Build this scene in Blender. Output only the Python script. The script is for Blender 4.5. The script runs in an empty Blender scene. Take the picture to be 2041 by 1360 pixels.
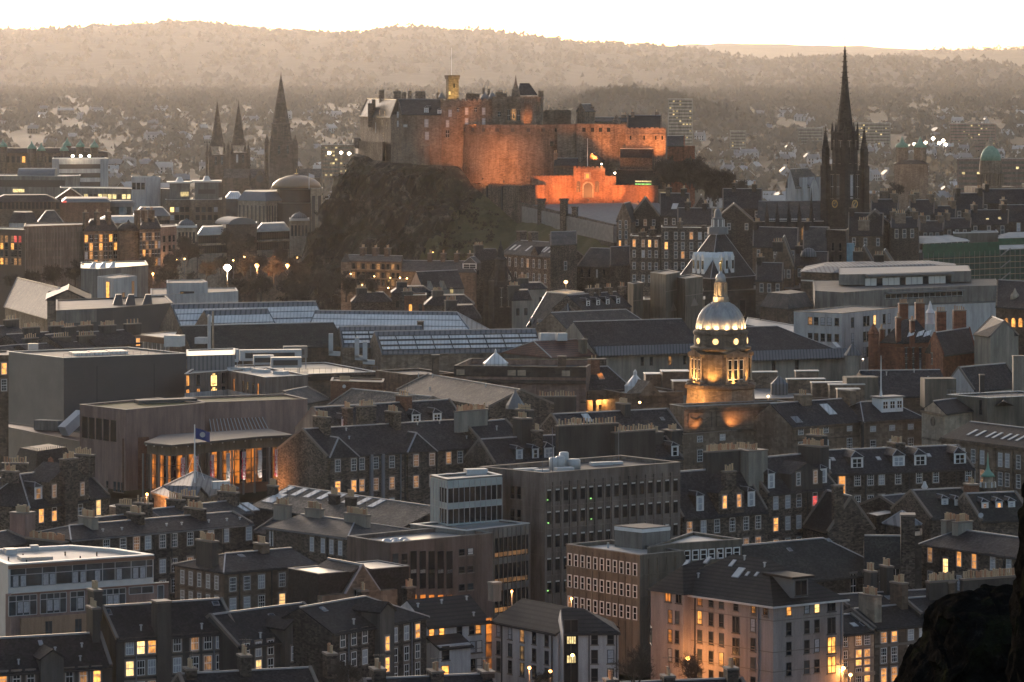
import bpy,bmesh,math,random
from math import sin,cos,pi,radians,sqrt,atan2
from mathutils import Vector,Matrix,noise
# ---------------------------------------------------------------- camera, sky, sun, exposure
SC = bpy.context.scene
COL = SC.collection
FOC,CX,YH,ZC = 7750.0,1020.5,150.0,160.0      # focal length in photo pixels, principal column, horizon row, camera height
cam_d = bpy.data.cameras.new('camera')
cam = bpy.data.objects.new('camera',cam_d)
COL.objects.link(cam)
cam.location = (0,0,ZC)
cam.rotation_euler = (radians(90),0,0)
cam_d.sensor_fit = 'HORIZONTAL'
cam_d.sensor_width = 36.0
cam_d.lens = 36.0 * FOC / 2041.0
cam_d.shift_y = -(680.0 - YH) / 2041.0
cam_d.clip_start = 1.0
cam_d.clip_end = 60000.0
SC.camera = cam
SUN_EL,SUN_AZ = radians(7),radians(-17)          # low sun beyond the hill, towards the west; azimuth from +Y, negative = towards -X
wd = bpy.data.worlds.new('World')
SC.world = wd
wd.use_nodes = True
nt = wd.node_tree
nt.nodes.clear()
sky = nt.nodes.new('ShaderNodeTexSky')
sky.sky_type = 'NISHITA'
sky.sun_disc = False
sky.sun_elevation = SUN_EL
sky.sun_rotation = SUN_AZ
sky.altitude = 100
sky.air_density = 0.8
sky.dust_density = 1.5
sky.ozone_density = 0.8
bg = nt.nodes.new('ShaderNodeBackground')
bg.inputs[1].default_value = 0.15
wo = nt.nodes.new('ShaderNodeOutputWorld')
nt.links.new(sky.outputs[0],bg.inputs[0])
nt.links.new(bg.outputs[0],wo.inputs[0])
sl = bpy.data.lights.new('sun','SUN')
sl.energy = 2.0
sl.angle = radians(10)
sl.color = (1.0,0.87,0.75)
so = bpy.data.objects.new('sun',sl)
COL.objects.link(so)
sd = Vector((sin(SUN_AZ) * cos(SUN_EL),cos(SUN_AZ) * cos(SUN_EL),sin(SUN_EL)))
so.rotation_euler = sd.to_track_quat('Z','Y').to_euler()
so.location = (-300,900,400)
SC.view_settings.view_transform = 'Standard'
SC.view_settings.look = 'None'
SC.view_settings.gamma = 1.0
SC.view_settings.use_curve_mapping = False
SC.view_settings.exposure = 1.08
SC.view_settings.use_white_balance = True
SC.view_settings.white_balance_temperature = 6750
SC.view_settings.white_balance_tint = 15
try:
 SC.cycles.volume_bounces = 0
 SC.cycles.max_bounces = 6
except Exception:
 pass
RND = random.Random(7)
# ---------------------------------------------------------------- pixel <-> place helpers
def X3(px,py,d):
 return Vector(((px - CX) / FOC * d,d,ZC - (py - YH) / FOC * d))
def XZ(px,py,z):                                   # point of a pixel on the level plane z
 return X3(px,py,(ZC - z) * FOC / (py - YH))
def XD(px,d):
 return Vector(((px - CX) / FOC * d,d))
def ZD(py,d):
 return ZC - (py - YH) / FOC * d
def V2(p):
 return Vector((p[0],p[1]))
# ---------------------------------------------------------------- materials
MATS = {}
def srgb(c):
 return tuple((x / 255.0 / 12.92) if x <= 10 else ((x / 255.0 + 0.055) / 1.055) ** 2.4 for x in c)
class NT:
 def __init__(s,name):
  s.m = bpy.data.materials.new(name)
  s.m.use_nodes = True
  s.t = s.m.node_tree
  s.t.nodes.clear()
  s.out = s.t.nodes.new('ShaderNodeOutputMaterial')
  s.b = s.t.nodes.new('ShaderNodeBsdfPrincipled')
  s.t.links.new(s.b.outputs[0],s.out.inputs[0])
  s.tc = s.t.nodes.new('ShaderNodeTexCoord')
  MATS[name] = s.m
 def n(s,typ,**kw):
  o = s.t.nodes.new(typ)
  for k,v in kw.items():
   setattr(o,k,v)
  return o
 def l(s,a,b):
  s.t.links.new(a,b)
 def mapped(s,sc):
  mp = s.n('ShaderNodeMapping')
  mp.inputs['Scale'].default_value = sc
  s.l(s.tc.outputs['Object'],mp.inputs[0])
  return mp.outputs[0]
 def noise(s,sc,det=4,rough=0.6,vec=(1,1,1)):
  o = s.n('ShaderNodeTexNoise')
  o.inputs['Scale'].default_value = sc
  o.inputs['Detail'].default_value = det
  o.inputs['Roughness'].default_value = rough
  s.l(s.mapped(vec),o.inputs['Vector'])
  return o.outputs[0]
 def ramp(s,fac,stops):
  r = s.n('ShaderNodeValToRGB')
  e = r.color_ramp.elements
  while len(e) < len(stops):
   e.new(0.5)
  for i,(p,c) in enumerate(stops):
   e[i].position = p
   e[i].color = (c[0],c[1],c[2],1)
  s.l(fac,r.inputs[0])
  return r.outputs[0]
 def mix(s,fac,a,b,blend='MIX'):
  x = s.n('ShaderNodeMix',data_type='RGBA',blend_type=blend)
  for k,v in ((0,fac),(6,a),(7,b)):
   if hasattr(v,'is_output'):
    s.l(v,x.inputs[k])
   else:
    x.inputs[k].default_value = v if k == 0 else (v[0],v[1],v[2],1)
  return x.outputs[2]
 def set(s,col,rough=0.85,spec=0.3,metal=0.0):
  if hasattr(col,'is_output'):
   s.l(col,s.b.inputs['Base Color'])
  else:
   s.b.inputs['Base Color'].default_value = (col[0],col[1],col[2],1)
  s.b.inputs['Roughness'].default_value = rough
  s.b.inputs['Specular IOR Level'].default_value = spec
  s.b.inputs['Metallic'].default_value = metal
  return s.m
def sc3(c,k):
 return (c[0] * k,c[1] * k,c[2] * k)
def mat_stone(name,c,cell=1.7,var=0.5,stain=0.5,tint=None):
 s = NT(name)
 v = s.n('ShaderNodeTexVoronoi')
 v.inputs['Scale'].default_value = cell
 s.l(s.mapped((1,1,1.9)),v.inputs['Vector'])
 sep = s.n('ShaderNodeSeparateColor')
 s.l(v.outputs['Color'],sep.inputs[0])
 t = tint or c
 a = s.ramp(sep.outputs[0],[(0.0,sc3(c,1 - var)),(0.55,c),(1.0,sc3(t,1 + var * 0.9))])
 st = s.ramp(s.noise(0.16,6,0.7,(1,1,0.6)),[(0.32,(1 - stain,) * 3),(0.62,(1.05,1.05,1.05))])
 c2 = s.mix(1.0,a,st,'MULTIPLY')
 run = s.ramp(s.noise(1.0,4,0.7,(0.9,0.9,0.07)),[(0.38,(0.62,0.6,0.6)),(0.6,(1.05,1.05,1.05))])
 m = s.set(s.mix(0.7,c2,run,'MULTIPLY'),0.9,0.2)
 bp = s.n('ShaderNodeBump')
 bp.inputs['Strength'].default_value = 0.5
 bp.inputs['Distance'].default_value = 0.06
 s.l(v.outputs['Distance'],bp.inputs['Height'])
 s.l(bp.outputs[0],s.b.inputs['Normal'])
 return m
def mat_harl(name,c,stain=0.25,sc=0.35):
 stain *= 1.5
 s = NT(name)
 a = s.ramp(s.noise(sc,6,0.65,(1,1,0.35)),[(0.3,sc3(c,1 - stain)),(0.65,sc3(c,1.06))])
 g = s.ramp(s.noise(9,2,0.5),[(0.35,(0.9,) * 3),(0.65,(1.06,) * 3)])
 run = s.ramp(s.noise(0.9,4,0.7,(1,1,0.06)),[(0.36,(1 - stain * 0.9,) * 3),(0.58,(1.03,) * 3)])
 return s.set(s.mix(0.8,s.mix(1.0,a,g,'MULTIPLY'),run,'MULTIPLY'),0.9,0.2)
def mat_slate(name,c,var=0.6,rough=0.72,course=0.0,spec=0.16):
 s = NT(name)
 v = s.n('ShaderNodeTexVoronoi')
 v.inputs['Scale'].default_value = 3.2
 s.l(s.mapped((1,1,1.3)),v.inputs['Vector'])
 sep = s.n('ShaderNodeSeparateColor')
 s.l(v.outputs['Color'],sep.inputs[0])
 a = s.ramp(sep.outputs[1],[(0.0,sc3(c,1 - var)),(0.6,c),(1.0,sc3(c,1 + var))])
 pt = s.ramp(s.noise(0.3,6,0.7),[(0.3,(0.55,0.55,0.57)),(0.5,(1,1,1)),(0.7,(1.7,1.62,1.45))])
 col = s.mix(1.0,a,pt,'MULTIPLY')
 if course:
  w = s.n('ShaderNodeTexWave',wave_type='BANDS',bands_direction='Z')
  w.inputs['Scale'].default_value = 0.314 / course
  s.l(s.tc.outputs['Object'],w.inputs['Vector'])
  col = s.mix(1.0,col,s.ramp(w.outputs['Fac'],[(0.1,(0.45,) * 3),(0.5,(1.15,) * 3)]),'MULTIPLY')
 return s.set(col,rough,spec)
def mat_plain(name,c,rough=0.6,metal=0.0,var=0.12,spec=0.4,sc=0.6):
 s = NT(name)
 return s.set(s.ramp(s.noise(sc,5,0.65),[(0.3,sc3(c,1 - var)),(0.7,sc3(c,1 + var))]),rough,spec,metal)
def mat_emit(name,c,e,lo=0.35,sc=1.6):
 s = NT(name)
 oi = s.n('ShaderNodeObjectInfo')
 nz = s.n('ShaderNodeTexNoise',noise_dimensions='4D')
 nz.inputs['Scale'].default_value = sc
 mu = s.n('ShaderNodeMath',operation='MULTIPLY')
 mu.inputs[1].default_value = 90.0
 s.l(oi.outputs['Random'],mu.inputs[0])
 s.l(mu.outputs[0],nz.inputs['W'])
 s.l(s.tc.outputs['Object'],nz.inputs['Vector'])
 f = s.ramp(nz.outputs[0],[(0.38,sc3(c,lo)),(0.58,c)])
 st = s.n('ShaderNodeMath',operation='MULTIPLY_ADD')
 st.inputs[1].default_value = e * 1.1
 st.inputs[2].default_value = e * 0.45
 s.l(oi.outputs['Random'],st.inputs[0])
 s.l(st.outputs[0],s.b.inputs['Emission Strength'])
 s.set((0.1,0.08,0.06),0.3)
 s.l(f,s.b.inputs['Emission Color'])
 return s.m
mat_stone('rubble',(0.118,0.094,0.076),2.3,0.65)
mat_stone('rubble_dark',(0.070,0.058,0.050),2.3,0.65)
mat_stone('sandstone',(0.20,0.150,0.112),1.1,0.28,0.5)
mat_stone('sandstone_brown',(0.13,0.094,0.070),1.1,0.3,0.5)
mat_stone('sandstone_pale',(0.36,0.29,0.22),1.0,0.2,0.35)
mat_stone('red_sandstone',(0.20,0.075,0.045),1.0,0.3,0.45)
mat_stone('sooty_stone',(0.050,0.042,0.038),0.9,0.35,0.5)
mat_stone('castle_stone',(0.20,0.150,0.115),1.3,0.3,0.5)
mat_stone('pink_stone',(0.22,0.145,0.118),1.0,0.2,0.3)
mat_stone('gate_stone',(0.25,0.13,0.085),1.6,0.25,0.35)
mat_stone('brick_brown',(0.17,0.085,0.055),2.2,0.25,0.3)
mat_stone('cathedral_stone',(0.10,0.075,0.06),0.5,0.3,0.4)
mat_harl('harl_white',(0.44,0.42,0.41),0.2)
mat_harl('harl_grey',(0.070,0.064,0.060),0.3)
mat_harl('harl_rose',(0.30,0.255,0.238),0.2)
mat_harl('harl_cream',(0.26,0.235,0.20),0.25)
mat_harl('harl_peach',(0.34,0.215,0.14),0.2)
mat_harl('harl_pink',(0.26,0.175,0.15),0.25)
mat_harl('concrete',(0.205,0.165,0.143),0.35)
mat_harl('concrete_grey',(0.20,0.185,0.168),0.3)
mat_harl('concrete_olive',(0.15,0.132,0.108),0.3)
mat_harl('concrete_rose',(0.165,0.118,0.10),0.3)
mat_harl('stair_harl',(0.10,0.093,0.088),0.3)
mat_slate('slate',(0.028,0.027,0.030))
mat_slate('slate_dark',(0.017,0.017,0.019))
mat_slate('slate_brown',(0.085,0.073,0.064),0.5)
mat_slate('slate_grey',(0.058,0.054,0.053),0.3)
mat_slate('tile_dark',(0.020,0.018,0.018),0.2,0.7,0.42,0.25)
mat_slate('tile_red',(0.075,0.030,0.024),0.25,0.6,0.42)
mat_slate('slate_church',(0.026,0.028,0.027),0.45,0.75)
def mat_seam(name,c,step,rough=0.65,metal=0.0,dark=0.45,axis='X'):
 s = NT(name)
 w = s.n('ShaderNodeTexWave',wave_type='BANDS',bands_direction=axis)
 w.inputs['Scale'].default_value = 0.314 / step
 s.l(s.tc.outputs['Object'],w.inputs['Vector'])
 f = s.ramp(w.outputs['Fac'],[(0.15,(dark,) * 3),(0.35,(1,) * 3)])
 a = s.ramp(s.noise(0.3,5,0.6),[(0.3,sc3(c,0.8)),(0.7,sc3(c,1.15))])
 return s.set(s.mix(1.0,a,f,'MULTIPLY'),rough,0.5,metal)
mat_seam('lead_seam',(0.11,0.112,0.118),0.8)
mat_seam('zinc_seam',(0.13,0.132,0.138),1.3)
mat_seam('roof_glass',(0.58,0.56,0.54),0.9,0.5,0.0,0.75)
mat_plain('pale_glass',(0.30,0.345,0.34),0.3,0,0.12,0.5,0.3)
mat_seam('glass_seam_dark',(0.14,0.145,0.155),0.9,0.3,0.0,0.5)
mat_plain('lead',(0.13,0.13,0.134),0.6)
mat_plain('flashing',(0.25,0.25,0.265),0.4)
mat_plain('coping_pale',(0.50,0.47,0.44),0.5)
mat_plain('white_paint',(0.60,0.59,0.58),0.5)
mat_plain('sill_stone',(0.16,0.13,0.108),0.8)
mat_plain('dark_frame',(0.045,0.040,0.038),0.6)
mat_plain('steel_grey',(0.33,0.34,0.35),0.4)
mat_plain('plant_white',(0.40,0.40,0.40),0.5)
mat_plain('pipe_dark',(0.022,0.022,0.024),0.6)
mat_plain('pipe_grey',(0.15,0.15,0.165),0.5)
mat_plain('flat_roof',(0.062,0.058,0.055),0.75,0,0.4,0.35,0.25)
mat_plain('flat_roof_pale',(0.34,0.315,0.285),0.6,0,0.3,0.5,0.25)
mat_plain('flat_roof_wet',(0.25,0.24,0.235),0.3,0,0.4,0.5,0.2)
mat_plain('moss_roof',(0.11,0.095,0.035),0.9,0,0.35,0.2,0.4)
mat_plain('cladding_grey',(0.155,0.142,0.128),0.6,0,0.18,0.35,0.12)
mat_plain('cladding_dark',(0.055,0.052,0.053),0.55,0,0.1,0.35,0.2)
mat_plain('terracotta',(0.36,0.20,0.12),0.8,0,0.3,0.2,1.3)
mat_plain('buff_pot',(0.42,0.31,0.20),0.8,0,0.3,0.2,1.3)
mat_plain('copper_green',(0.13,0.25,0.185),0.7,0,0.25)
mat_plain('gold',(0.75,0.50,0.16),0.35,0.8,0.1)
mat_plain('brown_glazed',(0.06,0.042,0.034),0.4)
mat_plain('purlin_brown',(0.16,0.08,0.05),0.6)
mat_plain('net_green',(0.018,0.075,0.042),0.85,0,0.35)
mat_plain('net_dark',(0.018,0.045,0.032),0.9,0,0.5)
mat_plain('sheet_blue',(0.16,0.29,0.36),0.8,0,0.3)
mat_plain('plank',(0.30,0.22,0.15),0.8,0,0.3)
mat_plain('scaffold_tube',(0.22,0.22,0.21),0.5,0.3)
mat_plain('flag_blue',(0.035,0.05,0.16),0.8)
mat_plain('flag_white',(0.55,0.5,0.5),0.8)
mat_plain('flag_red',(0.45,0.08,0.08),0.8)
mat_plain('banner_red',(0.36,0.045,0.07),0.8)
mat_plain('banner_grey',(0.36,0.38,0.37),0.8)
mat_plain('asphalt',(0.05,0.047,0.045),0.85,0,0.3)
mat_plain('paving',(0.17,0.155,0.145),0.8,0,0.25)
mat_plain('curtain',(0.30,0.31,0.33),0.8,0,0.35,0.2,3.0)
mat_plain('blind',(0.50,0.47,0.44),0.7,0,0.1)
mat_plain('bark',(0.055,0.042,0.033),0.9)
mat_plain('bark_far',(0.075,0.055,0.042),0.9)
mat_plain('bronze',(0.04,0.034,0.028),0.6)
g = NT('glass'); g.set((0.012,0.014,0.017),0.12,0.5)
g = NT('glass_blue'); g.set(g.ramp(g.noise(0.35,4,0.6),[(0.35,(0.02,0.026,0.03)),(0.65,(0.06,0.075,0.085))]),0.1,0.6)
mat_emit('lit_warm',(1.0,0.40,0.08),0.85)
mat_emit('lit_bright',(1.0,0.58,0.20),1.5,0.55)
mat_emit('lit_dim',(1.0,0.46,0.14),0.2,0.2)
mat_emit('lit_amber',(1.0,0.30,0.035),0.34,0.12,0.9)
mat_emit('lit_yellow',(1.0,0.78,0.34),0.6,0.4)
mat_emit('lit_red',(1.0,0.10,0.08),0.5)
mat_emit('lit_green',(0.35,1.0,0.25),0.8)
mat_emit('bulb_warm',(1.0,0.55,0.16),9.0,1.0)
mat_emit('bulb_orange',(1.0,0.30,0.05),8.0,1.0)
mat_emit('bulb_white',(1.0,0.85,0.62),9.0,1.0)
def M(n):
 return MATS[n]
PANES = {'d': 'glass','l': 'lit_warm','b': 'lit_bright','m': 'lit_dim','w': 'curtain','p': 'blind','y': 'lit_yellow','r': 'lit_red','o': 'lit_amber','g': 'glass_blue','k': 'sill_stone'}
# ---------------------------------------------------------------- object helpers
ORG = {}
def tag(o,label=None,cat=None,group=None,kind=None):
 if label: o['label'] = label
 if cat: o['category'] = cat
 if group: o['group'] = group
 if kind: o['kind'] = kind
 return o
def thing(name,label,cat,loc,group=None):
 o = bpy.data.objects.new(name,None)
 COL.objects.link(o)
 o.location = loc
 o.empty_display_size = 0.5
 ORG[o.name] = Vector(loc)
 return tag(o,label,cat,group)
def org(o):
 return ORG.get(o.name,Vector((0,0,0)))
def place(name,me,parent,pos,rz=0.0,scale=None):
 o = bpy.data.objects.new(name,me)
 COL.objects.link(o)
 p = Vector(pos)
 if parent is not None:
  o.parent = parent
  p = p - org(parent)
 o.location = p
 o.rotation_euler = (0,0,rz)
 if scale: o.scale = scale
 ORG[o.name] = Vector(pos)
 return o
class MB:
 def __init__(s):
  s.v,s.f,s.i,s.mats,s.mi = [],[],[],[],0
 def m(s,name):
  if name not in s.mats: s.mats.append(name)
  s.mi = s.mats.index(name)
  return s
 def add(s,vs,fs):
  b = len(s.v)
  s.v += [tuple(v) for v in vs]
  for f in fs:
   s.f.append(tuple(b + k for k in f)); s.i.append(s.mi)
  return s
 def poly(s,pts):
  return s.add(pts,[tuple(range(len(pts)))])
 def hexa(s,a,b):                               # two loops of 4
  return s.loft([a,b])
 def loft(s,loops,cap=True,close=True):
  n = len(loops[0]); vs = [p for L in loops for p in L]; fs = []
  for k in range(len(loops) - 1):
   for j in range(n if close else n - 1):
    q = (j + 1) % n
    fs.append((k * n + j,k * n + q,(k + 1) * n + q,(k + 1) * n + j))
  if cap:
   fs.append(tuple(reversed(range(n)))); fs.append(tuple(range((len(loops) - 1) * n,len(loops) * n)))
  return s.add(vs,fs)
 def prism(s,pts,z0,z1):
  pts = ccw(pts)
  return s.loft([[(p[0],p[1],z0) for p in pts],[(p[0],p[1],z1) for p in pts]])
 def box(s,c,u,sx,sy,z0,z1):                # centre xy, unit dir u, half sizes
  n = Vector((-u[1],u[0])); c = V2(c); u = V2(u)
  return s.prism([c - u * sx - n * sy,c + u * sx - n * sy,c + u * sx + n * sy,c - u * sx + n * sy],z0,z1)
 def beam(s,a,b,r,r2=None):                   # square bar between two 3d points
  a,b = Vector(a),Vector(b); d = b - a
  if d.length < 1e-6: return s
  d.normalize()
  up = Vector((0,0,1)) if abs(d.z) < 0.95 else Vector((1,0,0))
  x = d.cross(up).normalized(); y = x.cross(d); r2 = r if r2 is None else r2
  return s.loft([[a + (x * i + y * j) * r for i,j in ((-1,-1),(-1,1),(1,1),(1,-1))],[b + (x * i + y * j) * r2 for i,j in ((-1,-1),(-1,1),(1,1),(1,-1))]])
 def lathe(s,c,prof,n=16,a0=0.0,a1=2 * pi):  # prof: (r, z); c: xy
  full = a1 - a0 > 6.28
  k = n if full else n + 1
  loops = [[(c[0] + r * cos(a0 + (a1 - a0) * j / n),c[1] + r * sin(a0 + (a1 - a0) * j / n),z) for j in range(k)] for r,z in prof]
  return s.loft(loops,True,True)
 def slab(s,outline,back):                      # outline of 3d points in a plane, pushed back by vector
  n = len(outline); o2 = [Vector(p) + back for p in outline]
  s.add([Vector(p) for p in outline] + o2,[tuple(range(n)),tuple(reversed(range(n,2 * n)))] + [(j,n + j,n + (j + 1) % n,(j + 1) % n) for j in range(n)])
  return s
 def mesh(s,name,o=(0,0,0),smooth=False,fix=True):
  me = bpy.data.meshes.new(name)
  me.from_pydata([(v[0] - o[0],v[1] - o[1],v[2] - o[2]) for v in s.v],[],s.f)
  for k in s.mats: me.materials.append(MATS[k])
  me.polygons.foreach_set('material_index',s.i)
  if fix:
   bm = bmesh.new(); bm.from_mesh(me)
   bmesh.ops.recalc_face_normals(bm,faces=bm.faces)
   bm.to_mesh(me); bm.free()
  if smooth: me.shade_smooth()
  me.update()
  return me
 def build(s,name,parent=None,smooth=False,fix=True):
  if not s.f: return None
  o = org(parent) if parent is not None else Vector((0,0,0))
  ob = bpy.data.objects.new(name,s.mesh(name,o,smooth,fix))
  COL.objects.link(ob)
  if parent is not None: ob.parent = parent
  ORG[ob.name] = o
  return ob
 def solo(s,name,label,cat,group=None,kind=None,smooth=False,org_at=None):   # a thing that is one mesh
  o = Vector(org_at) if org_at is not None else sum((Vector(v) for v in s.v),Vector()) / max(1,len(s.v))
  ob = bpy.data.objects.new(name,s.mesh(name,o,smooth))
  ob.location = o
  COL.objects.link(ob); ORG[ob.name] = o
  return tag(ob,label,cat,group,kind)
def ccw(pts):
 a = sum(pts[k][0] * pts[(k + 1) % len(pts)][1] - pts[(k + 1) % len(pts)][0] * pts[k][1] for k in range(len(pts)))
 return pts if a > 0 else list(reversed(pts))
# ---------------------------------------------------------------- windows (shared meshes, local: x across, y inward, z up, origin at centre of the opening)
WCACHE = {}
def wbox(b,x0,x1,y0,y1,z0,z1):
 b.loft([[(x0,y0,z0),(x1,y0,z0),(x1,y1,z0),(x0,y1,z0)],[(x0,y0,z1),(x1,y0,z1),(x1,y1,z1),(x0,y1,z1)]])
def win_mesh(style,w,h):
 key = (style,round(w,1),round(h,1))
 if key in WCACHE: return WCACHE[key]
 w,h = max(key[1],0.3),max(key[2],0.3)
 b = MB(); hw,hh = w / 2,h / 2
 fr = {'sash': 'white_paint','sash2': 'white_paint','plain': 'dark_frame','white': 'white_paint','twin': 'dark_frame','stone': 'sill_stone','none': 'dark_frame','arch': 'sill_stone'}[style]
 b.m(fr); t = 0.075 if style != 'none' else 0.04
 if style == 'white': t = 0.15
 wbox(b,-hw,-hw + t,-0.07,0.0,-hh,hh); wbox(b,hw - t,hw,-0.07,0.0,-hh,hh)
 wbox(b,-hw + t,hw - t,-0.07,0.0,hh - t,hh); wbox(b,-hw + t,hw - t,-0.07,0.0,-hh,-hh + t)
 if style in ('sash','sash2'):
  wbox(b,-hw + t,hw - t,-0.065,0.0,-0.06,0.06)
  for x in ((-w / 6,w / 6) if w > 1.0 or style == 'sash' else (0,)):
   wbox(b,x - 0.022,x + 0.022,-0.055,0.0,-hh + t,hh - t)
  if style == 'sash':
   for z in (-h * 0.22,h * 0.22): wbox(b,-hw + t,hw - t,-0.05,0.0,z - 0.022,z + 0.022)
  b.m('sill_stone'); wbox(b,-hw - 0.15,hw + 0.15,-0.16,0.0,-hh - 0.18,-hh - 0.003)
  wbox(b,-hw - 0.2,hw + 0.2,-0.03,0.0,hh + 0.003,hh + 0.26)
  wbox(b,-hw - 0.2,-hw - 0.003,-0.028,0.0,-hh,hh); wbox(b,hw + 0.003,hw + 0.2,-0.028,0.0,-hh,hh)
 elif style == 'twin':
  wbox(b,-0.05,0.05,-0.06,0.0,-hh + t,hh - t)
  wbox(b,-hw - 0.12,hw + 0.12,-0.14,0.0,-hh - 0.14,-hh - 0.003)
 elif style == 'plain':
  wbox(b,-hw + t,hw - t,-0.06,0.0,-h * 0.16,-h * 0.16 + 0.07)
  b.m('sill_stone'); wbox(b,-hw - 0.12,hw + 0.12,-0.14,0.0,-hh - 0.14,-hh - 0.003)
 elif style == 'white':
  wbox(b,-hw + t,hw - t,-0.06,0.0,-0.05,0.05);
  if w > 1.3: wbox(b,-0.06,0.06,-0.062,0.0,-hh + t,hh - t)
 elif style == 'stone':
  b.m('sill_stone'); wbox(b,-hw - 0.2,hw + 0.2,-0.18,0.0,-hh - 0.2,-hh - 0.003); wbox(b,-hw - 0.2,hw + 0.2,-0.2,0.0,hh + 0.003,hh + 0.25)
  b.m('white_paint'); wbox(b,-hw + t,hw - t,-0.05,0.0,-0.05,0.05); wbox(b,-0.03,0.03,-0.045,0,-hh + t,hh - t)
 me = b.mesh('window')
 panes = {}
 WCACHE[key] = (me,panes,w,h)
 return WCACHE[key]
def pane_mesh(entry,kind):
 me,panes,w,h = entry
 if kind not in panes:
  b = MB(); b.m(PANES[kind]); t = 0.04
  wbox(b,-w / 2 + t,w / 2 - t,-0.03,0.004,-h / 2 + t,h / 2 - t)
  panes[kind] = b.mesh('pane')
 return panes[kind]
def window(parent,pos,rz,style='sash',w=1.1,h=2.0,pane='d',sub=True):
 e = win_mesh(style,w,h)
 if pane == 'd' and style in ('sash','sash2','plain','stone'):
  pane = RND.choice('dddddddggwk' if style == 'sash' else 'ddddddddgw')
  if pane == 'k': pane = 'p' if RND.random() < 0.4 else 'm'
 if sub:
  o = place('window',e[0],parent,pos,rz)
  place('pane',pane_mesh(e,pane),o,pos,0.0)
  return o
 k = ('one',style,round(w,1),round(h,1),pane)
 if k not in WCACHE:
  b = MB()
  for me in (e[0],pane_mesh(e,pane)):
   vs = [v.co.copy() for v in me.vertices]
   base = len(b.v); b.v += [tuple(v) for v in vs]
   for p in me.polygons:
    b.m(me.materials[p.material_index].name); b.f.append(tuple(base + q for q in p.vertices)); b.i.append(b.mi)
  WCACHE[k] = b.mesh('window')
 return place('window',WCACHE[k],parent,pos,rz)
class Fac:
 """one wall face: from plan point A to B, left to right as seen from in front of it"""
 def __init__(s,root,A,B,z0,z1):
  s.root,s.A,s.B,s.z0,s.z1 = root,V2(A),V2(B),z0,z1
  s.u = (s.B - s.A); s.L = s.u.length; s.u.normalize()
  s.n = Vector((s.u.y,-s.u.x)); s.rz = atan2(s.u.y,s.u.x)
 def t(s,px):
  k = (px - CX) / FOC
  den = s.u.x - k * s.u.y
  return (k * s.A.y - s.A.x) / den if abs(den) > 1e-6 else 0.0
 def z(s,px,py):
  return ZD(py,s.A.y + s.u.y * s.t(px))
 def p(s,t,z,out=0.0):
  q = s.A + s.u * t + s.n * out
  return Vector((q.x,q.y,z))
 def win(s,px,z,w=1.1,h=2.0,pane='d',style='sash',sub=True):
  if pane == '.': return
  return window(s.root,s.p(s.t(px),z),s.rz,style,w,h,pane,sub)
 def rows(s,cols,rows,w=1.1,h=2.0,style='sash',sub=True):
  """cols: photo columns; rows: (column, row in the photo of one window centre, 'dlb..' per column[, h])"""
  for r in rows:
   z = s.z(r[0],r[1])
   for px,ch in zip(cols,r[2]):
    s.win(px,z,w,r[3] if len(r) > 3 else h,ch,style,sub)
 def band(s,name,mat,z0,z1,out=0.12,t0=0.0,t1=None,parent=None):
  t1 = s.L if t1 is None else t1
  b = MB().m(mat)
  b.prism([V2(s.p(t0,0,0.0)),V2(s.p(t1,0,0.0)),V2(s.p(t1,0,out)),V2(s.p(t0,0,out))],z0,z1)
  return b.build(name,parent or s.root)
 def grid(s,name,mat,ts,zs,r=0.06,out=0.05,z0=None,z1=None,t0=0,t1=None):
  """mullions at ts and transoms at zs as one part"""
  b = MB().m(mat); z0 = s.z0 if z0 is None else z0; z1 = s.z1 if z1 is None else z1; t1 = s.L if t1 is None else t1
  for t in ts: b.prism([V2(s.p(t - r,0,0)),V2(s.p(t + r,0,0)),V2(s.p(t + r,0,out)),V2(s.p(t - r,0,out))],z0,z1)
  for z in zs: b.prism([V2(s.p(t0,0,0)),V2(s.p(t1,0,0)),V2(s.p(t1,0,out + 0.01)),V2(s.p(t0,0,out + 0.01))],z - r,z + r)
  return b.build(name,s.root)
 def pipe(s,px,mat='pipe_dark',r=0.07,z0=None,z1=None):
  t = s.t(px); b = MB().m(mat)
  b.box(s.A + s.u * t + s.n * (r + 0.02),s.u,r,r,s.z0 if z0 is None else z0,s.z1 if z1 is None else z1)
  return b.build('drainpipe',s.root)
POTS = {}
def pot_mesh(mat):
 if mat not in POTS:
  b = MB().m(mat)
  b.lathe((0,0),[(0.17,0),(0.15,0.12),(0.135,0.85),(0.18,0.88),(0.18,0.98),(0.10,0.98)],7)
  POTS[mat] = b.mesh('chimney_pot',smooth=False)
 return POTS[mat]
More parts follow.
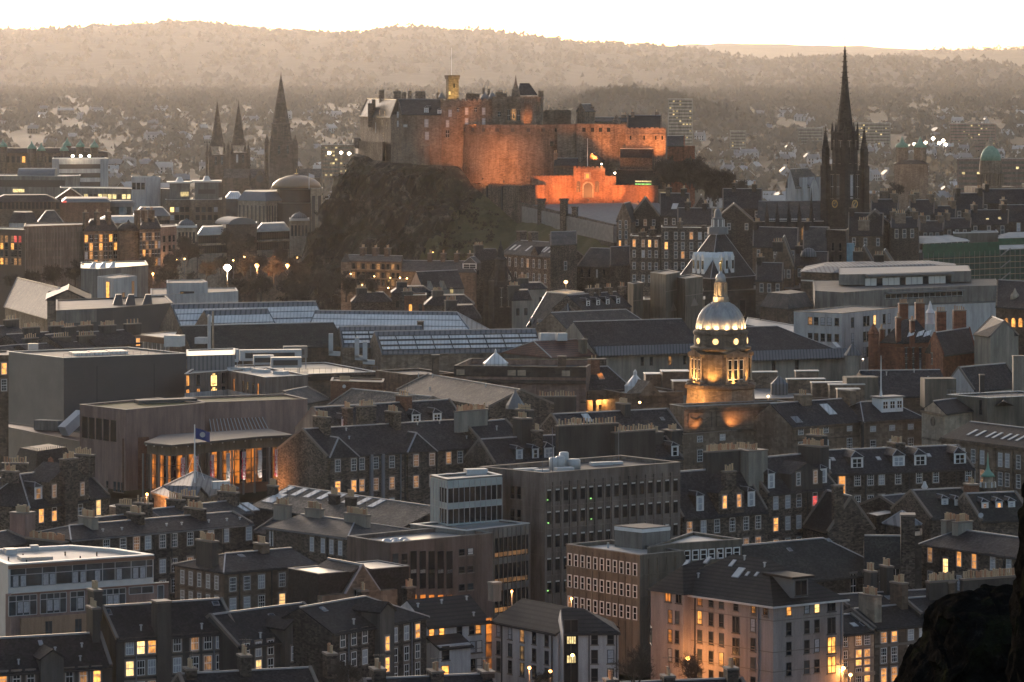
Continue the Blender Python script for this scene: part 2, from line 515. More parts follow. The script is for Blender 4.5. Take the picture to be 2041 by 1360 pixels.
class Bld:
 """a building standing on a level plan; pts listed left to right along the seen front, then round the back"""
 def __init__(s,name,label,pts,zt,zb=74.0,wall='rubble',cat='building',group=None,extra=None):
  s.pts = [V2(p) for p in pts]; s.zt,s.zb = zt,zb
  c = sum(s.pts,Vector((0,0))) / len(s.pts)
  s.root = thing(name,label,cat,(c.x,c.y,zb),group)
  s.wm = wall; s.wall = MB().m(wall)
  s.wall.prism(s.pts,zb,zt)
  s.walled = False
  s.F = [Fac(s.root,s.pts[k],s.pts[(k + 1) % len(s.pts)],zb,zt) for k in range(len(s.pts))]
  s.ridge = None
 def fin(s):
  if not s.walled:
   s.walled = True; s.wall.build('wall',s.root)
  return s
 def part(s,name,b,smooth=False):
  return b.build(name,s.root,smooth)
 # ---- roofs
 def gable(s,rh=None,ry=None,hip=(0,0),roof='slate',axis='u',ov=0.3,cope='sill_stone',flash=True,gut='pipe_dark',thick=0.22):
  P = s.pts[:4]
  if axis == 'n': P = [P[1],P[2],P[3],P[0]]
  m0,m1 = (P[0] + P[3]) / 2,(P[1] + P[2]) / 2
  u = (m1 - m0).normalized()
  if ry is not None:
   f = Fac(None,m0,m1,0,0); rh = f.z(*ry) - s.zt
  s.rh = rh
  R0,R1 = m0 + u * hip[0],m1 - u * hip[1]
  zr = s.zt + rh; s.zr = zr; s.ridge = Fac(s.root,m0,m1,s.zt,zr)
  n = Vector((u.y,-u.x))                       # towards P0P1
  hw = (P[0] - P[3]).length / 2
  slope = rh / hw
  e = ov; ez = s.zt - e * slope
  g0 = (e if hip[0] else -0.12); g1 = (e if hip[1] else -0.12)
  A,B,C,D = P[0] + n * e - u * g0,P[1] + n * e + u * g1,P[2] - n * e + u * g1,P[3] - n * e - u * g0
  if not hip[0]: R0 = R0 + u * 0.12
  if not hip[1]: R1 = R1 - u * 0.12
  b = MB().m(roof); tz = thick
  def q(p,z): return (p.x,p.y,z)
  top = [q(A,ez + tz),q(B,ez + tz),q(C,ez + tz),q(D,ez + tz),q(R0,zr + tz),q(R1,zr + tz)]
  bot = [(x,y,z - tz + 0.01) for x,y,z in top]
  b.add(top + bot,[(0,1,5,4),(2,3,4,5),(1,2,5),(3,0,4),(6,10,11,7),(8,11,10,9),(7,11,8),(9,10,6),(0,6,7,1),(1,7,8,2),(2,8,9,3),(3,9,6,0)])
  s.roof = s.part('roof',b)
  w = s.wall
  for k,(pa,pb,mm,sg) in enumerate(((P[3],P[0],m0,1),(P[1],P[2],m1,-1))):
   if hip[k]: continue
   w.m(s.wm)
   t = u * (0.35 * sg)
   w.loft([[q(pa,s.zt - 0.01),q(pb,s.zt - 0.01),q(mm,zr)],[q(pa + t,s.zt - 0.01),q(pb + t,s.zt - 0.01),q(mm + t,zr)]])
   if cope:
    c2 = MB().m(cope)
    for pe in (pa,pb):
     c2.beam((*(pe + t * 0.5),s.zt + 0.22),(*(mm + t * 0.5),zr + 0.26),0.2)
    s.part('gable_coping',c2)
  if flash:
   f = MB().m('flashing')
   f.beam(q(R0,zr + tz + 0.02),q(R1,zr + tz + 0.02),0.13)
   if hip[0]:
    f.beam(q(R0,zr + tz),q(A,ez + tz),0.1); f.beam(q(R0,zr + tz),q(D,ez + tz),0.1)
   if hip[1]:
    f.beam(q(R1,zr + tz),q(B,ez + tz),0.1); f.beam(q(R1,zr + tz),q(C,ez + tz),0.1)
   s.part('ridge_flashing',f)
  if gut:
   f = MB().m(gut)
   f.beam(q(A + n * 0.05,ez + 0.02),q(B + n * 0.05,ez + 0.02),0.1)
   s.part('gutter',f)
  s.P4,s.u4,s.n4,s.hw,s.sl = P,u,n,hw,slope
  return s
 def hiproof(s,rh,roof='slate',ov=0.4,flat=0.0,edge=None,top='lead',flash=None):
  """hipped / mansard roof on any convex plan; flat = plan scale of the top"""
  c = sum(s.pts,Vector((0,0))) / len(s.pts); s.zr = s.zt + rh; s.rh = rh
  b = MB().m(roof); n = len(s.pts)
  lo = [p + (p - c).normalized() * ov for p in s.pts]
  hi = [c + (p - c) * max(flat,0.02) for p in s.pts]
  b.loft([[(p.x,p.y,s.zt + 0.003) for p in lo],[(p.x,p.y,s.zt + 0.18) for p in lo],[(p.x,p.y,s.zr) for p in hi]])
  s.roof = s.part('roof',b)
  if edge:
   e = MB().m(edge)
   for k in range(n):
    e.beam((*lo[k],s.zt + 0.09),(*lo[(k + 1) % n],s.zt + 0.09),0.14)
   s.part('eaves_board',e)
  if flash:
   e = MB().m(flash)
   for k in range(n): e.beam((*lo[k],s.zt + 0.2),(*hi[k],s.zr + 0.02),0.1)
   if flat > 0.05:
    for k in range(n): e.beam((*hi[k],s.zr + 0.03),(*hi[(k + 1) % n],s.zr + 0.03),0.12)
   s.part('ridge_flashing',e)
  return s
 def flat(s,par=0.6,cope='coping_pale',roof='flat_roof',t=0.35,cw=0.22,ct=0.12):
  """parapet and recessed flat roof on the plan"""
  P = ccw(s.pts); n = len(P)
  inn = inset(P,t)
  w = s.wall; w.m(s.wm)
  for k in range(n):
   j = (k + 1) % n
   w.loft([[(*P[k],s.zt - 0.01),(*P[j],s.zt - 0.01),(*inn[j],s.zt - 0.01),(*inn[k],s.zt - 0.01)],[(*P[k],s.zt + par),(*P[j],s.zt + par),(*inn[j],s.zt + par),(*inn[k],s.zt + par)]])
  r = MB().m(roof); r.poly([(*p,s.zt + 0.03) for p in inn]); s.roof = s.part('roof',r)
  if cope:
   c = MB().m(cope); o = inset(P,-0.08); i2 = inset(P,t + 0.05)
   for k in range(n):
    j = (k + 1) % n
    c.loft([[(*o[k],s.zt + par),(*o[j],s.zt + par),(*i2[j],s.zt + par),(*i2[k],s.zt + par)],[(*o[k],s.zt + par + ct),(*o[j],s.zt + par + ct),(*i2[j],s.zt + par + ct),(*i2[k],s.zt + par + ct)]])
   s.part('parapet_coping',c)
  s.zr = s.zt
  return s
 # ---- things on the roof
 def chim(s,px,up=2.0,ln=2.6,lu=0.9,pots=0,off=0.0,mat=None,down=None,along=None,pm='buff_pot',t=None):
  """stack on the ridge at photo column px; off moves it towards the front; long side across the ridge unless along"""
  f = s.ridge
  tt = f.t(px) if t is None else t
  c = f.A + f.u * tt + f.n * off
  return stack(s.root,c,f.u,f.n,s.zr + up,(s.zr - abs(off) * getattr(s,'sl',0.7) - 1.0) if down is None else s.zr - down,lu,ln,pots,mat or s.wm,along,pm)
 def slope_pt(s,px,tv,out=0.0):
  """point on the front slope, tv 0 at eaves .. 1 at ridge, along column px"""
  P0 = s.P4[0] + (s.ridge.A - s.P4[0]) * tv; P1 = s.P4[1] + (s.ridge.B - s.P4[1]) * tv
  f = Fac(None,P0,P1,0,0); q = f.A + f.u * f.t(px)
  return Vector((q.x,q.y,s.zt + s.rh * tv + 0.22 + out))
 def skylight(s,px,tv,w=0.8,h=1.2,mat='coping_pale',name='skylight'):
  c = s.slope_pt(px,tv,0.05); u = Vector((s.u4.x,s.u4.y,0)); d = Vector((-s.n4.x,-s.n4.y,s.sl)).normalized(); nn = u.cross(d).normalized()
  b = MB().m('flashing')
  def ring(sx,sy,k): return [c + u * i * sx / 2 + d * j * sy / 2 + nn * k for i,j in ((-1,-1),(1,-1),(1,1),(-1,1))]
  b.loft([ring(w,h,-0.12),ring(w,h,0.06)])
  b.m(mat); b.loft([ring(w - 0.14,h - 0.14,0.0),ring(w - 0.14,h - 0.14,0.08)])
  return s.part(name,b)
 def dormer(s,px,tv=0.25,w=1.7,h=1.7,pane='d',mat='slate',face='white_paint',style='white',hip=True):
  base = s.slope_pt(px,tv); u,n = s.u4,s.n4
  q = V2(base); z0 = base.z - 0.25; z1 = z0 + h
  dep = (h + 0.5) / max(s.sl,0.3) + 0.4
  b = MB().m(mat)
  A,B = q - u * w / 2,q + u * w / 2
  b.prism([A,B,B - n * dep,A - n * dep],z0 - 0.5,z1)
  b.m(face);
  b.prism([A - u * 0.06,A + u * 0.12,A + u * 0.12 + n * 0.1,A - u * 0.06 + n * 0.1],z0,z1)
  b.prism([B - u * 0.12,B + u * 0.06,B + u * 0.06 + n * 0.1,B - u * 0.12 + n * 0.1],z0,z1)
  b.prism([A - u * 0.06,B + u * 0.06,B + u * 0.06 + n * 0.1,A - u * 0.06 + n * 0.1],z1 - 0.14,z1 + 0.01)
  b.m(mat); rz = z1 + 0.45 * w; m = (A + B) / 2
  a2,b2 = A - u * 0.2 + n * 0.2,B + u * 0.2 + n * 0.2
  fr = m - n * (0.7 if hip else -0.2); bk = m - n * (dep + 1.2)
  a3,b3 = A - u * 0.2 - n * dep,B + u * 0.2 - n * dep
  b.add([(*a2,z1),(*b2,z1),(*b3,z1),(*a3,z1),(*fr,rz),(*bk,rz)],[(0,1,4),(1,2,5,4),(3,0,4,5),(2,3,5),(3,2,1,0)])
  b.m('flashing'); b.beam((*fr,rz),(*bk,rz),0.07); b.beam((*fr,rz),(*a2,z1),0.06); b.beam((*fr,rz),(*b2,z1),0.06)
  o = s.part('dormer',b)
  f = Fac(s.root,A,B,z0,z1)
  window(o,f.p(w / 2,(z0 + z1) / 2 - 0.02,0.02),f.rz,style,w - 0.26,h - 0.3,pane,False)
  return o
 def vent(s,px,tv,h=0.7):
  c = s.slope_pt(px,tv); b = MB().m('steel_grey')
  b.box(c,s.u4,0.09,0.09,c.z - 0.3,c.z + h); b.box(V2(c) ,s.u4,0.16,0.16,c.z + h + 0.002,c.z + h + 0.14)
  return s.part('roof_vent',b)
 def dish(s,p,r=0.4):
  b = MB().m('steel_grey'); p = Vector(p)
  loops = [[p + Vector((k * r * cos(a),-0.15 * (k * k),k * r * sin(a))) for a in [j * pi / 5 for j in range(10)]] for k in (0.05,0.6,1.0)]
  b.loft(loops); b.beam(p,p + Vector((0,0.3,-0.4)),0.05)
  return s.part('satellite_dish',b)
def inset(P,t):
 n = len(P); out = []
 for k in range(n):
  a,b,c = P[k - 1],P[k],P[(k + 1) % n]
  d1 = (b - a).normalized(); d2 = (c - b).normalized()
  n1 = Vector((-d1.y,d1.x)); n2 = Vector((-d2.y,d2.x)); m = (n1 + n2)
  m = m / max(0.25,m.dot(n1)) if m.length > 1e-6 else n1
  out.append(b + m * t)
 return out
NPOT = [0]
def stack(root,c,u,n,zt,zb,lu,ln,pots,mat,along=None,pm='buff_pot'):
 b = MB().m(mat); c = V2(c)
 L,W,d = (lu,ln,u) if not along else (ln,lu,u)
 b.box(c,u,L / 2,W / 2,zb,zt - 0.25)
 b.m('sill_stone'); b.box(c,u,L / 2 + 0.1,W / 2 + 0.1,zt - 0.247,zt)
 o = b.build('chimney',root)
 ax = V2(u) if L > W else V2(n); span = max(L,W) - 0.35
 if pots > 2 and c.y < 760 and RND.random() < 0.4:
  p = c + ax * span * 0.4; h = zt + RND.uniform(1.6,2.6); a = MB().m('pipe_dark'); a.beam((p.x,p.y,zt),(p.x,p.y,h),0.03)
  for q in range(6): a.beam((p.x - 0.7 + 0.28 * q,p.y - 0.3,h - 0.1),(p.x - 0.7 + 0.28 * q,p.y + 0.3,h - 0.1),0.02)
  a.beam((p.x - 0.8,p.y,h - 0.1),(p.x + 0.8,p.y,h - 0.1),0.025); a.build('aerial',o)
 for k in range(pots):
  q = c + ax * (span * ((k + 0.5) / pots - 0.5))
  NPOT[0] += 1
  m = pm if RND.random() < 0.7 else ('terracotta' if pm == 'buff_pot' else 'buff_pot')
  place('chimney_pot',pot_mesh(m),o,(q.x,q.y,zt),RND.random() * 3,(1,1,RND.choice((0.8,1.0,1.0,1.15))))
 return o
def terrace(name,label,A,B,ze,w=11.0,cx=None,cside='L',**kw):
 """A, B photo pixels of the seen eaves (left, right) at height ze; w metres deep, or cx = photo column of the far corner at side cside"""
 a,b = V2(XZ(A[0],A[1],ze)),V2(XZ(B[0],B[1],ze))
 u = (b - a).normalized(); n = Vector((-u.y,u.x))
 if cx is not None:
  p = a if cside == 'L' else b; k = (cx - CX) / FOC
  w = (k * p.y - p.x) / (n.x - k * n.y)
 return Bld(name,label,[a,b,b + n * w,a + n * w],ze,**kw)
def block(name,label,pix,zt,close=True,**kw):
 """photo pixels of the top outline at level zt: left, corner, right[, back]; a missing back corner completes the parallelogram"""
 P = [V2(XZ(x,y,zt)) for x,y in pix]
 if len(P) == 3: P.append(P[0] + P[2] - P[1])
 return Bld(name,label,P,zt,**kw)
def dblock(name,label,cor,py,zb,**kw):
 """corners as (photo column, distance); py photo row of the top at the first corner"""
 P = [XD(x,d) for x,d in cor]
 return Bld(name,label,P,ZD(py,cor[0][1]),zb,**kw)
# ================================================================ ground, hills, haze
def fbm(x,y,sc,o=4):
 return noise.fractal(Vector((x / sc,y / sc,3.7)),0.9,2.0,o)
def ground_z(x,y):
 pr = [(-300,158.4),(3,158.4),(14,152.5),(58,147.5),(75,140),(135,90),(230,77),(330,76),(1100,72),(1500,66),(2600,60),(3600,66),(4600,82),(6000,96),(6600,104),(9500,112),(40000,112)]
 for (a,za),(b,zb) in zip(pr,pr[1:]):
  if y <= b:
   return za + (zb - za) * (y - a) / (b - a)
 return 112
s = NT('ground_cover'); s.set(s.ramp(s.noise(0.012,8,0.65),[(0.35,(0.035,0.03,0.025)),(0.5,(0.055,0.045,0.034)),(0.62,(0.045,0.046,0.026))]),0.95,0.1)
b = MB().m('ground_cover')
ys = [-300,3,8,14,30,58,66,75,95,135,180,230,330,500,800,1100,1500,2000,2600,3100,3600,4100,4600,5300,6000,6600,7100,7600,9500,14000,24000,40000]
xs = [-30000,-12000,-5000,-2500,-1200,-600,-300,-100,-30,0,30,100,300,600,1200,2500,5000,12000,30000]
vs = [(x,y,ground_z(x,y)) for y in ys for x in xs]; nx = len(xs)
b.add(vs,[(j * nx + k,j * nx + k + 1,(j + 1) * nx + k + 1,(j + 1) * nx + k) for j in range(len(ys) - 1) for k in range(nx - 1)])
b.solo('ground',None,None,kind='structure',org_at=(0,0,0))
# hills: crest given as photo columns/rows at a distance, fore-slope running down towards the town
s = NT('hill_wood'); s.set(s.ramp(s.noise(0.01,9,0.7),[(0.3,(0.155,0.128,0.10)),(0.7,(0.20,0.168,0.135))]),1.0,0.0)  # tone kept pale and low in contrast, putting haze into the wood colour
s = NT('hill_pale'); s.set(s.ramp(s.noise(0.003,9,0.7),[(0.3,(0.10,0.085,0.065)),(0.7,(0.16,0.14,0.10))]),1.0,0.0)
def lerp_tab(tab,x):
 if x <= tab[0][0]: return tab[0][1]
 for (a,p),(b2,q) in zip(tab,tab[1:]):
  if x <= b2: return p + (q - p) * (x - a) / (b2 - a)
 return tab[-1][1]
HILLS = {}
def hill(key,tab,d,d0,z0,mat,rough,nx=150,ny=26,seed=0):
 b = MB().m(mat); x0,x1 = tab[0][0],tab[-1][0]; P = []
 for j in range(ny + 6):
  v = j / ny
  y = d0 + (d - d0) * v
  for k in range(nx + 1):
   px = x0 + (x1 - x0) * k / nx
   X = (px - CX) / FOC * d
   zc = ZD(lerp_tab(tab,px),d)
   if v <= 1: h = z0 + (zc - z0) * (v * v * (3 - 2 * v)) ** 0.85
   else: h = zc - (zc - z0) * (v - 1) * 2.2
   h += rough * fbm(X + seed,y,420,5) * min(1,v * 1.5) * (0.5 if v > .9 else 1.0)
   P.append((X,y,h))
 m = nx + 1
 b.add(P,[(j * m + k,j * m + k + 1,(j + 1) * m + k + 1,(j + 1) * m + k) for j in range(ny + 5) for k in range(nx)])
 o = b.solo('hill',None,None,kind='structure',smooth=True)
 HILLS[key] = (P,m,ny)
 return o
T_MAIN = [(-900,40),(-300,55),(0,66),(100,72),(200,64),(300,56),(380,50),(450,58),(560,70),(640,72),(700,76),(760,68),(840,62),(900,67),(1000,76),(1100,89),(1200,95),(1300,102),(1380,107),(1430,118),(1480,132),(1530,150),(1600,170),(1700,190),(2000,220)]
hill('main',T_MAIN,23000,11500,100,'hill_wood',22)
T_EAST = [(1300,190),(1400,160),(1480,134),(1560,126),(1640,121),(1720,124),(1780,121),(1850,129),(1900,134),(1960,144),(2041,147),(2300,160),(2700,180)]
hill('east',T_EAST,19000,10500,105,'hill_wood',14,seed=900)
T_FAR = [(900,150),(1200,110),(1340,92),(1450,88),(1560,90),(1700,94),(1800,99),(1900,101),(2041,100),(2400,90),(3000,110)]
hill('far',T_FAR,35000,27000,120,'hill_pale',25,seed=77)
T_FAR2 = [(1500,150),(1700,126),(1800,112),(1880,104),(1960,101),(2041,99),(2300,96),(2700,120)]
hill('far_east',T_FAR2,28000,22000,120,'hill_pale',18,seed=177)
T_MID = [(1080,240),(1140,205),(1200,190),(1260,188),(1310,194),(1380,210),(1450,228),(1500,240)]
hill('mid',T_MID,5300,4900,84,'hill_wood',5,60,14,seed=333)
s = NT('haze_air')
s.t.nodes.remove(s.b)
pv = s.n('ShaderNodeVolumePrincipled')
pv.inputs['Color'].default_value = (0.98,0.92,0.87,1)
pv.inputs['Density'].default_value = 0.95e-5
pv.inputs['Anisotropy'].default_value = 0.6
s.l(pv.outputs[0],s.out.inputs['Volume'])
b = MB().m('haze_air')
b.prism([(-9000,-400),(9000,-400),(9000,39000),(-9000,39000)],50,640)
b.solo('haze',None,None,kind='stuff',org_at=(0,0,0))
# ================================================================ foreground housing
def stairgable(b,px,zdrop,w,up,out=0.9,mat='stair_harl',wins=()):
 """gabled stair tower standing proud of the front of a tenement"""
 f = b.F[0]; t = f.t(px); m = MB().m(mat)
 z1 = b.zt + up
 a,c = f.p(t - w / 2,0,out),f.p(t + w / 2,0,out); a0,c0 = f.p(t - w / 2,0,-2.2),f.p(t + w / 2,0,-2.2)
 m.prism([a,c,c0,a0],b.zb,z1)
 md,md0 = (a + c) / 2,(a0 + c0) / 2; back = md0 - Vector((f.n.x,f.n.y,0)) * 1.6; rz = z1 + w * 0.36
 m.loft([[(a.x,a.y,z1 - .01),(c.x,c.y,z1 - .01),(md.x,md.y,rz - .05)],[(a0.x,a0.y,z1 - .01),(c0.x,c0.y,z1 - .01),(md0.x,md0.y,rz - .05)]])
 o = m.build('stair_tower',b.root)
 r = MB().m('slate_dark'); e = f.u * 0.3; k = f.n * 0.25
 for p,p0,sg in ((a,a0,-1),(c,c0,1)):
  p2,p02 = V2(p) + e * sg + k,V2(p0) + e * sg - f.n * 1.6
  r.loft([[(*p2,z1 - 0.12),(*(V2(md) + k),rz),(*(V2(back)),rz),(*p02,z1 - 0.12)],[(*p2,z1 + 0.1),(*(V2(md) + k),rz + 0.22),(*V2(back),rz + 0.22),(*p02,z1 + 0.1)]])
 r.build('stair_roof',b.root)
 g = Fac(b.root,V2(a),V2(c),b.zb,z1)
 for (qx,qy,ch) in wins: window(b.root,g.p(w / 2,g.z(qx,qy)),g.rz,'sash2',0.95,1.9,ch)
 return o
# --- dark tenement in the near corner
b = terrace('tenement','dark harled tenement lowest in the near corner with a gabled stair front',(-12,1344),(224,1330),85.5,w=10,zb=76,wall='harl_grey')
b.gable(ry=(100,1270),roof='slate_dark')
b.F[0].rows([6,33,61],[(61,1352,'ldd')],1.0,1.9,'sash2'); b.F[0].rows([138,166,193],[(166,1347,'dml')],1.0,1.9,'sash2')
stairgable(b,101,2,2.9,1.6)
for x in (21,180): b.F[0].pipe(x,'pipe_grey')
b.chim(186,3.6,3.0,1.0,4); b.skylight(81,0.78,0.55,0.9,'flashing'); b.vent(110,0.45); b.vent(37,0.2,.5); b.vent(160,0.2,.5); b.vent(163,.6,.4)
b.fin()
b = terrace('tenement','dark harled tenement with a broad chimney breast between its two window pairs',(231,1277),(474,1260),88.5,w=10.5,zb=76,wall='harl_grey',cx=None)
b.gable(ry=(300,1206),roof='slate_dark')
cols = [258.5,280.5,302.5,353,388,414,438]
b.F[0].rows(cols,[(353,1284,'dbldmdd'.replace('m','m')),(353,1326,'bddddmd'),(353,1368,'ddlddmd')],1.05,1.95,'sash2')
f = b.F[0]; m = MB().m('harl_grey'); t = f.t(325)
m.prism([f.p(t - .95,0,0.5),f.p(t + .95,0,0.5),f.p(t + .95,0,-1.0),f.p(t - .95,0,-1.0)],b.zb,b.zt + 0.3); m.build('chimney_breast',b.root)
stack(b.root,f.p(t,0,-0.6),f.u,f.n,b.zr + 1.2,b.zt - 1,1.9,2.0,0,'harl_grey')
for x in (271,426): f.pipe(x,'pipe_grey')
b.chim(186,2.6,2.2,1.2,5,0.6); b.vent(281,0.2,.6); b.vent(402,0.12,.6); b.skylight(430,0.85,0.9,0.8,'glass'); b.skylight(216,0.8,0.8,1.1,'glass')
b.fin()
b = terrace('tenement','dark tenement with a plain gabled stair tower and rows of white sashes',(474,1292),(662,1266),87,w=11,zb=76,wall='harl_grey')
b.gable(ry=(560,1211),roof='slate_dark')
b.F[0].rows([491,515,539],[(515,1294,'ddd'),(515,1330,'dbd')],1.0,1.9,'sash2'); b.F[0].rows([603,626,648],[(603,1283,'wdd'),(603,1325,'ddd')],1.0,1.9,'sash2')
stairgable(b,576,2,3.0,1.7,wins=[(576,1304,'w'),(576,1346,'d')])
for x in (637,): b.F[0].pipe(x,'pipe_grey')
b.skylight(543,0.72,.9,1.0,'glass'); b.vent(519,.15,.6); b.vent(615,.15,.6)
b.fin()
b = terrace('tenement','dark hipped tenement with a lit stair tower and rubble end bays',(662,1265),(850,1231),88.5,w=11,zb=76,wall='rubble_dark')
b.gable(ry=(700,1197),hip=(0,6),roof='slate_dark',cope=None)
b.F[0].rows([683,705,727],[(683,1276,'ddd'),(683,1318,'ddd')],1.0,1.9,'sash2'); b.F[0].rows([787,810,832],[(787,1266,'wwl'),(787,1307,'ddd'),(787,1343,'ddd')],1.0,1.9,'sash2')
stairgable(b,761,2,3.0,1.9,wins=[(761,1285,'l'),(761,1327,'l')])
for x in (694,820): b.F[0].pipe(x,'pipe_grey')
b.skylight(645,0.8,.9,1.0,'glass'); b.skylight(733,0.75,.9,1.0,'glass'); b.vent(705,.15,.6)
b.fin()
# --- nearest row: only roofs and stacks show
b = terrace('tenement','nearest dark roof with squat lit-rimmed stacks along the bottom edge',(372,1392),(640,1378),84,w=9,zb=76,wall='rubble_dark')
b.gable(ry=(500,1340),roof='slate_dark')
for x,up in ((378,1.0),(486,2.3),(657,2.0)): b.chim(x,up,2.2,1.3,5,0.2)
b.fin()
b = terrace('tenement','nearest dark ridge under the bare shrub with capped stacks',(740,1398),(1000,1386),84,w=9,zb=76,wall='rubble_dark')
b.gable(ry=(850,1352),roof='slate_dark')
for x,up in ((752,1.6),(867,1.0),(968,0.7)): b.chim(x,up,2.6,1.5,6,0.2)
b.fin()
b = terrace('tenement','nearest dark ridge with stacks in front of the lamplit bare tree',(1170,1402),(1500,1390),83.5,w=9,zb=76,wall='rubble_dark')
b.gable(ry=(1300,1362),roof='slate_dark')
for x,up in ((1216,0.8),(1330,1.0),(1456,1.7)): b.chim(x,up,2.0,1.4,5,0.2)
b.fin()
# --- white flats
b = terrace('apartment_block','white rendered flats with a lean-to porch and bright stair window',(850,1251),(978,1239),86.5,w=10,zb=77,wall='harl_white')
b.gable(ry=(900,1191),roof='tile_dark',cope=None,flash=False)
f = b.F[0]
f.rows([860,880],[(860,1259,'ll',1.5)],0.95,1.5,'plain'); f.rows([915.5,940,952.5],[(940,1253,'ddl')],0.9,1.6,'plain')
f.rows([942,955],[(942,1290,'dp'),(942,1325,'dp')],0.9,1.6,'plain'); f.rows([915.5],[(915.5,1297,'b',2.1),(915.5,1335,'b',2.6)],1.2,2.1,'plain')
m = MB().m('harl_white'); m.prism([f.p(0,0,3.2),f.p(f.t(912),0,3.2),f.p(f.t(912),0,0),f.p(0,0,0)],76,f.z(880,1288) + .6)
m.m('tile_dark'); z0,z1 = f.z(880,1288),f.z(880,1268); ta,tb = -0.2,f.t(912) + 0.3
m.loft([[f.p(ta,z0,3.6),f.p(tb,z0,3.6),f.p(tb,z1,0),f.p(ta,z1,0)],[f.p(ta,z0 + .2,3.6),f.p(tb,z0 + .2,3.6),f.p(tb,z1 + .2,0),f.p(ta,z1 + .2,0)]])
m.build('porch',b.root); g = Fac(b.root,V2(f.p(0,0,3.2)),V2(f.p(f.t(912),0,3.2)),76,90)
g.rows([888],[(888,1302,'d')],1.2,1.9,'plain'); g.rows([887],[(887,1338,'l')],1.2,1.5,'plain')
f.rows([974],[(974,1256,'o',3.4),(974,1300,'o',5.0)],1.0,3.2,'plain')
for x,t in ((833,.7),(880,.75),(930,.8),(944,.2)): b.vent(x,t,.4)
b.chim(986,1.6,1.3,1.3,0,0.0,'concrete_grey'); b.fin()
b = terrace('apartment_block','white rendered flats running towards the viewer beside the glazed stair',(980,1239),(1112,1265),86.5,w=10,zb=77,wall='harl_white')
b.gable(ry=(1060,1199),roof='tile_dark',cope=None,flash=False)
f = b.F[0]; f.rows([994,1017,1041,1065,1090],[(1065,1271,'ddmdd'),(1065,1306,'ddddd'),(1065,1340,'ddddd')],0.95,1.75,'plain')
f.pipe(1001,'pipe_dark'); f.pipe(1101,'pipe_dark'); b.fin()
b = terrace('apartment_block','white rendered hipped end block of the flats behind the bare trees',(1122,1263),(1232,1262),87.3,w=9.4,zb=77,wall='harl_white')
b.gable(ry=(1237,1215),hip=(0,4.2),roof='tile_dark',cope=None,flash=False)
f = b.F[0]; f.rows([1185,1217],[(1217,1271,'dd'),(1217,1309,'dw'),(1217,1346,'dd')],0.9,1.8,'plain'); f.pipe(1174); f.pipe(1229)
f.rows([1138],[(1138,1300,'d',8.5)],1.9,8.5,'twin')
for x in (1132,1136.5,1141,1145.5):
 for y in (1276,1314): window(b.root,f.p(f.t(x),f.z(x,y),.06),f.rz,'none',.3,1.0,'y',False)
b.F[1].rows([1297],[(1297,1266,'d')],2.0,2.0,'plain'); b.fin()
# --- rosy flats
P = [V2(XZ(1313,1174,90)),V2(XZ(1541,1206,90)),V2(XZ(1681,1192,90))]; P.append(P[0] + P[2] - P[1])
b = Bld('apartment_block','five storey rosy rendered flats with a big hipped tile roof',P,90,76,'harl_rose')
b.gable(ry=(1500,1113),hip=(7.5,7.5),roof='tile_dark',cope=None,flash=False,ov=0.55,gut=None)
m = MB().m('coping_pale')
for k in range(2):
 a,c = b.pts[k],b.pts[k + 1]; n = b.F[k].n * 0.56; u = b.F[k].u * 0.55
 m.beam((*(a + n - u),89.72),(*(c + n + u),89.72),0.12)
m.build('eaves_board',b.root)
f = b.F[0]
pv = MB().m('harl_rose'); tt = f.t(1388)
pv.prism([f.p(-0.01,0,1.5),f.p(tt - 1,0,1.5),f.p(tt - 1,0,0),f.p(-0.01,0,0)],76,90.0); pv.build('bay',b.root)
r = MB().m('tile_dark'); q0,q1 = f.p(-0.5,89.95,2.0),f.p(tt - .5,89.95,2.0); q2,q3 = f.p(tt - .5,89.95,-.5),f.p(-.5,89.95,-.5); a1 = f.p(tt / 2 - .4,93.4,-1.4); a2 = f.p(tt / 2 - .4,94,-6)
r.add([q0,q1,q2,q3,a1,a2],[(0,1,4),(1,2,5,4),(3,0,4,5),(0,3,2,1)]); r.build('bay_roof',b.root)
g = Fac(b.root,V2(f.p(0,0,1.5)),V2(f.p(tt - 1,0,1.5)),76,90)
g.rows([1332,1353],[(1332,1188,'od')],1.15,1.6,'twin'); g.rows([1336,1350],[(1336,1229,'od'),(1336,1268,'od'),(1336,1306,'dd')],0.85,1.8,'plain')
f.rows([1395,1417.5,1438,1467,1502,1526],[(1395,1195,'oddddd')],0.95,1.7,'plain'); f.rows([1502.5,1527],[(1502.5,1212,'ll')],0.8,1.9,'plain')
f.rows([1395,1417.5,1438,1501],[(1395,1231,'ldddd'),(1395,1269,'dddd'),(1395,1307,'ddld'),(1395,1345,'dddd')],0.9,1.8,'plain'); f.rows([1467],[(1467,1245,'d'),(1467,1288,'d'),(1467,1327,'d')],1.3,2.2,'twin')
g = b.F[1]
g.rows([1572,1608,1628],[(1572,1214,'ldb'),(1572,1254,'ddd'),(1572,1293,'ddd'),(1572,1334,'ddd')],0.95,1.75,'plain')
g.rows([1657],[(1657,1206,'d',1.7),(1657,1247,'d'),(1657,1286,'l'),(1657,1325,'l')],1.35,2.2,'twin')
for ff in (f,g):
 for yy in (2.15,6.3,8.9): ff.band('string_course','sill_stone',90 - yy - .06,90 - yy + .06,.05)
f.pipe(1386); f.pipe(1512,'pipe_grey'); g.pipe(1676,'pipe_grey')
for x,t,w,h in ((1367,.62,.7,1.3),(1410,.78,.7,1.3),(1460,.78,.7,1.3),(1472,.58,1.3,1.9),(1490,.58,.5,.8),(1508,.6,.5,.8)): b.skylight(x,t,w,h)
for x,t in ((1431,.9),(1484,.9),(1392,.35),(1524,.8)): b.vent(x,t,.5)
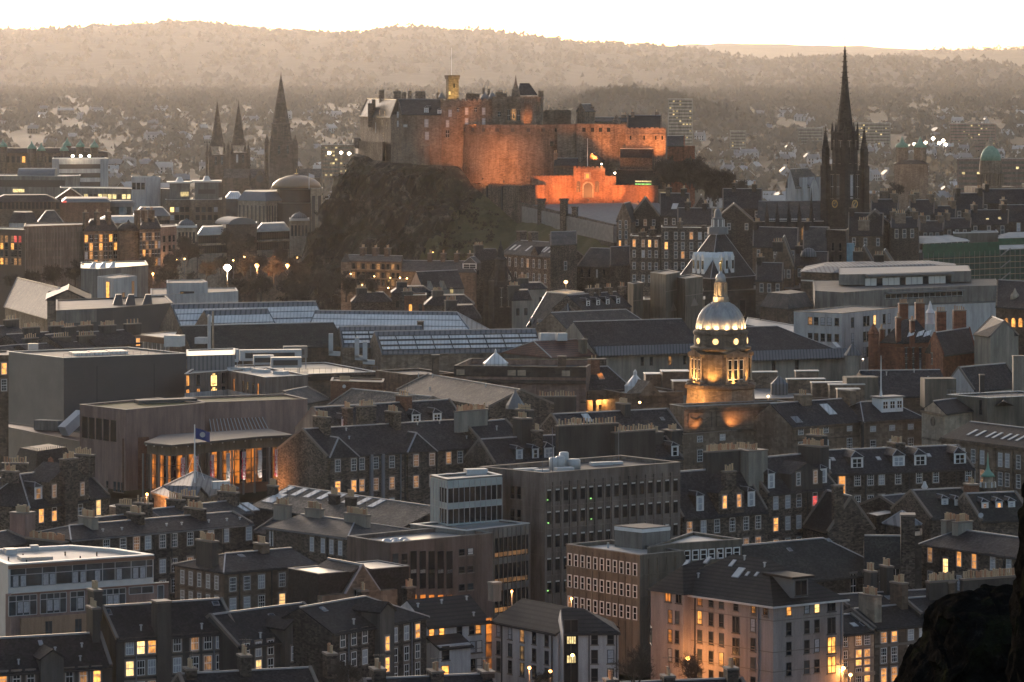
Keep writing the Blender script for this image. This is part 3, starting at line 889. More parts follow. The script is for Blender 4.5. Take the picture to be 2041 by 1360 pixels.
c = g.p(g.t(1596),0,-2.6); m = MB().m('lead'); m.box(c,g.u,1.25,2.6,90.6,93.2); m.m('tile_dark'); m.box(c,g.u,1.9,3.2,93.2,93.5); m.build('dormer',b.root); window(b.root,g.p(g.t(1596),91.9,0.02),g.rz,'twin',2.0,2.0,'d')
b.fin()
# --- small tenements at the lamplit corner
b = terrace('tenement','small pale tenement above the lamplit street corner with two rooflights',(1678,1267),(1742,1261),84.3,w=10,zb=76,wall='sandstone_pale')
b.gable(ry=(1710,1226),roof='slate_dark')
b.F[0].rows([1683,1711,1728],[(1711,1276,'ddd',1.5),(1711,1311,'dll',2.2),(1711,1346,'ldl',2.0)],1.0,1.5,'sash')
b.F[0].band('shop_fascia','sandstone_pale',78.6,79.1,0.25); b.F[0].band('string_course','sill_stone',80.8,81.1,.12)
b.skylight(1702,.4,.9,1.1,'steel_grey'); b.skylight(1722,.4,.9,1.1,'glass'); b.chim(1730,2.8,3.6,1.2,7,0.5); b.fin()
b = terrace('tenement','long dark ashlar tenement running behind the rock with amber windows',(1743,1256),(1905,1240),84.4,w=10.5,zb=76,wall='sandstone_brown')
b.gable(ry=(1800,1208),roof='slate_dark')
b.F[0].rows([1761,1782,1815,1838,1866],[(1761,1271,'llwpd',1.5),(1761,1307,'ddoll',2.1),(1761,1346,'llddl',2.0)],1.0,1.5,'sash')
b.F[0].band('string_course','sill_stone',82,82.3,.12)
for x,u,p in ((1792,3.4,5),(1885,3,6)): b.chim(x,u,2.6,1.1,p,0)
b.fin()
b = terrace('tenement','rear slate row whose tall harled stacks rise before the church roof',(1690,1212),(1900,1200),86,w=9,zb=76,wall='harl_grey')
b.gable(ry=(1790,1182),roof='slate_dark')
for x,u,p in ((1735,3.4,6),(1767,4.0,5)): b.chim(x,u,2.2,1.0,p,0)
b.skylight(1772,.5,.9,1.3,'lead'); b.fin()
# --- tenement row near the rock
b = terrace('tenement','rubble tenement beside the rock with five amber windows and two white stacks',(1837,1086),(2046,1116),91,w=10.5,zb=76,wall='rubble')
b.gable(ry=(1900,1057),hip=(2.5,0),roof='slate',cope=None)
b.F[0].rows([1854,1885,1912,1942,1979,2011],[(1854,1106,'m.ll'),(1854,1153,'dwww.w')],1.0,2.2,'sash'); b.F[0].rows([1885],[(1885,1129,'b')],1.1,2.3,'sash'); b.F[0].rows([1979,2011],[(1979,1121,'ww')],1.0,2.2,'sash')
for x in (1875,1903,2001): b.F[0].pipe(x)
b.chim(1899,1.6,2.4,1.2,6,.6,'harl_cream'); b.chim(1922,1.6,3.0,1.2,7,.4,'harl_cream'); b.dish(b.F[0].p(3,95,-9)); b.fin()
b = terrace('tenement','harled terrace back showing long pot rows just above the rock',(1835,1226),(2046,1210),85.6,w=9,zb=76,wall='harl_grey')
b.gable(ry=(1930,1187),roof='slate_dark')
for x,ln,p in ((1872,4.6,13),(1926,2.4,5),(1965,4.6,12),(2012,4.2,10)): b.chim(x,2.5,0.9,ln,p,0.6)
b.fin()
# --- big church roof
b = terrace('church','long dark stone church with a huge steep mossy slate roof',(1476,1172),(1779,1142),87.5,w=17,zb=76,wall='rubble_dark')
b.gable(ry=(1650,1075),hip=(0,6),roof='slate_church',cope=None)
for x in (1700,1725,1752): b.F[0].rows([x],[(x,1168 - (x - 1700) * .1,'d')],1.1,3.6,'stone')
b.skylight(1574,.78,.7,.8,'lead','roof_vent'); b.skylight(1652,.93,.7,.8,'lead','roof_vent')
b.fin()
b = terrace('church','narrow dark church transept roof beside its square stump',(1722,1130),(1816,1131),89,w=12,zb=76,wall='rubble_dark')
b.gable(ry=(1760,1071),roof='slate_church',cope=None)
stack(b.root,b.F[0].p(b.F[0].L - .5,0,.5),b.F[0].u,b.F[0].n,96.8,76,2.0,3,0,'rubble_dark')
f = b.F[0]; f.rows([1760,1785],[(1760,1160,'dd')],1.2,4.0,'stone'); b.fin()
b = dblock('stone_block','blank dark stone stump between the church and the rubble tenement',[(1812,600),(1838,602),(1838,611),(1812,609)],1074,76,wall='sooty_stone'); b.flat(.3,None); b.fin()
# --- low concrete office
P = [(1129,1093),(1275,1115),(1364,1106)]
b = block('office_block','small concrete office with three rows of white-rimmed windows',P,92.5,zb=76,wall='concrete_olive')
b.flat(0.5,'concrete_grey','flat_roof_pale',.4)
cols = [1136,1148.5,1161.5,1174,1187,1200,1213,1226,1239,1252.5,1266]
f = b.F[0]; f.rows(cols,[(1136,1116,'ddddddddddd'),(1136,1158.5,'ddddddddddd'),(1136,1201,'mddddddddddd')],0.95,1.85,'white')
ts = [f.t((cols[k] + cols[k + 1]) / 2) for k in range(10)]; f.grid('precast_frame','concrete_olive',ts,[90,86.9,83.8],.11,.14)
g = b.F[1]; g.grid('precast_frame','concrete_olive',[g.L * k / 5 for k in range(6)],[90.2,87.2,84],.12,.14)
for px in (1212,1300): b.part('roof_vent',MB().m('steel_grey').box(V2(XZ(px,1093,92.5)),Vector((1,0)),.15,.15,92.5,93.3))
b.fin()
b = block('office_block','concrete rear wing with one row of square white windows',[(1290,1098),(1337,1090),(1479,1081),(1380,1066)],93.2,zb=76,wall='concrete_olive')
b.flat(0.35,'concrete_grey','flat_roof_pale',.4); b.F[1].rows([1369,1386,1402,1418,1435,1452,1468],[(1468,1101,'ddddddd')],1.15,1.5,'white'); b.fin()
b = block('plant_room','plain olive roof box with a white band on the concrete office',[(1225,1048),(1280,1054),(1336,1049)],95.5,zb=92.45,wall='concrete_grey')
b.flat(0.05,None,'flat_roof',.2)
for k in (0,1): b.F[k].band('white_band','white_paint',94.9,95.4,.06)
b.fin()
# ================================================================ second band: hotel, terraces, concrete offices
# --- glass fronted hotel
P = [(16,1132),(306,1112),(232,1100),(140,1093),(-60,1104)]
b = block('hotel','low modern hotel with two glazed storeys and a pale shining flat roof',P,91,zb=76,wall='coping_pale')
b.flat(0.35,'white_paint','flat_roof_pale',.9,ct=.16)
f = b.F[0]
def glazed(f,z0,z1,pxs,mat='glass_blue',fr='steel_grey',tr=(),out=.04):
 """strip of glazing, one pane part per bay, with a frame of mullions"""
 ts = [f.t(x) for x in pxs]
 for a,c in zip(ts,ts[1:]):
  m = MB().m(mat if isinstance(mat,str) else mat[RND.randrange(len(mat))])
  m.prism([V2(f.p(a + .05,0,.005)),V2(f.p(c - .05,0,.005)),V2(f.p(c - .05,0,out)),V2(f.p(a + .05,0,out))],z0,z1)
  m.build('pane',f.root)
 f.grid('window_frame',fr,ts,[z0,z1] + list(tr),.05,out + .06,z0,z1,ts[0],ts[-1])
bays = [20,51,84,111,144,171,204,229,261,291,304]
glazed(f,88.2,90.8,bays,tr=(89.9,))
f.band('fascia','purlin_brown',90.83,91.3,.35)
for x in (31,46,91,104,150,165,194,237,270,284): window(f.root,f.p(f.t(x),89.0,.05),f.rz,'none',.9,1.6,'w')
lo = [f.p(-.4,0,2.0),f.p(f.L + 1.4,0,2.0),f.p(f.L + 1.4,0,.05),f.p(-.4,0,.05)]
lw = Bld('hotel','x',[V2(p) for p in lo],87.6,76,'harl_pink')
bpy.data.objects.remove(lw.root); lw.root = b.root
for q in lw.F: q.root = b.root
g = lw.F[0]; m = MB().m('harl_pink'); m.prism(lw.pts,76,87.4); m.build('lower_storey',b.root)
g.band('ledge','purlin_brown',87.41,87.62,.25); g.band('ledge_coping','coping_pale',87.625,87.75,.2)
glazed(g,84.5,87.3,[17,32,46,59,73],tr=(86.5,)); glazed(g,84.5,87.3,[80,93,107,119,132],tr=(86.5,)); glazed(g,84.5,87.3,[140,153,168],tr=(86.5,)); glazed(g,84.5,87.3,[198,212,225,237,250],tr=(86.5,)); glazed(g,86.3,87.3,[257,282,305]); glazed(g,84.5,87.3,[314,326])
for x in (40,52,99,112,160,219,231): window(b.root,g.p(g.t(x),85.6,.05),g.rz,'none',.9,1.6,'w')
m = MB().m('harl_peach'); m.prism([g.p(g.t(40),0,.5),g.p(g.t(170),0,.5),g.p(g.t(170),0,0),g.p(g.t(40),0,0)],76,84.1); m.build('lower_storey',b.root)
h = Fac(b.root,V2(g.p(g.t(40),0,.5)),V2(g.p(g.t(170),0,.5)),76,84); h.rows([97,156],[(97,1254,'gg')],1.0,2.2,'twin')
for px,py,sx,sy,hh,mt in ((70,1116,2.4,1.6,.5,'flat_roof_pale'),(20,1105,.8,1.2,.8,'plant_white'),(68,1098,.6,.6,.8,'plant_white')): b.part('roof_box',MB().m(mt).box(V2(XZ(px,py,91)),Vector((.9,.3)),sx,sy,91.04,91.04 + hh))
for px,py in ((17,1118),(53,1124),(130,1108),(160,1117),(46,1112),(193,1109)): b.part('roof_vent',MB().m('pipe_dark').box(V2(XZ(px,py,91)),Vector((1,0)),.1,.1,91.04,91.6))
b.fin()
# --- hipped tenement beside it
b = block('tenement','brown hipped tenement with blinds in its narrow end and a broad stack on the eaves',[(348,1127),(447,1143),(633,1126)],88,zb=76,wall='sandstone_brown')
b.gable(ry=(540,1099),hip=(4.5,0),axis='n',cope=None)
b.F[0].rows([364,380.5,397.5,415,432],[(397.5,1156,'kkdkk'),(397.5,1196,'kkdkk')],.95,2.0,'sash')
b.F[1].rows([464,492,521,562,590.5,615.5],[(464,1165,'ddwddd'),(464,1206,'wwdbwd'),(464,1248,'dddddd')],1.05,2.0,'sash')
for x in (477,541,604): b.F[1].pipe(x)
g = b.F[0]; stack(b.root,g.p(g.t(402),0,-1.0),g.u,g.n,92.3,86,3.9,1.2,9,'harl_grey')
b.chim(521,1.4,2.4,1.3,4); b.skylight(481,.8,.8,1,'lead'); b.fin()
# --- terraces behind
b = terrace('tenement','long blackened ashlar terrace behind the hotel with its pale gutter line',(143,1078),(505,1046),89,w=11,zb=76,wall='rubble_dark')
b.gable(ry=(300,1037),hip=(3,0),gut='lead')
b.F[0].rows([212,245,272,295,324,347,379,420,450,496],[(212,1089,'dddwdddwww'),(324,1129,'dddddddddd'),(324,1170,'dddddddddd')],1.1,2.1,'sash')
for x in (308,342,445): b.F[0].pipe(x)
for x,ln,p,mm in ((172,4.0,8,'harl_cream'),(266,3.4,7,None),(385,4.6,9,None)): b.chim(x,1.5,ln,1.1,p,.6,mm)
for x in (205,243,332,362,416,452,478): b.vent(x,.35,.3)
b.fin()
b = terrace('tenement','pink harled gable with tall pots next to the glazed lantern at the edge',(-30,1098),(66,1082),88,w=10,zb=76,wall='harl_pink')
b.gable(ry=(20,1060)); b.chim(45,2.8,3.0,2.6,9,0); b.fin()
b = terrace('tenement','low roof behind the hotel carrying a long battlement of dark pots',(20,1128),(150,1112),86,w=7,zb=76,wall='harl_grey')
b.gable(ry=(80,1103),roof='slate_dark'); b.chim(85,2.2,1.0,8.5,20,1.0,None,None,True,'terracotta'); b.fin()
b = terrace('tenement','grey ashlar terrace with a hipped end and pale sashes behind the gabled hall',(530,1052),(693,1074),89,w=14,zb=76,wall='rubble')
b.gable(ry=(640,1033),hip=(0,6.5),roof='slate_grey',gut='lead',cope=None)
b.F[0].rows([541,622,644,661,678.5],[(644,1088,'wwwww')],.95,2.2,'sash')
for x in (542,653): b.F[0].pipe(x)
for x,ln,p in ((566,3.4,8),(630,3.6,10),(715,5.2,14)): b.chim(x,1.5,1.0,ln,p,.3,'harl_cream')
b.fin()
b = terrace('tenement','low tenement fronted by a bright row of orange pots',(548,1098),(618,1106),85.5,w=7,zb=76,wall='rubble')
b.gable(ry=(590,1083)); b.chim(583,1.9,1.0,5.0,15,0.8,None,None,True,'terracotta'); b.fin()
# --- gabled hall between
P = [V2(XZ(635,1146,89)),V2(XZ(815,1130,89))]; u = (P[1] - P[0]).normalized(); n = Vector((-u.y,u.x))
b = Bld('church_hall','sandstone hall with one steep gable set in dark flat topped slate slopes',[P[0],P[1],P[1] + n * 8,P[0] + n * 8],89,76,'slate_dark')
b.flat(.05,'lead','flat_roof_wet',.3)
f = b.F[0]; m = MB().m('sandstone'); ta = f.t(714)
m.prism([f.p(-.2,0,1.2),f.p(f.t(783),0,1.2),f.p(f.t(783),0,.01),f.p(-.2,0,.01)],76,f.z(640,1186))
zg,za = f.z(640,1186),f.z(714,1126)
m.loft([[f.p(f.t(681),zg - .01,1.25),f.p(f.t(748),zg - .01,1.25),f.p(ta,za,1.25)],[f.p(f.t(681),zg - .01,.01),f.p(f.t(748),zg - .01,.01),f.p(ta,za,.01)]]); m.build('sandstone_front',b.root)
m = MB().m('flashing'); m.beam(f.p(f.t(680),zg,1.0),f.p(ta,za + .15,1.0),.16); m.beam(f.p(f.t(749),zg,1.0),f.p(ta,za + .15,1.0),.16); m.beam(f.p(ta,za + .1,1.0),f.p(ta,za + .1,-8),.14); m.build('gable_coping',b.root)
m = MB().m('slate'); m.loft([[f.p(ta - 2,89.1,1),f.p(ta + 2,89.1,1),f.p(ta,za,1)],[f.p(ta - 2,89.1,-8),f.p(ta + 2,89.1,-8),f.p(ta,za,-8)]]); m.build('roof',b.root)
h = Fac(b.root,V2(f.p(0,0,1.26)),V2(f.p(f.L,0,1.26)),76,88); h.win(711,f.z(711,1186),.9,2.0,'d','stone')
stack(b.root,f.p(f.t(703),0,2.6),f.u,f.n,f.z(703,1172),76,1.2,1.2,3,'rubble_dark'); stack(b.root,f.p(f.t(795),0,2.6),f.u,f.n,f.z(795,1165),76,1.5,1.2,4,'rubble_dark')
b.fin()
# --- brown college block
b = block('college_block','brown concrete block with tall window slots and small square lights',[(692,1077),(777,1091),(982,1071)],90.5,zb=76,wall='concrete_rose')
b.flat(.55,'concrete_grey','flat_roof_wet',.45)
f = b.F[1]
for x in (788,806): f.win(x,f.z(x,1114),1.15,1.6,'d','plain')
for x in (824,842.5,860,878,895.5):
 f.win(x,f.z(x,1136),1.2,5.6,'d','none'); f.win(x,f.z(x,1139),1.1,.55,'p','none'); f.win(x,f.z(x,1197),1.2,1.8,'o','plain')
for yy in (1101,1136,1171): f.rows([920,937.5],[(920,yy,'dp' if yy == 1101 else 'dd')],1.1,1.0,'plain')
for px,py in ((771,1083),(787,1081),(805,1080),(790,1085),(812,1084)): b.part('rooflight_dome',MB().m('plant_white').lathe(V2(XZ(px,py,90.5)),[(.8,90.5),(.78,90.8),(.5,91.1),(.05,91.25)],12),True)
b.fin()
# --- glazed block with fins and its low wing
b = block('glass_block','pale glass cube with vertical fins perched on the office wing',[(859,952),(892,960),(1000,951.5)],97.9,zb=91.05,wall='concrete_grey')
b.flat(.3,'coping_pale','flat_roof_wet',.5)
for k,(za,zb_) in enumerate(((91.4,93.6),(94.6,96.8))):
 for f in b.F[:2]:
  m = MB().m('glass' if k or 1 else 'glass'); m.prism([f.p(.05 if f is b.F[1] else f.L * .55,0,.005),f.p(f.L - .05,0,.005),f.p(f.L - .05,0,.05),f.p(.05 if f is b.F[1] else f.L * .55,0,.05)],za,zb_); m.build('glazing',b.root)
for f in b.F[:2]:
 m = MB().m('pale_glass'); m.prism([f.p(0,0,.0),f.p(f.L,0,.0),f.p(f.L,0,.03),f.p(0,0,.03)],91.1,98.0); m.build('glass_skin',b.root)
 k = int(f.L / .95); f.grid('fin','steel_grey',[f.L * q / k for q in range(k + 1)],[93.65,94.55],.035,.14)
b.part('rooflight',MB().m('plant_white').box(V2(XZ(948,946,97.9)),Vector((.9,.3)),1.8,.9,97.9,98.8)); b.fin()
b = block('office_wing','low glass and concrete wing below the glass cube with warm desks inside',[(818,1049),(930,1062),(1055,1047),(960,1036)],91,zb=76,wall='concrete_grey')
b.flat(.25,'coping_pale','flat_roof_wet',.5)
f = b.F[1]; t0 = f.t(984)
for za,zb_ in ((86.6,89.6),(82.6,85.6),(78.2,81.6)):
 m = MB().m('glass'); m.prism([f.p(t0,0,.005),f.p(f.L - .3,0,.005),f.p(f.L - .3,0,.05),f.p(t0,0,.05)],za,zb_); m.build('glazing',b.root)
 m = MB().m('lit_dim'); m.prism([f.p(t0 + .2,0,.051),f.p(f.L - .5,0,.051),f.p(f.L - .5,0,.06),f.p(t0 + .2,0,.06)],za + .15,za + .8); m.build('lit_strip',b.root)
f.grid('fin','cladding_grey',[t0 + (f.L - t0) * q / 8 for q in range(9)],[],.04,.2,77,91); b.fin()
# --- big concrete office
b = block('office_block','tall brown concrete office with four storeys of blinds in deep bays',[(957,939),(1084,952),(1356,930),(1237,916)],98,zb=76,wall='concrete')
b.flat(.6,'sill_stone','flat_roof',.45)
f = b.F[1]; cols = [1094 + 16.8 * k for k in range(16)]
rows = [(1094,y,'d' * 16) for y in (988,1032,1079,1125,1171)]
for r in rows:
 z = f.z(r[0],r[1])
 for k,px in enumerate(cols):
  f.win(px,z,.95,2.0,'d' if k != 4 or r[1] > 1040 else 'd','none'); window(b.root,f.p(f.t(px),z + 0.85,.03),f.rz,'none',.95,.32,'p',False).name = 'blind'
ts = [f.t(c + 8.4) for c in cols[:-1]] + [f.t(cols[0] - 8)]
f.grid('precast_frame','concrete',ts,[],.2,.25,76,97.2)
for y in (970,1010,1055,1102,1148): f.band('string_course','concrete',f.z(1094,y) - .08,f.z(1094,y) + .08,.18)
for x,y in ((1091,998),(1177,995),(1092,1044),(1178,1036),(1091,1179)): b.part('indicator_lamp',MB().m('lit_green').box(V2(f.p(f.t(x),0,.06)),f.u,.14,.03,f.z(x,y),f.z(x,y) + .2))
g = b.F[0]; g.rows([1022,1035],[(1022,981,'dd'),(1022,1027,'dd'),(1022,1074,'dd'),(1022,1120,'dd')],.95,2.0,'plain')
for y in (970,1010,1055,1102): g.band('string_course','concrete',g.z(1035,y) - .06,g.z(1035,y) + .06,.06)
def cyl(px,py,z,r,h,mat='plant_white'): return b.part('water_tank',MB().m(mat).lathe(V2(XZ(px,py,z)),[(r,z + .03),(r,z + h - .15),(r * .8,z + h),(.05,z + h + .02)],12),True)
for px,py,r,h in ((1104,936,.75,1.9),(1117,936,.75,2.1),(1124,934,.75,2.6),(1143,934,1.1,1.5)): cyl(px,py,98,r,h)
for px,py,sx,sy,hh in ((1124,940,1.5,.8,.6),(1198,928,1.9,.6,.5),(1222,926,1.6,.5,.4),(1080,941,1.2,.5,.35),(1048,938,2.0,.6,.3)): b.part('roof_plant',MB().m('plant_white').box(V2(XZ(px,py,98)),Vector((.9,.35)),sx,sy,98.05,98.05 + hh))
for px,py,hh in ((1101,942,7),(1233,919,5),(1081,950,2.4)): b.part('aerial',MB().m('pipe_grey').box(V2(XZ(px,py,98)),Vector((1,0)),.05,.05,98,98 + hh))
b.fin()
# --- skylit long roof
b = terrace('workshop','long grey slated workshop roof with eight slanting glazed rooflights',(498,1010),(800,1056),86,w=16,zb=76,wall='rubble_dark')
b.gable(ry=(650,982),roof='slate_brown',cope=None)
for x in (571,597,622,648,672,698,724,751): b.skylight(x,.80,1.6,3.0,'roof_glass')
b.skylight(548,.42,3.2,3.6,'roof_glass')
for x,p in ((577,5),(700,5),(733,4)): b.chim(x,.6,.9,2.2,p,3.5,None,None)
b.fin()
b = terrace('tenement','slate terrace back whose long pot rows stand under the rooflights',(505,1062),(690,1088),87,w=9,zb=76,wall='rubble')
b.gable(ry=(600,1040))
b.fin()
# --- tenement with floodlit gable
b = terrace('tenement','rubble tenement with a glowing orange gable and two hipped bays',(651,912),(968,891),91,cx=553,zb=76,wall='rubble')
b.gable(ry=(700,852))
f = b.F[0]; cols = [673,705,721,749,781,829,861,894,917,948]
f.rows(cols,[(673,928,'dwdddldldd'.replace('l','m')),(673,971,'llmmmmmddm'),(673,1013,'ddddmmdddd'.replace('m','d'))],1.15,2.2,'sash')
for x in (738.5,761.5): f.pipe(x,'pipe_grey',.28)
for x,mt in ((714,'pipe_dark'),(798,'pipe_grey'),(807,'pipe_dark'),(870,'pipe_dark'),(926,'pipe_dark')): f.pipe(x,mt,.1)
for xa,xb,xm in ((653,713,668),(808,869,825)):
 m = MB().m('slate'); a,c = f.p(f.t(xa),b.zt,.7),f.p(f.t(xb),b.zt - .2,.7); zz = b.zt + 3.3; md = f.p((f.t(xa) + f.t(xb)) / 2,zz,-1.4); m2 = f.p((f.t(xa) + f.t(xb)) / 2,zz,-4.2); a2,c2 = f.p(f.t(xa),b.zt,-3),f.p(f.t(xb),b.zt,-3)
 m.add([a,c,c2,a2,md,m2],[(0,1,4),(1,2,5,4),(3,0,4,5),(2,3,5),(3,2,1,0)]); m.m('flashing'); m.beam(a,md,.12); m.beam(c,md,.1); m.beam(md,m2,.1); m.build('bay_roof',b.root)
 w_ = MB().m('rubble'); w_.prism([f.p(f.t(xa) + .3,0,.45),f.p(f.t(xb) - .3,0,.45),f.p(f.t(xb) - .3,0,.0),f.p(f.t(xa) + .3,0,.0)],76,b.zt - .02); w_.build('bay',b.root)
 g = Fac(b.root,V2(f.p(f.t(xa),0,.46)),V2(f.p(f.t(xb),0,.46)),76,b.zt)
 for x in cols:
  if xa + 4 < x < xb - 4:
   for zz,ch in ((f.z(673,928),'m' if xa > 800 else 'd'),(f.z(673,971),'l' if xa < 800 else 'm')): g.win(x,zz,1.15,2.2,ch)
b.chim(640,2.4,4.2,1.3,11,.2,None,7); b.chim(781,2.6,3.4,1.4,9,.4); b.chim(745,3.6,1.6,3.4,8,-2.6); b.chim(956,2.2,4.0,1.2,0,0)
for x,t in ((690,.85),(696,.55),(832,.9),(876,.9),(930,.3)): b.vent(x,t,.4)
b.fin()
b = terrace('tenement','dark slate tenement with three lead dormers and a pale gable behind the orange gable',(657,866),(932,848),92,w=12,zb=76,wall='harl_cream')
b.gable(ry=(720,809))
for x,ch in ((689,'r'),(829,'d'),(871,'d'),(735,'d')): b.dormer(x,.22,1.9,1.7,ch)
b.chim(802,1.6,3.6,1.4,4,.5,'brick_brown'); b.chim(662,0.4,2,1.2,6,5.2,'rubble'); b.fin()
# --- brown tiled halls in front of the museum
b = terrace('hall','mottled stone slated hall roof with a white ridge and three ridge vents',(790,779),(975,812),91,w=15,zb=76,wall='rubble')
b.gable(ry=(900,756),roof='slate_brown',gut=None)
for x,t in ((834,.85),(862,.9),(968,.85),(857,.25)): b.vent(x,t,.6)
b.fin()
b = terrace('hall','smaller mottled stone slated hall roof with a crooked white ridge',(650,812),(812,829),88.5,w=14,zb=76,wall='rubble')
b.gable(ry=(750,782),roof='slate_brown',gut=None); b.fin()
b = dblock('brick_house','long dark brick stack house between the two stone slated halls',[(659,850),(763,846),(766,856),(662,860)],762,76,wall='brick_brown'); b.flat(.2,'sill_stone')
for k in range(8): place('chimney_pot',pot_mesh('buff_pot'),b.root,(*XD(678 + k * 2.6,852),b.zt + .2))
b.dish(Vector((*XD(686,848.5),b.zt - .8))); b.fin()
b = terrace('house','little harled house with a lean gable beside the long brick stack',(605,806),(655,796),89.5,w=10,zb=76,wall='harl_cream')
b.gable(ry=(640,768),roof='slate_grey',axis='u'); b.fin()
# --- pale flats behind the dark cube
zt = 93
b = block('apartment_block','modern flats with brown upper storey, white band below and a bright flat roof',[(450,741),(529,756),(614,751)],zt,zb=76,wall='concrete')
b.flat(.35,'coping_pale','flat_roof_pale',.4)
f = b.F[0]
for q in b.F[:2]: q.band('white_band','harl_white',76.1,89.1,.05)
f.rows([467,485,494,505,515],[(467,768,'odddo'),(467,800,'doddd')],.75,2.8,'none')
for px,py,sx in ((475,738,3.0),(520,742,2.0),(560,746,1.5)): b.part('roof_box',MB().m('plant_white').box(V2(XZ(px,py,zt)),Vector((.8,-.5)),sx,1.2,zt + .04,zt + .7))
b.fin()
b = block('apartment_block','set back wing of the modern flats with two stacks of glowing windows',[(368,749),(452,742),(470,733),(385,738)],zt,zb=76,wall='concrete')
b.flat(.35,'coping_pale','flat_roof_pale',.4); f = b.F[0]; f.band('white_band','harl_white',76.1,89.1,.05)
f.rows([374,395,426,445],[(374,759,'ldbd'),(374,787,'llbd')],1.0,2.4,'twin'); f.rows([426],[(426,759,'b'),(426,786,'b')],2.0,2.5,'twin'); b.fin()
# --- dark cube and its apron
b = block('fly_tower','huge windowless dark grey clad cube with a bright roof edge',[(15,704),(127,717),(371,707.5)],97,zb=74,wall='cladding_grey')
b.flat(.3,'coping_pale','flat_roof',.35)
f = b.F[1]; m = MB().m('cladding_dark'); m.prism([f.p(0,0,.0),f.p(f.L,0,.0),f.p(f.L,0,.06),f.p(0,0,.06)],74,97.3); m.build('dark_cladding',b.root)
for x in (193,307): f.band('joint','pipe_dark',76,95.3,.08,f.t(x) - .12,f.t(x) + .12)
f.grid('railing','pipe_dark',[f.L * k / 16 for k in range(17)],[98.3],.02,.04,97.4,98.3);
for k in range(3): b.part('rooflight',MB().m('roof_glass').box(V2(XZ(160 + k * 36,707.5 - k * 1.8,97)),Vector((.95,.3)),2.0,3.4,97.04,97.6))
b.part('plant_box',MB().m('steel_grey').box(V2(XZ(66,697,97)),Vector((1,.2)),1.1,.7,97,98.4)); b.fin()
b = block('stage_block','long low grey clad wall running below the dark cube',[(-60,835),(0,851),(215,894),(215,870)],84,zb=74,wall='cladding_grey')
b.flat(.2,'sill_stone','tile_red',.3)
d = V2(XZ(100,860,84)); b.part('air_duct',MB().m('concrete_grey').box(V2(XZ(98,858,84)),Vector((.92,-.38)),3.0,1.4,84.1,86.2)); p0 = XZ(126,860,85); p1 = XZ(156,815,89); b.part('air_duct',MB().m('steel_grey').beam(p0,p0 + Vector((3.4,4,3.2)),1.1)); b.fin()
# --- festival hall with glowing foyer
b = block('concert_hall','pinkish stone concert hall with streaked blank walls and a mossy roof',[(159,810),(251,821),(408,807)],92,zb=76,wall='harl_pink')
b.flat(.3,'sill_stone','moss_roof',.5)
f = b.F[0]
for q in range(5): window(b.root,f.p(f.L * (.06 + .155 * q) + .9,f.z(170,852) - .0,.0),f.rz,'none',2.1,4.4,'d')
f.rows([229,237,244.5],[(237,971,'ggg')],.9,2.0,'plain'); f.win(214,f.z(214,966),.7,1.5,'d','plain')
g = b.F[1]; m = MB().m('brick_brown'); m.prism([f.p(f.L - .8,0,.3),g.p(g.t(293),0,.6),g.p(g.t(293),0,0),f.p(f.L - .8,0,0)],76,g.z(260,874)); m.build('brick_pier',b.root)
b.part('roof_plant',MB().m('flat_roof').box(V2(XZ(330,803,92)),Vector((.9,.4)),6.5,1.6,92.05,92.8)); b.fin()
b = terrace('concert_hall','set back streaked stone wing of the concert hall above the glazed lean-to',(407,806),(613,799),92,w=14,zb=76,wall='harl_pink'); b.flat(.3,'sill_stone','moss_roof',.5)
f = b.F[0]; zt0,zb0 = f.z(420,836),f.z(420,866)
m = MB().m('purlin_brown'); t0,t1 = f.t(412),f.t(528); m.loft([[f.p(t0,zb0,3.6),f.p(t1,zb0,3.6),f.p(t1 - .6,zt0,.02),f.p(t0 + .6,zt0,.02)],[f.p(t0,zb0 - 1.5,3.5),f.p(t1,zb0 - 1.5,3.5),f.p(t1,zb0 - 1.5,.02),f.p(t0,zb0 - 1.5,.02)]]); m.build('glazed_roof',b.root)
m = MB().m('steel_grey')
for k in range(16): t = t0 + (t1 - t0) * k / 15; m.beam(f.p(t,zb0 + .05,3.65),f.p(t0 + .6 + (t1 - t0 - 1.2) * k / 15,zt0 + .05,.1),.07)
for k in range(15): t = t0 + (t1 - t0) * k / 14; m.beam(f.p(t,zb0,3.65),f.p(t,zb0 - 1.5,3.6),.06)
m.beam(f.p(t0,zb0,3.7),f.p(t1,zb0,3.7),.12); m.build('glazing_bar',b.root); b.fin()
zc = 87
pts = [V2(XZ(x,y,zc)) for x,y in ((287,886),(341,892),(512,875),(584,871))]
back = [pts[3] + Vector((-6,14)),pts[0] + Vector((2,16))]
rt = thing('glass_foyer','curved glass foyer glowing amber under a dark canopy with tall columns','building',(pts[1].x,pts[1].y,76))
m = MB().m('cladding_dark'); m.prism(pts + back,zc,zc + .45); m.build('canopy',rt)
ins = [V2(XZ(x,y,zc)) for x,y in ((293,883.5),(341,888.5),(512,872.5),(584,868.8))]
m = MB().m('concrete_olive'); m.prism(ins + back,84.9,zc - .01); m.build('soffit_beam',rt)
m = MB().m('purlin_brown'); m.prism([p + Vector((0.5,1.2)) for p in ins] + back,76,78); m.build('plinth',rt)
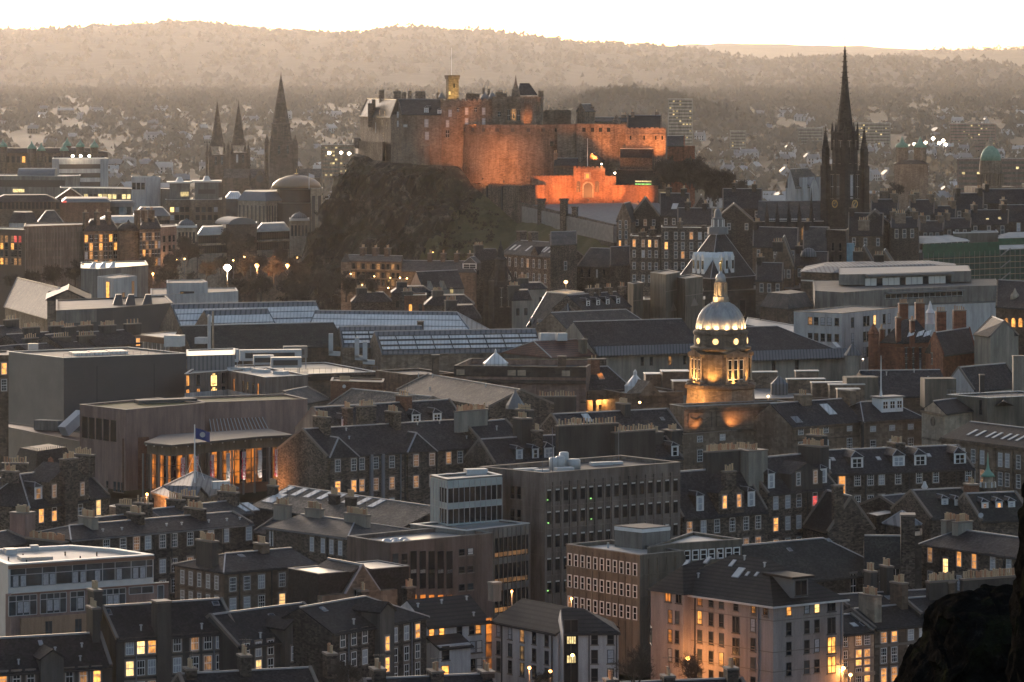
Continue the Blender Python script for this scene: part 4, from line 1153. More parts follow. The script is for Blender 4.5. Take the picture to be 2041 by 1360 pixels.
for k in range(3):
 f = Fac(rt,ins[k],ins[k + 1],78,85); nn = (6,15,7)[k]
 for j in range(nn):
  t0,t1 = f.L * j / nn,f.L * (j + 1) / nn
  m = MB().m(RND.choice(('lit_amber','lit_amber','glass','brown_glazed'))); m.prism([f.p(t0 + .08,0,-.1),f.p(t1 - .08,0,-.1),f.p(t1 - .08,0,-.2),f.p(t0 + .08,0,-.2)],78,84.9); m.build('pane',rt)
 f.grid('window_frame','dark_frame',[f.L * j / nn for j in range(nn + 1)],[78.1,80.5,83],.06,.1,78,84.9)
 for j in range(0,nn + 1,2):
  if k and j == 0: continue
  place('column',POTS.setdefault('col',MB().m('cladding_grey').lathe((0,0),[(.22,0),(.2,9.0)],10).mesh('column')),rt,f.p(f.L * j / nn,76,1.0))
 for j in range(nn):
  if j % 2 == 0: place('spotlight',POTS.setdefault('spot',MB().m('plant_white').lathe((0,0),[(.12,-.5),(.16,-.1),(.05,0)],8).mesh('spotlight')),rt,f.p(f.L * (j + .5) / nn,zc,.7))
BANNER_UP = []
f = Fac(rt,ins[1],ins[2],78,85); f2 = Fac(rt,ins[2],ins[3],78,85)
for k,(x,mt,lb) in enumerate(((355,'banner_red','red'),(382,'banner_red','red'),(414,'banner_red','red'),(446,'banner_grey','grey'),(477,'banner_red','red'),(509,'banner_grey','grey'),(546,'banner_red','red'))):
 q = f if x < 512 else f2; t = q.t(x)
 m = MB().m(mt); lp = []
 for j in range(9): z = 84.6 - j * .68; o = 1.35 + .08 * sin(j * 1.1 + k); lp.append([q.p(t - .55,z,o),q.p(t + .55,z,o),q.p(t + .55,z,o - .03),q.p(t - .55,z,o - .03)])
 m.loft(lp); m.m('white_paint')
 for j in range(1 if mt == 'banner_grey' else 4,20):
  z = 84.4 - j * .28; o = 1.45; w = RND.uniform(.22,.42); m.prism([q.p(t - w,0,o + .01),q.p(t + w,0,o + .01),q.p(t + w,0,o - .09),q.p(t - w,0,o - .09)],z - .07,z + .05)
 if mt == 'banner_red':
  for dx in (-.36,0,.36): m.prism([q.p(t + dx - .06,0,1.46),q.p(t + dx + .06,0,1.46),q.p(t + dx + .06,0,1.36),q.p(t + dx - .06,0,1.36)],83.4,84.6)
 near = ['nearest the brick pier','second along and behind the flagpole','just past the flagpole','between two red ones','between two grey ones','next to the last column bay','at the far end by the orange gable'][k]
 ob_ = m.solo('banner','tall %s lettered banner on the glass foyer %s' % (lb,near),'banner','banners hung along the glass foyer')
 BANNER_UP.append((q.p(t,78.3,2.6),q.p(t,80.6,1.3)))
# --- classical hall with a ribbed roof and flag
b = block('hall','classical hall with a ribbed lead pyramid roof and small pediment under the flag',[(307,983),(372,1004),(470,975)],86.5,zb=76,wall='sandstone')
b.hiproof(3.4,'lead_seam',.5,0.04,'sill_stone',None,'flashing')
f = b.F[1]; m = MB().m('sandstone'); t0,t1 = -.5,8; m.loft([[f.p(t0,86.4,1.0),f.p(t1,86.4,1.0),f.p((t0 + t1) / 2,88.6,1.0)],[f.p(t0,86.4,-2),f.p(t1,86.4,-2),f.p((t0 + t1) / 2,88.6,-2)]]); m.m('lead_seam');
m.loft([[f.p(t0 - .3,86.5,1.3),f.p((t0 + t1) / 2,88.9,1.3),f.p((t0 + t1) / 2,88.9,-6)],[f.p(t0 - .3,86.7,1.3),f.p((t0 + t1) / 2,89.1,1.3),f.p((t0 + t1) / 2,89.1,-6)]]); m.loft([[f.p(t1 + .3,86.5,1.3),f.p((t0 + t1) / 2,88.9,1.3),f.p((t0 + t1) / 2,88.9,-6)],[f.p(t1 + .3,86.7,1.3),f.p((t0 + t1) / 2,89.1,1.3),f.p((t0 + t1) / 2,89.1,-6)]]); m.build('pediment',b.root)
b.part('rooflight',MB().m('roof_glass').box(V2(XZ(440,967,88.2)),Vector((.9,.3)),1.6,.7,87.6,88.9)); b.fin()
p = XD(388,655); z0,z1 = ZD(951,655),ZD(850,655)
fl = thing('flagpole','tall white flagpole with stays flying a blue flag before the foyer','flagpole',(p.x,p.y,z0))
m = MB().m('white_paint'); m.lathe(p,[(.14,z0 - 1),(.10,z1),(.02,z1 + .1)],8); m.lathe(p,[(.02,z1 + .05),(.16,z1 + .18),(.02,z1 + .32)],8); m.build('pole',fl)
m = MB().m('white_paint')
for dx,dy in ((-1.7,-.8),(1.7,-.8),(.4,2)): m.beam((p.x + dx,p.y + dy,z0 - .4),(p.x,p.y,z0 + 4),.025)
m.build('stay',fl)
m = MB().m('flag_blue'); lp = []
for j in range(9): x = p.x + .15 + j * .3; o = .16 * sin(j * .9); dz = -.06 * j - .004 * j * j; lp.append([(x,p.y + o,z1 - .3 + dz),(x,p.y + o,z1 - 2.1 + dz * .8),(x,p.y + o + .03,z1 - 2.1 + dz * .8),(x,p.y + o + .03,z1 - .3 + dz)])
m.loft(lp); fo = m.build('flag',fl)
m = MB().m('steel_grey'); m.lathe((0,0),[(.42,0),(.46,.02),(.42,.04)],14); q = m.mesh('emblem'); e = place('emblem',q,fo,(p.x + 1.35,p.y - .22,z1 - 1.4)); e.rotation_euler = (pi / 2,0,0)
# ================================================================ third band: pot rows, old college, dormered terraces
b = terrace('tenement','rubble tenement with white dormers and harled stacks just behind the big office',(985,926),(1182,914),89,w=11,zb=76)
b.gable(ry=(1080,871))
b.F[0].rows([1020,1035,1068,1120,1150],[(1035,936,'ddddd')],1.1,2.0)
for x,ch in ((1035,'w'),(1067,'d'),(1094,'w'),(1140,'d')): b.dormer(x,.12,1.3 if x != 1094 else 2.0,2.0,ch)
for x,u,ln,p in ((1040,3.8,3.2,8),(1148,2.2,3.0,6)): b.chim(x,u,ln,2.2,p,.2,'harl_grey')
b.chim(1051,1.7,1.6,1.6,4,3.4,'rubble',8); b.fin()
b = terrace('tenement','slate tenement with stacks on corbelled gables left of the pale stack',(1182,926),(1362,914),89,w=11,zb=76)
b.gable(ry=(1270,876))
for x,ch in ((1192,'w'),(1345,'d')): b.dormer(x,.1,1.5,2.1,ch)
for x,u,ln,p in ((1232,2.0,3.8,8),(1300,1.4,3.4,7),(1338,1.5,3.0,6)): b.chim(x,u,ln,2.4,p,.3,'harl_grey')
b.vent(1270,.6); b.fin()
for k,(x0,x1,y,p,lab) in enumerate(((1110,1230,848,19,'long mutual stack wall with many pots above the dormered tenement'),(1222,1303,861,15,'mutual stack wall carrying four clumps of pots in mid rooftops'))):
 d = 700 + k * 4; a,c = XD(x0,d),XD(x1,d + 6); r = thing('chimney_wall',lab,'chimney',(*((a + c) / 2),86))
 u = (c - a).normalized(); stack(r,(a + c) / 2,u,Vector((u.y,-u.x)),ZD(y,d),76,(c - a).length,1.0,p,'harl_grey')
b = terrace('tenement','plain dark slate roof with rooflights below the glowing portico',(1128,872),(1362,860),89,w=12,zb=76)
b.gable(ry=(1200,823)); b.chim(1242,1.8,3.6,1.4,6,0,'harl_grey'); b.skylight(1170,.75,1.6,2.6,'roof_glass'); b.skylight(1320,.55,.8,1.0,'lead'); b.fin()
b = terrace('tenement','slate tenement joined to the orange gable row with a thick end stack',(968,893),(1050,885),91,w=11,zb=76)
b.gable(ry=(1010,838)); b.F[0].rows([981,1001,1025],[(981,906,'ddd'),(981,945,'ddd')]); b.chim(935,2.6,.9,8.0,18,.5,'harl_cream',None,None,'terracotta'); b.chim(1045,1.8,3.6,1.4,9,0,'harl_grey'); b.vent(990,.6); b.fin()
b = terrace('shed','low slate roofs with a white glazed rooflight and pointed lantern',(975,838),(1075,832),88,w=12,zb=76)
b.gable(ry=(1020,812),roof='slate_brown'); b.skylight(1035,.5,3.6,4.5,'roof_glass'); c = XZ(1027,810,92)
b.part('lantern',MB().m('lead').lathe(V2(c),[(2.0,91.5),(1.9,92.3),(.2,95),(.05,95.6)],8)); stack(b.root,XZ(1110,812,90),Vector((1,.1)),Vector((.1,-1)),92.4,80,8,1.2,14,'harl_grey'); b.fin()
b = terrace('tenement','tenement with a lit stone gablet two dormers and a bleached stack',(1360,1034),(1530,1019),89,w=12,zb=76)
b.gable(ry=(1420,938))
b.F[0].rows([1374,1402,1429,1459.5,1487,1511],[(1402,1051,'mddddd'),(1402,1094,'ddddmm')],1.05,2.2)
f = b.F[0]
def gablet(b,x0,x1,y0,ytop,wins,mat='rubble',pots=3,k=0.35):
 f = b.F[0]; t0,t1 = f.t(x0),f.t(x1); z1 = f.z(x0,y0); m = MB().m(mat)
 m.prism([f.p(t0,0,.06),f.p(t1,0,.06),f.p(t1,0,-5),f.p(t0,0,-5)],b.zt - 1,z1)
 za = f.z(x0,ytop); tm = (t0 + t1) / 2
 m.loft([[f.p(t0,z1 - .01,.06),f.p(t1,z1 - .01,.06),f.p(tm,za,.06)],[f.p(t0,z1 - .01,-.4),f.p(t1,z1 - .01,-.4),f.p(tm,za,-.4)]]); m.build('gablet',b.root)
 r = MB().m('slate'); r.add([f.p(t0 - .15,z1,0),f.p(t1 + .15,z1,0),f.p(tm,za + .1,0),f.p(t0 - .15,z1,-6),f.p(t1 + .15,z1,-6),f.p(tm,za + .1,-6)],[(0,2,5,3),(2,1,4,5)]); r.build('gablet_roof',b.root,fix=False)
 g = Fac(b.root,V2(f.p(0,0,.07)),V2(f.p(f.L,0,.07)),76,100)
 for x,y,ch in wins: g.win(x,g.z(x,y),.95,2.1,ch)
 if pots: stack(b.root,f.p(tm,0,-.6),f.u,f.n,za + 1.8,za - 1.5,2.2,1.1,pots,mat)
gablet(b,1432,1483,984,963,[(1444,1001,'l'),(1473,998,'l')],'rubble',4)
for x,ch in ((1395,'w'),(1497,'w')): b.dormer(x,.12,1.4,2.6,ch)
b.chim(1440,3.2,1.3,7.2,17,0,'harl_grey',None,None); stack(b.root,b.ridge.p(b.ridge.t(1490),0,.2),b.ridge.u,b.ridge.n,b.zr + 3.1,b.zr - 7,4.1,5.0,9,'harl_cream'); b.fin()
b = terrace('tenement','five bay tenement with a harled gablet stack and one red curtained window',(1530,986),(1668,972),91.5,w=12,zb=76)
b.gable(ry=(1580,909))
b.F[0].rows([1546,1570,1592,1624,1647],[(1570,1000,'wwdrd'),(1570,1043,'lwwdw'),(1570,1086,'mdddd')],1.1,2.2); b.F[0].pipe(1609)
gablet(b,1577,1639,946,926,[(1591,955,'d'),(1625,951,'m')],'harl_grey',0)
for x,ch in ((1537,'w'),(1641,'w')): b.dormer(x,.14,1.4,2.6,ch)
b.chim(1604,1.8,5.2,2.0,12,2.0,'harl_grey'); b.chim(1628,3.2,3.6,1.4,6,0,'harl_grey'); b.fin()
b = terrace('tenement','long dark terrace with four pairs of white dormers and a lit stair',(1654,947),(1943,935),91.5,w=12,zb=76,wall='rubble_dark')
b.gable(ry=(1778,895))
b.F[0].rows([1678,1709,1735,1757,1790,1832,1865,1930],[(1709,957,'.ddddddd'),(1709,1000,'ddddd...')],1.15,2.0); b.F[0].rows([1678],[(1678,966,'l',3.4),(1678,1010,'l',1.6)],1.3,3)
for x in (1708,1791,1834,1913): b.dormer(x,.22,2.2,2.0,'w' if x == 1791 else 'd')
for x,t in ((1660,.6),(1751,.55),(1851,.6)): b.skylight(x,t,.8,1.0)
b.dormer(1646,.2,1.6,2.0,'d')
for x in (1725,1812,1905): b.F[0].pipe(x)
b.chim(1784,1.2,3.2,1.4,5,0); b.chim(1795,1.0,1.2,1.2,2,0); b.fin()
# --- old college front range and its lit attic
OCR = terrace('college_range','long sandstone college range with attic windows and a lead gutter',(1578,852),(1722,841),89.5,w=13,zb=76,wall='sandstone')
b = OCR
b.gable(ry=(1660,798),hip=(0,0),gut='pipe_grey',cope=None)
f = b.F[0]; f.rows([1596,1646,1693],[(1596,861,'ddw',1.2),(1596,893,'dwd',2.4)],1.4,1.2); f.band('cornice','sandstone_brown',89.0,89.48,.5); f.band('string_course','sandstone_brown',86.6,86.9,.15)
b.skylight(1651,.58,2.2,3.6,'roof_glass'); b.skylight(1588,.25,1.8,2.0,'glass_seam_dark')
b.chim(1600,1.6,2.6,2.6,4,0,'sandstone'); b.chim(1690,1.9,3.0,1.6,0,0,'sandstone'); b.fin()
b = terrace('college_pavilion','sandstone end pavilion with a white lookout box and tall flag mast',(1722,841),(1840,834),89.7,w=13,zb=76,wall='sandstone')
b.gable(ry=(1780,800),hip=(4,4),gut='pipe_grey',cope=None,flash=True)
f = b.F[0]; f.rows([1740,1778,1815],[(1778,853,'www',1.1),(1778,887,'dpd',2.4)],1.4,1.1); f.band('cornice','sandstone_brown',89.2,89.68,.5); f.pipe(1718,'pipe_dark',.2)
c = b.slope_pt(1769,.62); m = MB().m('white_paint'); m.box(V2(c),b.u4,2.75,1.6,c.z - 1.2,c.z + 2.1); m.m('lead'); m.box(V2(c),b.u4,3.1,1.95,c.z + 2.1,c.z + 2.4); m.build('lookout_box',b.root)
g = Fac(b.root,V2(c) - b.u4 * 2.75 + b.n4 * 1.6,V2(c) + b.u4 * 2.75 + b.n4 * 1.6,0,0)
for q in (.17,.5,.83): window(b.root,g.p(5.5 * q,c.z + .7,.01),g.rz,'white',1.4,1.7,'d')
b.fin()
p = b.slope_pt(1756,.62); fl = thing('flagpole','tall white bare mast rising from the lookout box of the pavilion','flagpole',(p.x,p.y,p.z + 2.4))
MB().m('white_paint').lathe(V2(p),[(.32,p.z + 2.4),(.14,p.z + 4),(.06,p.z + 10.6),(.02,p.z + 10.8)],8).build('pole',fl)
AT = terrace('college_attic','blank sandstone attic wall of the college glowing orange around a carved swag',(1363,814.5),(1578,805.5),93.1,w=6,zb=76,wall='sandstone')
b = AT; b.flat(.3,'lead','lead',.3); f = b.F[0]
f.band('cornice','sandstone_brown',92.6,93.0,.3); f.band('ledge','sandstone_brown',88.0,88.5,.9)
for t0,t1 in ((f.t(1372),f.t(1418)),(f.t(1428),f.t(1512)),(f.t(1524),f.t(1572))): f.grid('panel_frame','sandstone_brown',[t0,t1],[89.2,92.2],.09,.1,89.2,92.2,t0,t1)
m = MB().m('sandstone_brown')
for k in range(20):
 a,c = pi * k / 10,pi * (k + 1) / 10; t = lambda q: f.p(f.t(1378) + (q / (2 * pi)) * (f.t(1412) - f.t(1378)),91.2 - .55 * abs(sin(q)),.12); m.beam(t(a),t(c),.1)
m.build('carved_swag',b.root); b.fin()
b = terrace('college_wing','sandstone college wing with attic windows below the glowing attic wall',(1300,874),(1578,853),88.0,w=12,zb=76,wall='sandstone')
b.flat(.3,'sill_stone','flat_roof_wet',.4); b.F[0].rows([1310,1335,1395,1440,1550],[(1335,880,'ddddd',1.2),(1440,905,'ddddd',2.4)],1.4,1.2); b.fin()
def spot(parent,pos,target,power,col=(1,.42,.12),ang=100,blend=.8,size=.4,box=True,d=None):
 l = bpy.data.lights.new('floodlight_lamp','SPOT'); l.energy = power; l.color = col; l.spot_size = radians(ang); l.spot_blend = blend; l.shadow_soft_size = size
 o = bpy.data.objects.new('floodlight_lamp',l); COL.objects.link(o)
 v = Vector(target) - Vector(pos)
 if parent is not None: o.parent = parent; o.location = Vector(pos) - org(parent)
 else: o.location = pos
 o.rotation_euler = (-v).to_track_quat('Z','Y').to_euler()
 return o
def flood(label,pos,target,power,col=(1,.42,.12),ang=110,s=.35,group=None,bulb='bulb_orange'):
 p = Vector(pos); v = (Vector(target) - p).normalized()
 r = thing('floodlight',label,'floodlight',p - Vector((0,0,.3)),group)
 m = MB().m('dark_frame'); m.beam(p - v * s * 1.4,p - v * .1,s * .6,s); m.beam(p - Vector((0,0,s * 2)),p - v * s,s * .25); m.build('housing',r)
 spot(r,p + v * .3,target,power,col,ang)
 return r
for k,(p_,q_) in enumerate(BANNER_UP): flood('tiny uplight below the %s banner of the foyer' % 'first second third fourth fifth sixth seventh'.split()[k],p_,q_,160,(1,.8,.65),80,.08)
p1,p2 = f.p(f.t(1392),88.7,1.6),f.p(f.t(1450),88.7,1.6)
flood('small floodlight on the attic ledge under the carved swag',p1,f.p(f.t(1380),91.2,0),420,s=.16)
flood('small floodlight on the attic ledge under the brick panel',p2,f.p(f.t(1462),91.6,0),900,s=.16)
# --- domed tower
DD = 815; dc = XD(1436.5,DD); px2 = lambda q: q / FOC * DD
zz = lambda y: ZD(y,DD)
dm = thing('domed_tower','floodlit sandstone rotunda with a ribbed lead dome and gilded statue','tower',(dc.x,dc.y,zz(809)))
ang0 = radians(38)
def sq(b,h,z0,z1,rot=ang0,c=dc):
 b.box(c,Vector((cos(rot),sin(rot))),h,h,z0,z1)
def octg(r,z,rot=0,n=8,c=dc): return [(c.x + r * cos(rot + 2 * pi * k / n),c.y + r * sin(rot + 2 * pi * k / n),z) for k in range(n)]
m = MB().m('sandstone'); m.lathe(dc,[(px2(72),zz(860)),(px2(72),zz(806)),(px2(70),zz(774))],8,radians(15),radians(15) + 2 * pi); m.build('base',dm)
m = MB().m('sandstone_brown'); m.lathe(dc,[(px2(70),zz(774)),(px2(76),zz(771)),(px2(75),zz(765)),(px2(66),zz(761))],8,radians(15),radians(15) + 2 * pi); m.build('base_cornice',dm)
m = MB().m('sandstone'); m.lathe(dc,[(px2(56),zz(762)),(px2(56),zz(704))],24); m.build('drum',dm)
for k in range(4):
 a = radians(-62) + k * pi / 2 ; d = Vector((cos(a),sin(a))); t = Vector((-d.y,d.x)); o = dc + d * px2(50)
 m = MB().m('sandstone'); m.box(o,t,px2(24),px2(12),zz(709),zz(703)); m.box(o,t,px2(25),px2(13),zz(762),zz(758))
 m.loft([[(*(o + t * px2(26) + d * px2(13)),zz(703)),(*(o - t * px2(26) + d * px2(13)),zz(703)),(*(o + d * px2(13)),zz(694))],[(*(o + t * px2(26) - d * px2(4)),zz(703)),(*(o - t * px2(26) - d * px2(4)),zz(703)),(*(o - d * px2(4)),zz(694))]]); m.build('portico',dm)
 for j in (-1,-.33,.33,1):
  q = o + t * px2(20) * j + d * px2(8); place('column',POTS.setdefault('dcol',MB().m('sandstone_pale').lathe((0,0),[(.34,0),(.34,.2),(.26,.25),(.22,5.0),(.34,5.2),(.34,5.45)],10).mesh('column',smooth=False)),dm,(q.x,q.y,zz(758)))
 for j in (-.66,0,.66):
  q = o + t * px2(20) * j + d * px2(7.2); window(dm,(q.x,q.y,(zz(758) + zz(709)) / 2),a + pi / 2,'white',1.1,4.2,'d')
m = MB().m('sandstone'); m.lathe(dc,[(px2(58),zz(697)),(px2(61),zz(694)),(px2(61),zz(691)),(px2(53),zz(689)),(px2(53),zz(667)),(px2(55),zz(664)),(px2(55),zz(660)),(px2(50),zz(656))],32); m.build('attic_drum',dm)
for k in range(8):
 a = -pi / 2 + radians(-14) + k * pi / 4; d = Vector((cos(a),sin(a)))
 w = MB().m('sandstone_pale'); cc = dc + d * px2(53); t = Vector((-d.y,d.x)); r = .62
 lo = [[(*(cc + t * rr * cos(q) + d * o),zz(678) + rr * sin(q)) for q in [2 * pi * j / 14 for j in range(14)]] for rr,o in ((r + .2,-.2),(r + .2,.12),(r,.12))]
 w.loft(lo); ob = w.build('round_window',dm)
 w = MB().m('lit_bright'); w.loft([[(*(cc + t * r * cos(q) + d * o),zz(678) + r * sin(q)) for q in [2 * pi * j / 14 for j in range(14)]] for o in (-.15,.125)]); w.build('pane',ob)
prof = [(px2(49),zz(655)),(px2(48.5),zz(648)),(px2(46.5),zz(638)),(px2(42),zz(627)),(px2(35),zz(617)),(px2(26),zz(609)),(px2(17),zz(604)),(px2(14),zz(602))]
s = NT('dome_lead'); s.set(s.ramp(s.noise(0.6,5,.65,(1,1,.25)),[(.3,(.20,.20,.21)),(.7,(.40,.39,.38))]),.5,.4)
m = MB().m('dome_lead'); m.lathe(dc,prof,40); m.build('dome',dm,True)
m = MB().m('dome_lead')
for k in range(24):
 a = 2 * pi * (k + .5) / 24
 for (r0,z0),(r1,z1) in zip(prof,prof[1:]): m.beam((dc.x + r0 * cos(a),dc.y + r0 * sin(a),z0 + .03),(dc.x + r1 * cos(a),dc.y + r1 * sin(a),z1 + .03),.13)
m.build('dome_rib',dm)
m = MB().m('sandstone_pale'); m.lathe(dc,[(px2(17),zz(602)),(px2(16.5),zz(592)),(px2(14),zz(590.5)),(px2(10.5),zz(590)),(px2(10.5),zz(566)),(px2(13),zz(565)),(px2(13),zz(562.5)),(px2(10.8),zz(562))],8,radians(22),radians(22) + 2 * pi); m.build('lantern',dm)
for k in range(8):
 a = 2 * pi * k / 8 + radians(44.5); q = dc + Vector((cos(a),sin(a))) * px2(12.2); place('column',POTS.setdefault('lcol',MB().m('sandstone_pale').lathe((0,0),[(.14,0),(.12,2.5),(.16,2.65)],8).mesh('column')),dm,(q.x,q.y,zz(590.5)))
m = MB().m('dome_lead'); m.lathe(dc,[(px2(10.8),zz(562)),(px2(9.8),zz(553)),(px2(7),zz(547)),(px2(3),zz(545)),(px2(2),zz(543)),(px2(2),zz(541))],20); m.build('lantern_cap',dm,True)
b3 = MB().m('gold'); z0 = zz(541.5); h = zz(515) - z0
def limb(m,pts):                                    # tapering round limb through (x, y, z, r)
 lp = []
 for x,y,z,r in pts: lp.append([(dc.x + x + r * cos(q),dc.y + y + r * sin(q),z0 + z) for q in [2 * pi * j / 8 for j in range(8)]])
 m.loft(lp)
limb(b3,[(-.1,0,0,.07),(-.09,0,.5,.11),(-.02,0,1.0,.16),(0,0,1.2,.20),(0,0,1.5,.17),(0,0,1.8,.23),(0,0,1.95,.12),(0,0,2.05,.08),(0,0,2.12,.12),(0,0,2.28,.13),(0,0,2.4,.05)])
limb(b3,[(.16,0,0,.06),(.13,.05,.5,.1),(.06,0,1.0,.14)]); limb(b3,[(.2,0,1.85,.07),(.3,0,2.2,.06),(.28,0,2.7,.05)]); limb(b3,[(-.2,0,1.85,.07),(-.38,0,1.5,.06),(-.25,-.1,1.2,.05)]); limb(b3,[(.28,0,2.5,.03),(.28,0,2.75,.08),(.28,0,2.95,.02)])
b3.build('gilded_statue',dm,True)
for k,a in enumerate((-150,-110,-70,-30)):
 d = Vector((cos(radians(a)),sin(radians(a)))); q = dc + d * px2(69); flood('golden floodlight on the rotunda cornice, %s of the ring of four' % ('first','second','third','last')[k],(q.x,q.y,zz(763)),(*(dc + d * px2(52)),zz(712)),1500,(1,.52,.13),120,.14)
for k in range(8):
 a = radians(-172 + 23 * k); d = Vector((cos(a),sin(a))); q = dc + d * px2(54); flood('golden floodlight round the foot of the ribbed dome, %s of eight' % ('first second third fourth fifth sixth seventh last'.split()[k]),(q.x,q.y,zz(657)),(*(dc + d * px2(38)),zz(622)),420,(1,.64,.27),140,.09)
q = dc + Vector((-2.2,-2.6)); flood('golden floodlight at the lantern foot of the dome',(q.x,q.y,zz(603)),(dc.x,dc.y,zz(570)),1000,(1,.68,.3),100,.12)
q = dc + Vector((-9,-10)); flood('golden floodlight on the college roof below the rotunda',(q.x,q.y,zz(808)),(dc.x - 2,dc.y,zz(785)),6000,(1,.5,.14),100,.16)
# --- portico glow, museum block, flat complex
b = terrace('museum_block','brown pilastered museum block with a dark balustraded parapet and pyramid lantern',(905,741),(1168,744),95,w=22,zb=76,wall='pink_stone')
b.flat(1.2,'sooty_stone','flat_roof',.5); f = b.F[0]
f.band('parapet','sooty_stone',94.0,96.25,.12); f.band('cornice','sooty_stone',92.6,93.4,.7); f.band('string_course','sandstone_brown',88.5,88.8,.2)
for k in range(9): f.band('pilaster','pink_stone',80,92.5,.35,f.L * (k + .5) / 9 - .45,f.L * (k + .5) / 9 + .45)
for k in range(8): f.band('blind_window','sandstone_brown',84,88,.06,f.L * (k + 1) / 9 - .6,f.L * (k + 1) / 9 + .6)
for k,x in enumerate((918,1020,1040,1128)): f.band('balustrade','sandstone_pale',94.3,95.5,.16,f.t(x) - .9,f.t(x) + .9)
c = XD(988,860); b.part('lantern',MB().m('roof_glass').lathe(c,[(2.6,95),(2.6,96.2),(2.9,96.3),(.25,98.6),(.2,99.2),(.05,99.5)],10))
stack(b.root,XD(1120,856),Vector((1,0)),Vector((0,-1)),98.2,94,1.8,1.3,0,'sandstone_brown'); stack(b.root,XD(868,856),Vector((1,0)),Vector((0,-1)),98.5,76,1.6,1.3,0,'sandstone_brown'); b.fin()
b = terrace('museum_block','low blank sandstone annex left of the balustraded museum block',(818,752),(906,748),93.5,w=16,zb=76,wall='sandstone_brown'); b.flat(.4,'sill_stone','flat_roof'); b.fin()
pa = terrace('portico','glowing golden columned portico with two bright lamps under a dark attic',(1160,778),(1256,774),91.0,w=10,zb=76,wall='sandstone_pale')
pa.gable(ry=(1215,732),hip=(2,3),cope=None,ov=.6)
f = pa.F[0]; f.band('entablature','sandstone_brown',89.0,90.9,2.6)
for x in (1176,1204,1232,1254): place('column',POTS.setdefault('pcol',MB().m('sandstone_brown').lathe((0,0),[(.5,0),(.5,.3),(.42,.4),(.36,8.6),(.55,9.0)],12).mesh('column')),pa.root,f.p(f.t(x),80,2.1))
f.rows([1197],[(1197,815,'d')],1.0,1.8,'plain')
stack(pa.root,pa.ridge.p(pa.ridge.t(1179),0,1),f.u,f.n,97.5,88,2.2,1.6,2,'brick_brown'); stack(pa.root,pa.ridge.p(pa.ridge.t(1203),0,-1),f.u,f.n,97.3,88,1.7,1.4,0,'rubble'); pa.skylight(1197,.55,1.4,1.9,'lit_amber'); pa.fin()
def lamp(label,pos,power,col=(1,.42,.12),bulb='bulb_orange',pole=None,r=.22,name='street_lamp',group=None,arm=0,arms=(0,0)):
 p = Vector(pos); h = pole or 0
 t = thing(name,label,'lamp',p - Vector((0,0,max(h,.3))),group)
 if pole:
  m = MB().m('pipe_grey'); m.lathe(V2(p) + Vector(arms),[(.10,p.z - h),(.06,p.z + .1)],8);
  if arms != (0,0): m.beam((p.x + arms[0],p.y + arms[1],p.z + .1),p + Vector((0,0,.12)),.05)
  m.build('lamp_post',t)
 else: MB().m('dark_frame').beam(p + Vector((0,.5,.1)),p + Vector((0,0,.1)),.06).build('bracket',t)
 m = MB().m(bulb); m.lathe(V2(p),[(.02,p.z - r),(r * .8,p.z - r * .5),(r,p.z),(r * .5,p.z + r * .6),(.02,p.z + r * .7)],10); m.build('bulb',t,True)
 l = bpy.data.lights.new('lamp_light','POINT'); l.energy = power; l.color = col; l.shadow_soft_size = r * 1.1
 o = bpy.data.objects.new('lamp_light',l); COL.objects.link(o); o.parent = t; o.location = p - org(t) - Vector((0,0,r + .15))
 return t
for x,w in ((1190,'nearer the museum block'),(1222,'nearer the domed tower')): lamp('golden lamp hung between the portico columns, ' + w,f.p(f.t(x),ZD(791,f.A.y),1.6),3200,(1,.5,.14),'bulb_warm',None,.34,'portico_lamp')
b = terrace('college_block','flat leaded college block with a small pediment and balustrade beside the rotunda',(1248,790),(1362,786),90.5,w=26,zb=76,wall='sandstone_brown')
b.flat(.5,'sill_stone','flat_roof_wet',.5); f = b.F[0]; m = MB().m('sandstone'); t0,t1 = f.t(1270),f.t(1318); m.loft([[f.p(t0,90.4,.5),f.p(t1,90.4,.5),f.p((t0 + t1) / 2,93.6,.5)],[f.p(t0,90.4,-6),f.p(t1,90.4,-6),f.p((t0 + t1) / 2,93.6,-6)]]); m.build('pediment',b.root)
c = XD(1266,850); b.part('lantern',MB().m('roof_glass').lathe(c,[(2.3,90),(2.3,92),(2.4,92.1),(.4,94.4),(.4,95.1),(.05,95.7)],10))
for x0,x1,dd,h in ((1285,1316,865,3.6),(1318,1372,862,4.4),(1340,1376,852,3.0)): b.part('roof_box',MB().m('sandstone_brown').box(XD((x0 + x1) / 2,dd),Vector((1,.06)),(x1 - x0) / 2 / FOC * dd,2.4,90,90 + h)); b.part('box_lid',MB().m('coping_pale').box(XD((x0 + x1) / 2,dd),Vector((1,.06)),(x1 - x0) / 2 / FOC * dd + .15,2.6,90 + h,90.15 + h))
b.fin()
p = XD(1281,800); lamp('golden wall lamp between the portico and the domed tower',(p.x,818,ZD(802,818)),260,(1,.55,.18),'bulb_warm',None,.28,'wall_lamp')
b = terrace('college_block','flat college roofs with pale slab lids and a striped lantern behind the range',(1495,800),(1735,796),90.5,w=34,zb=76,wall='sandstone_brown')
b.flat(.4,'sill_stone','flat_roof_wet',.5)
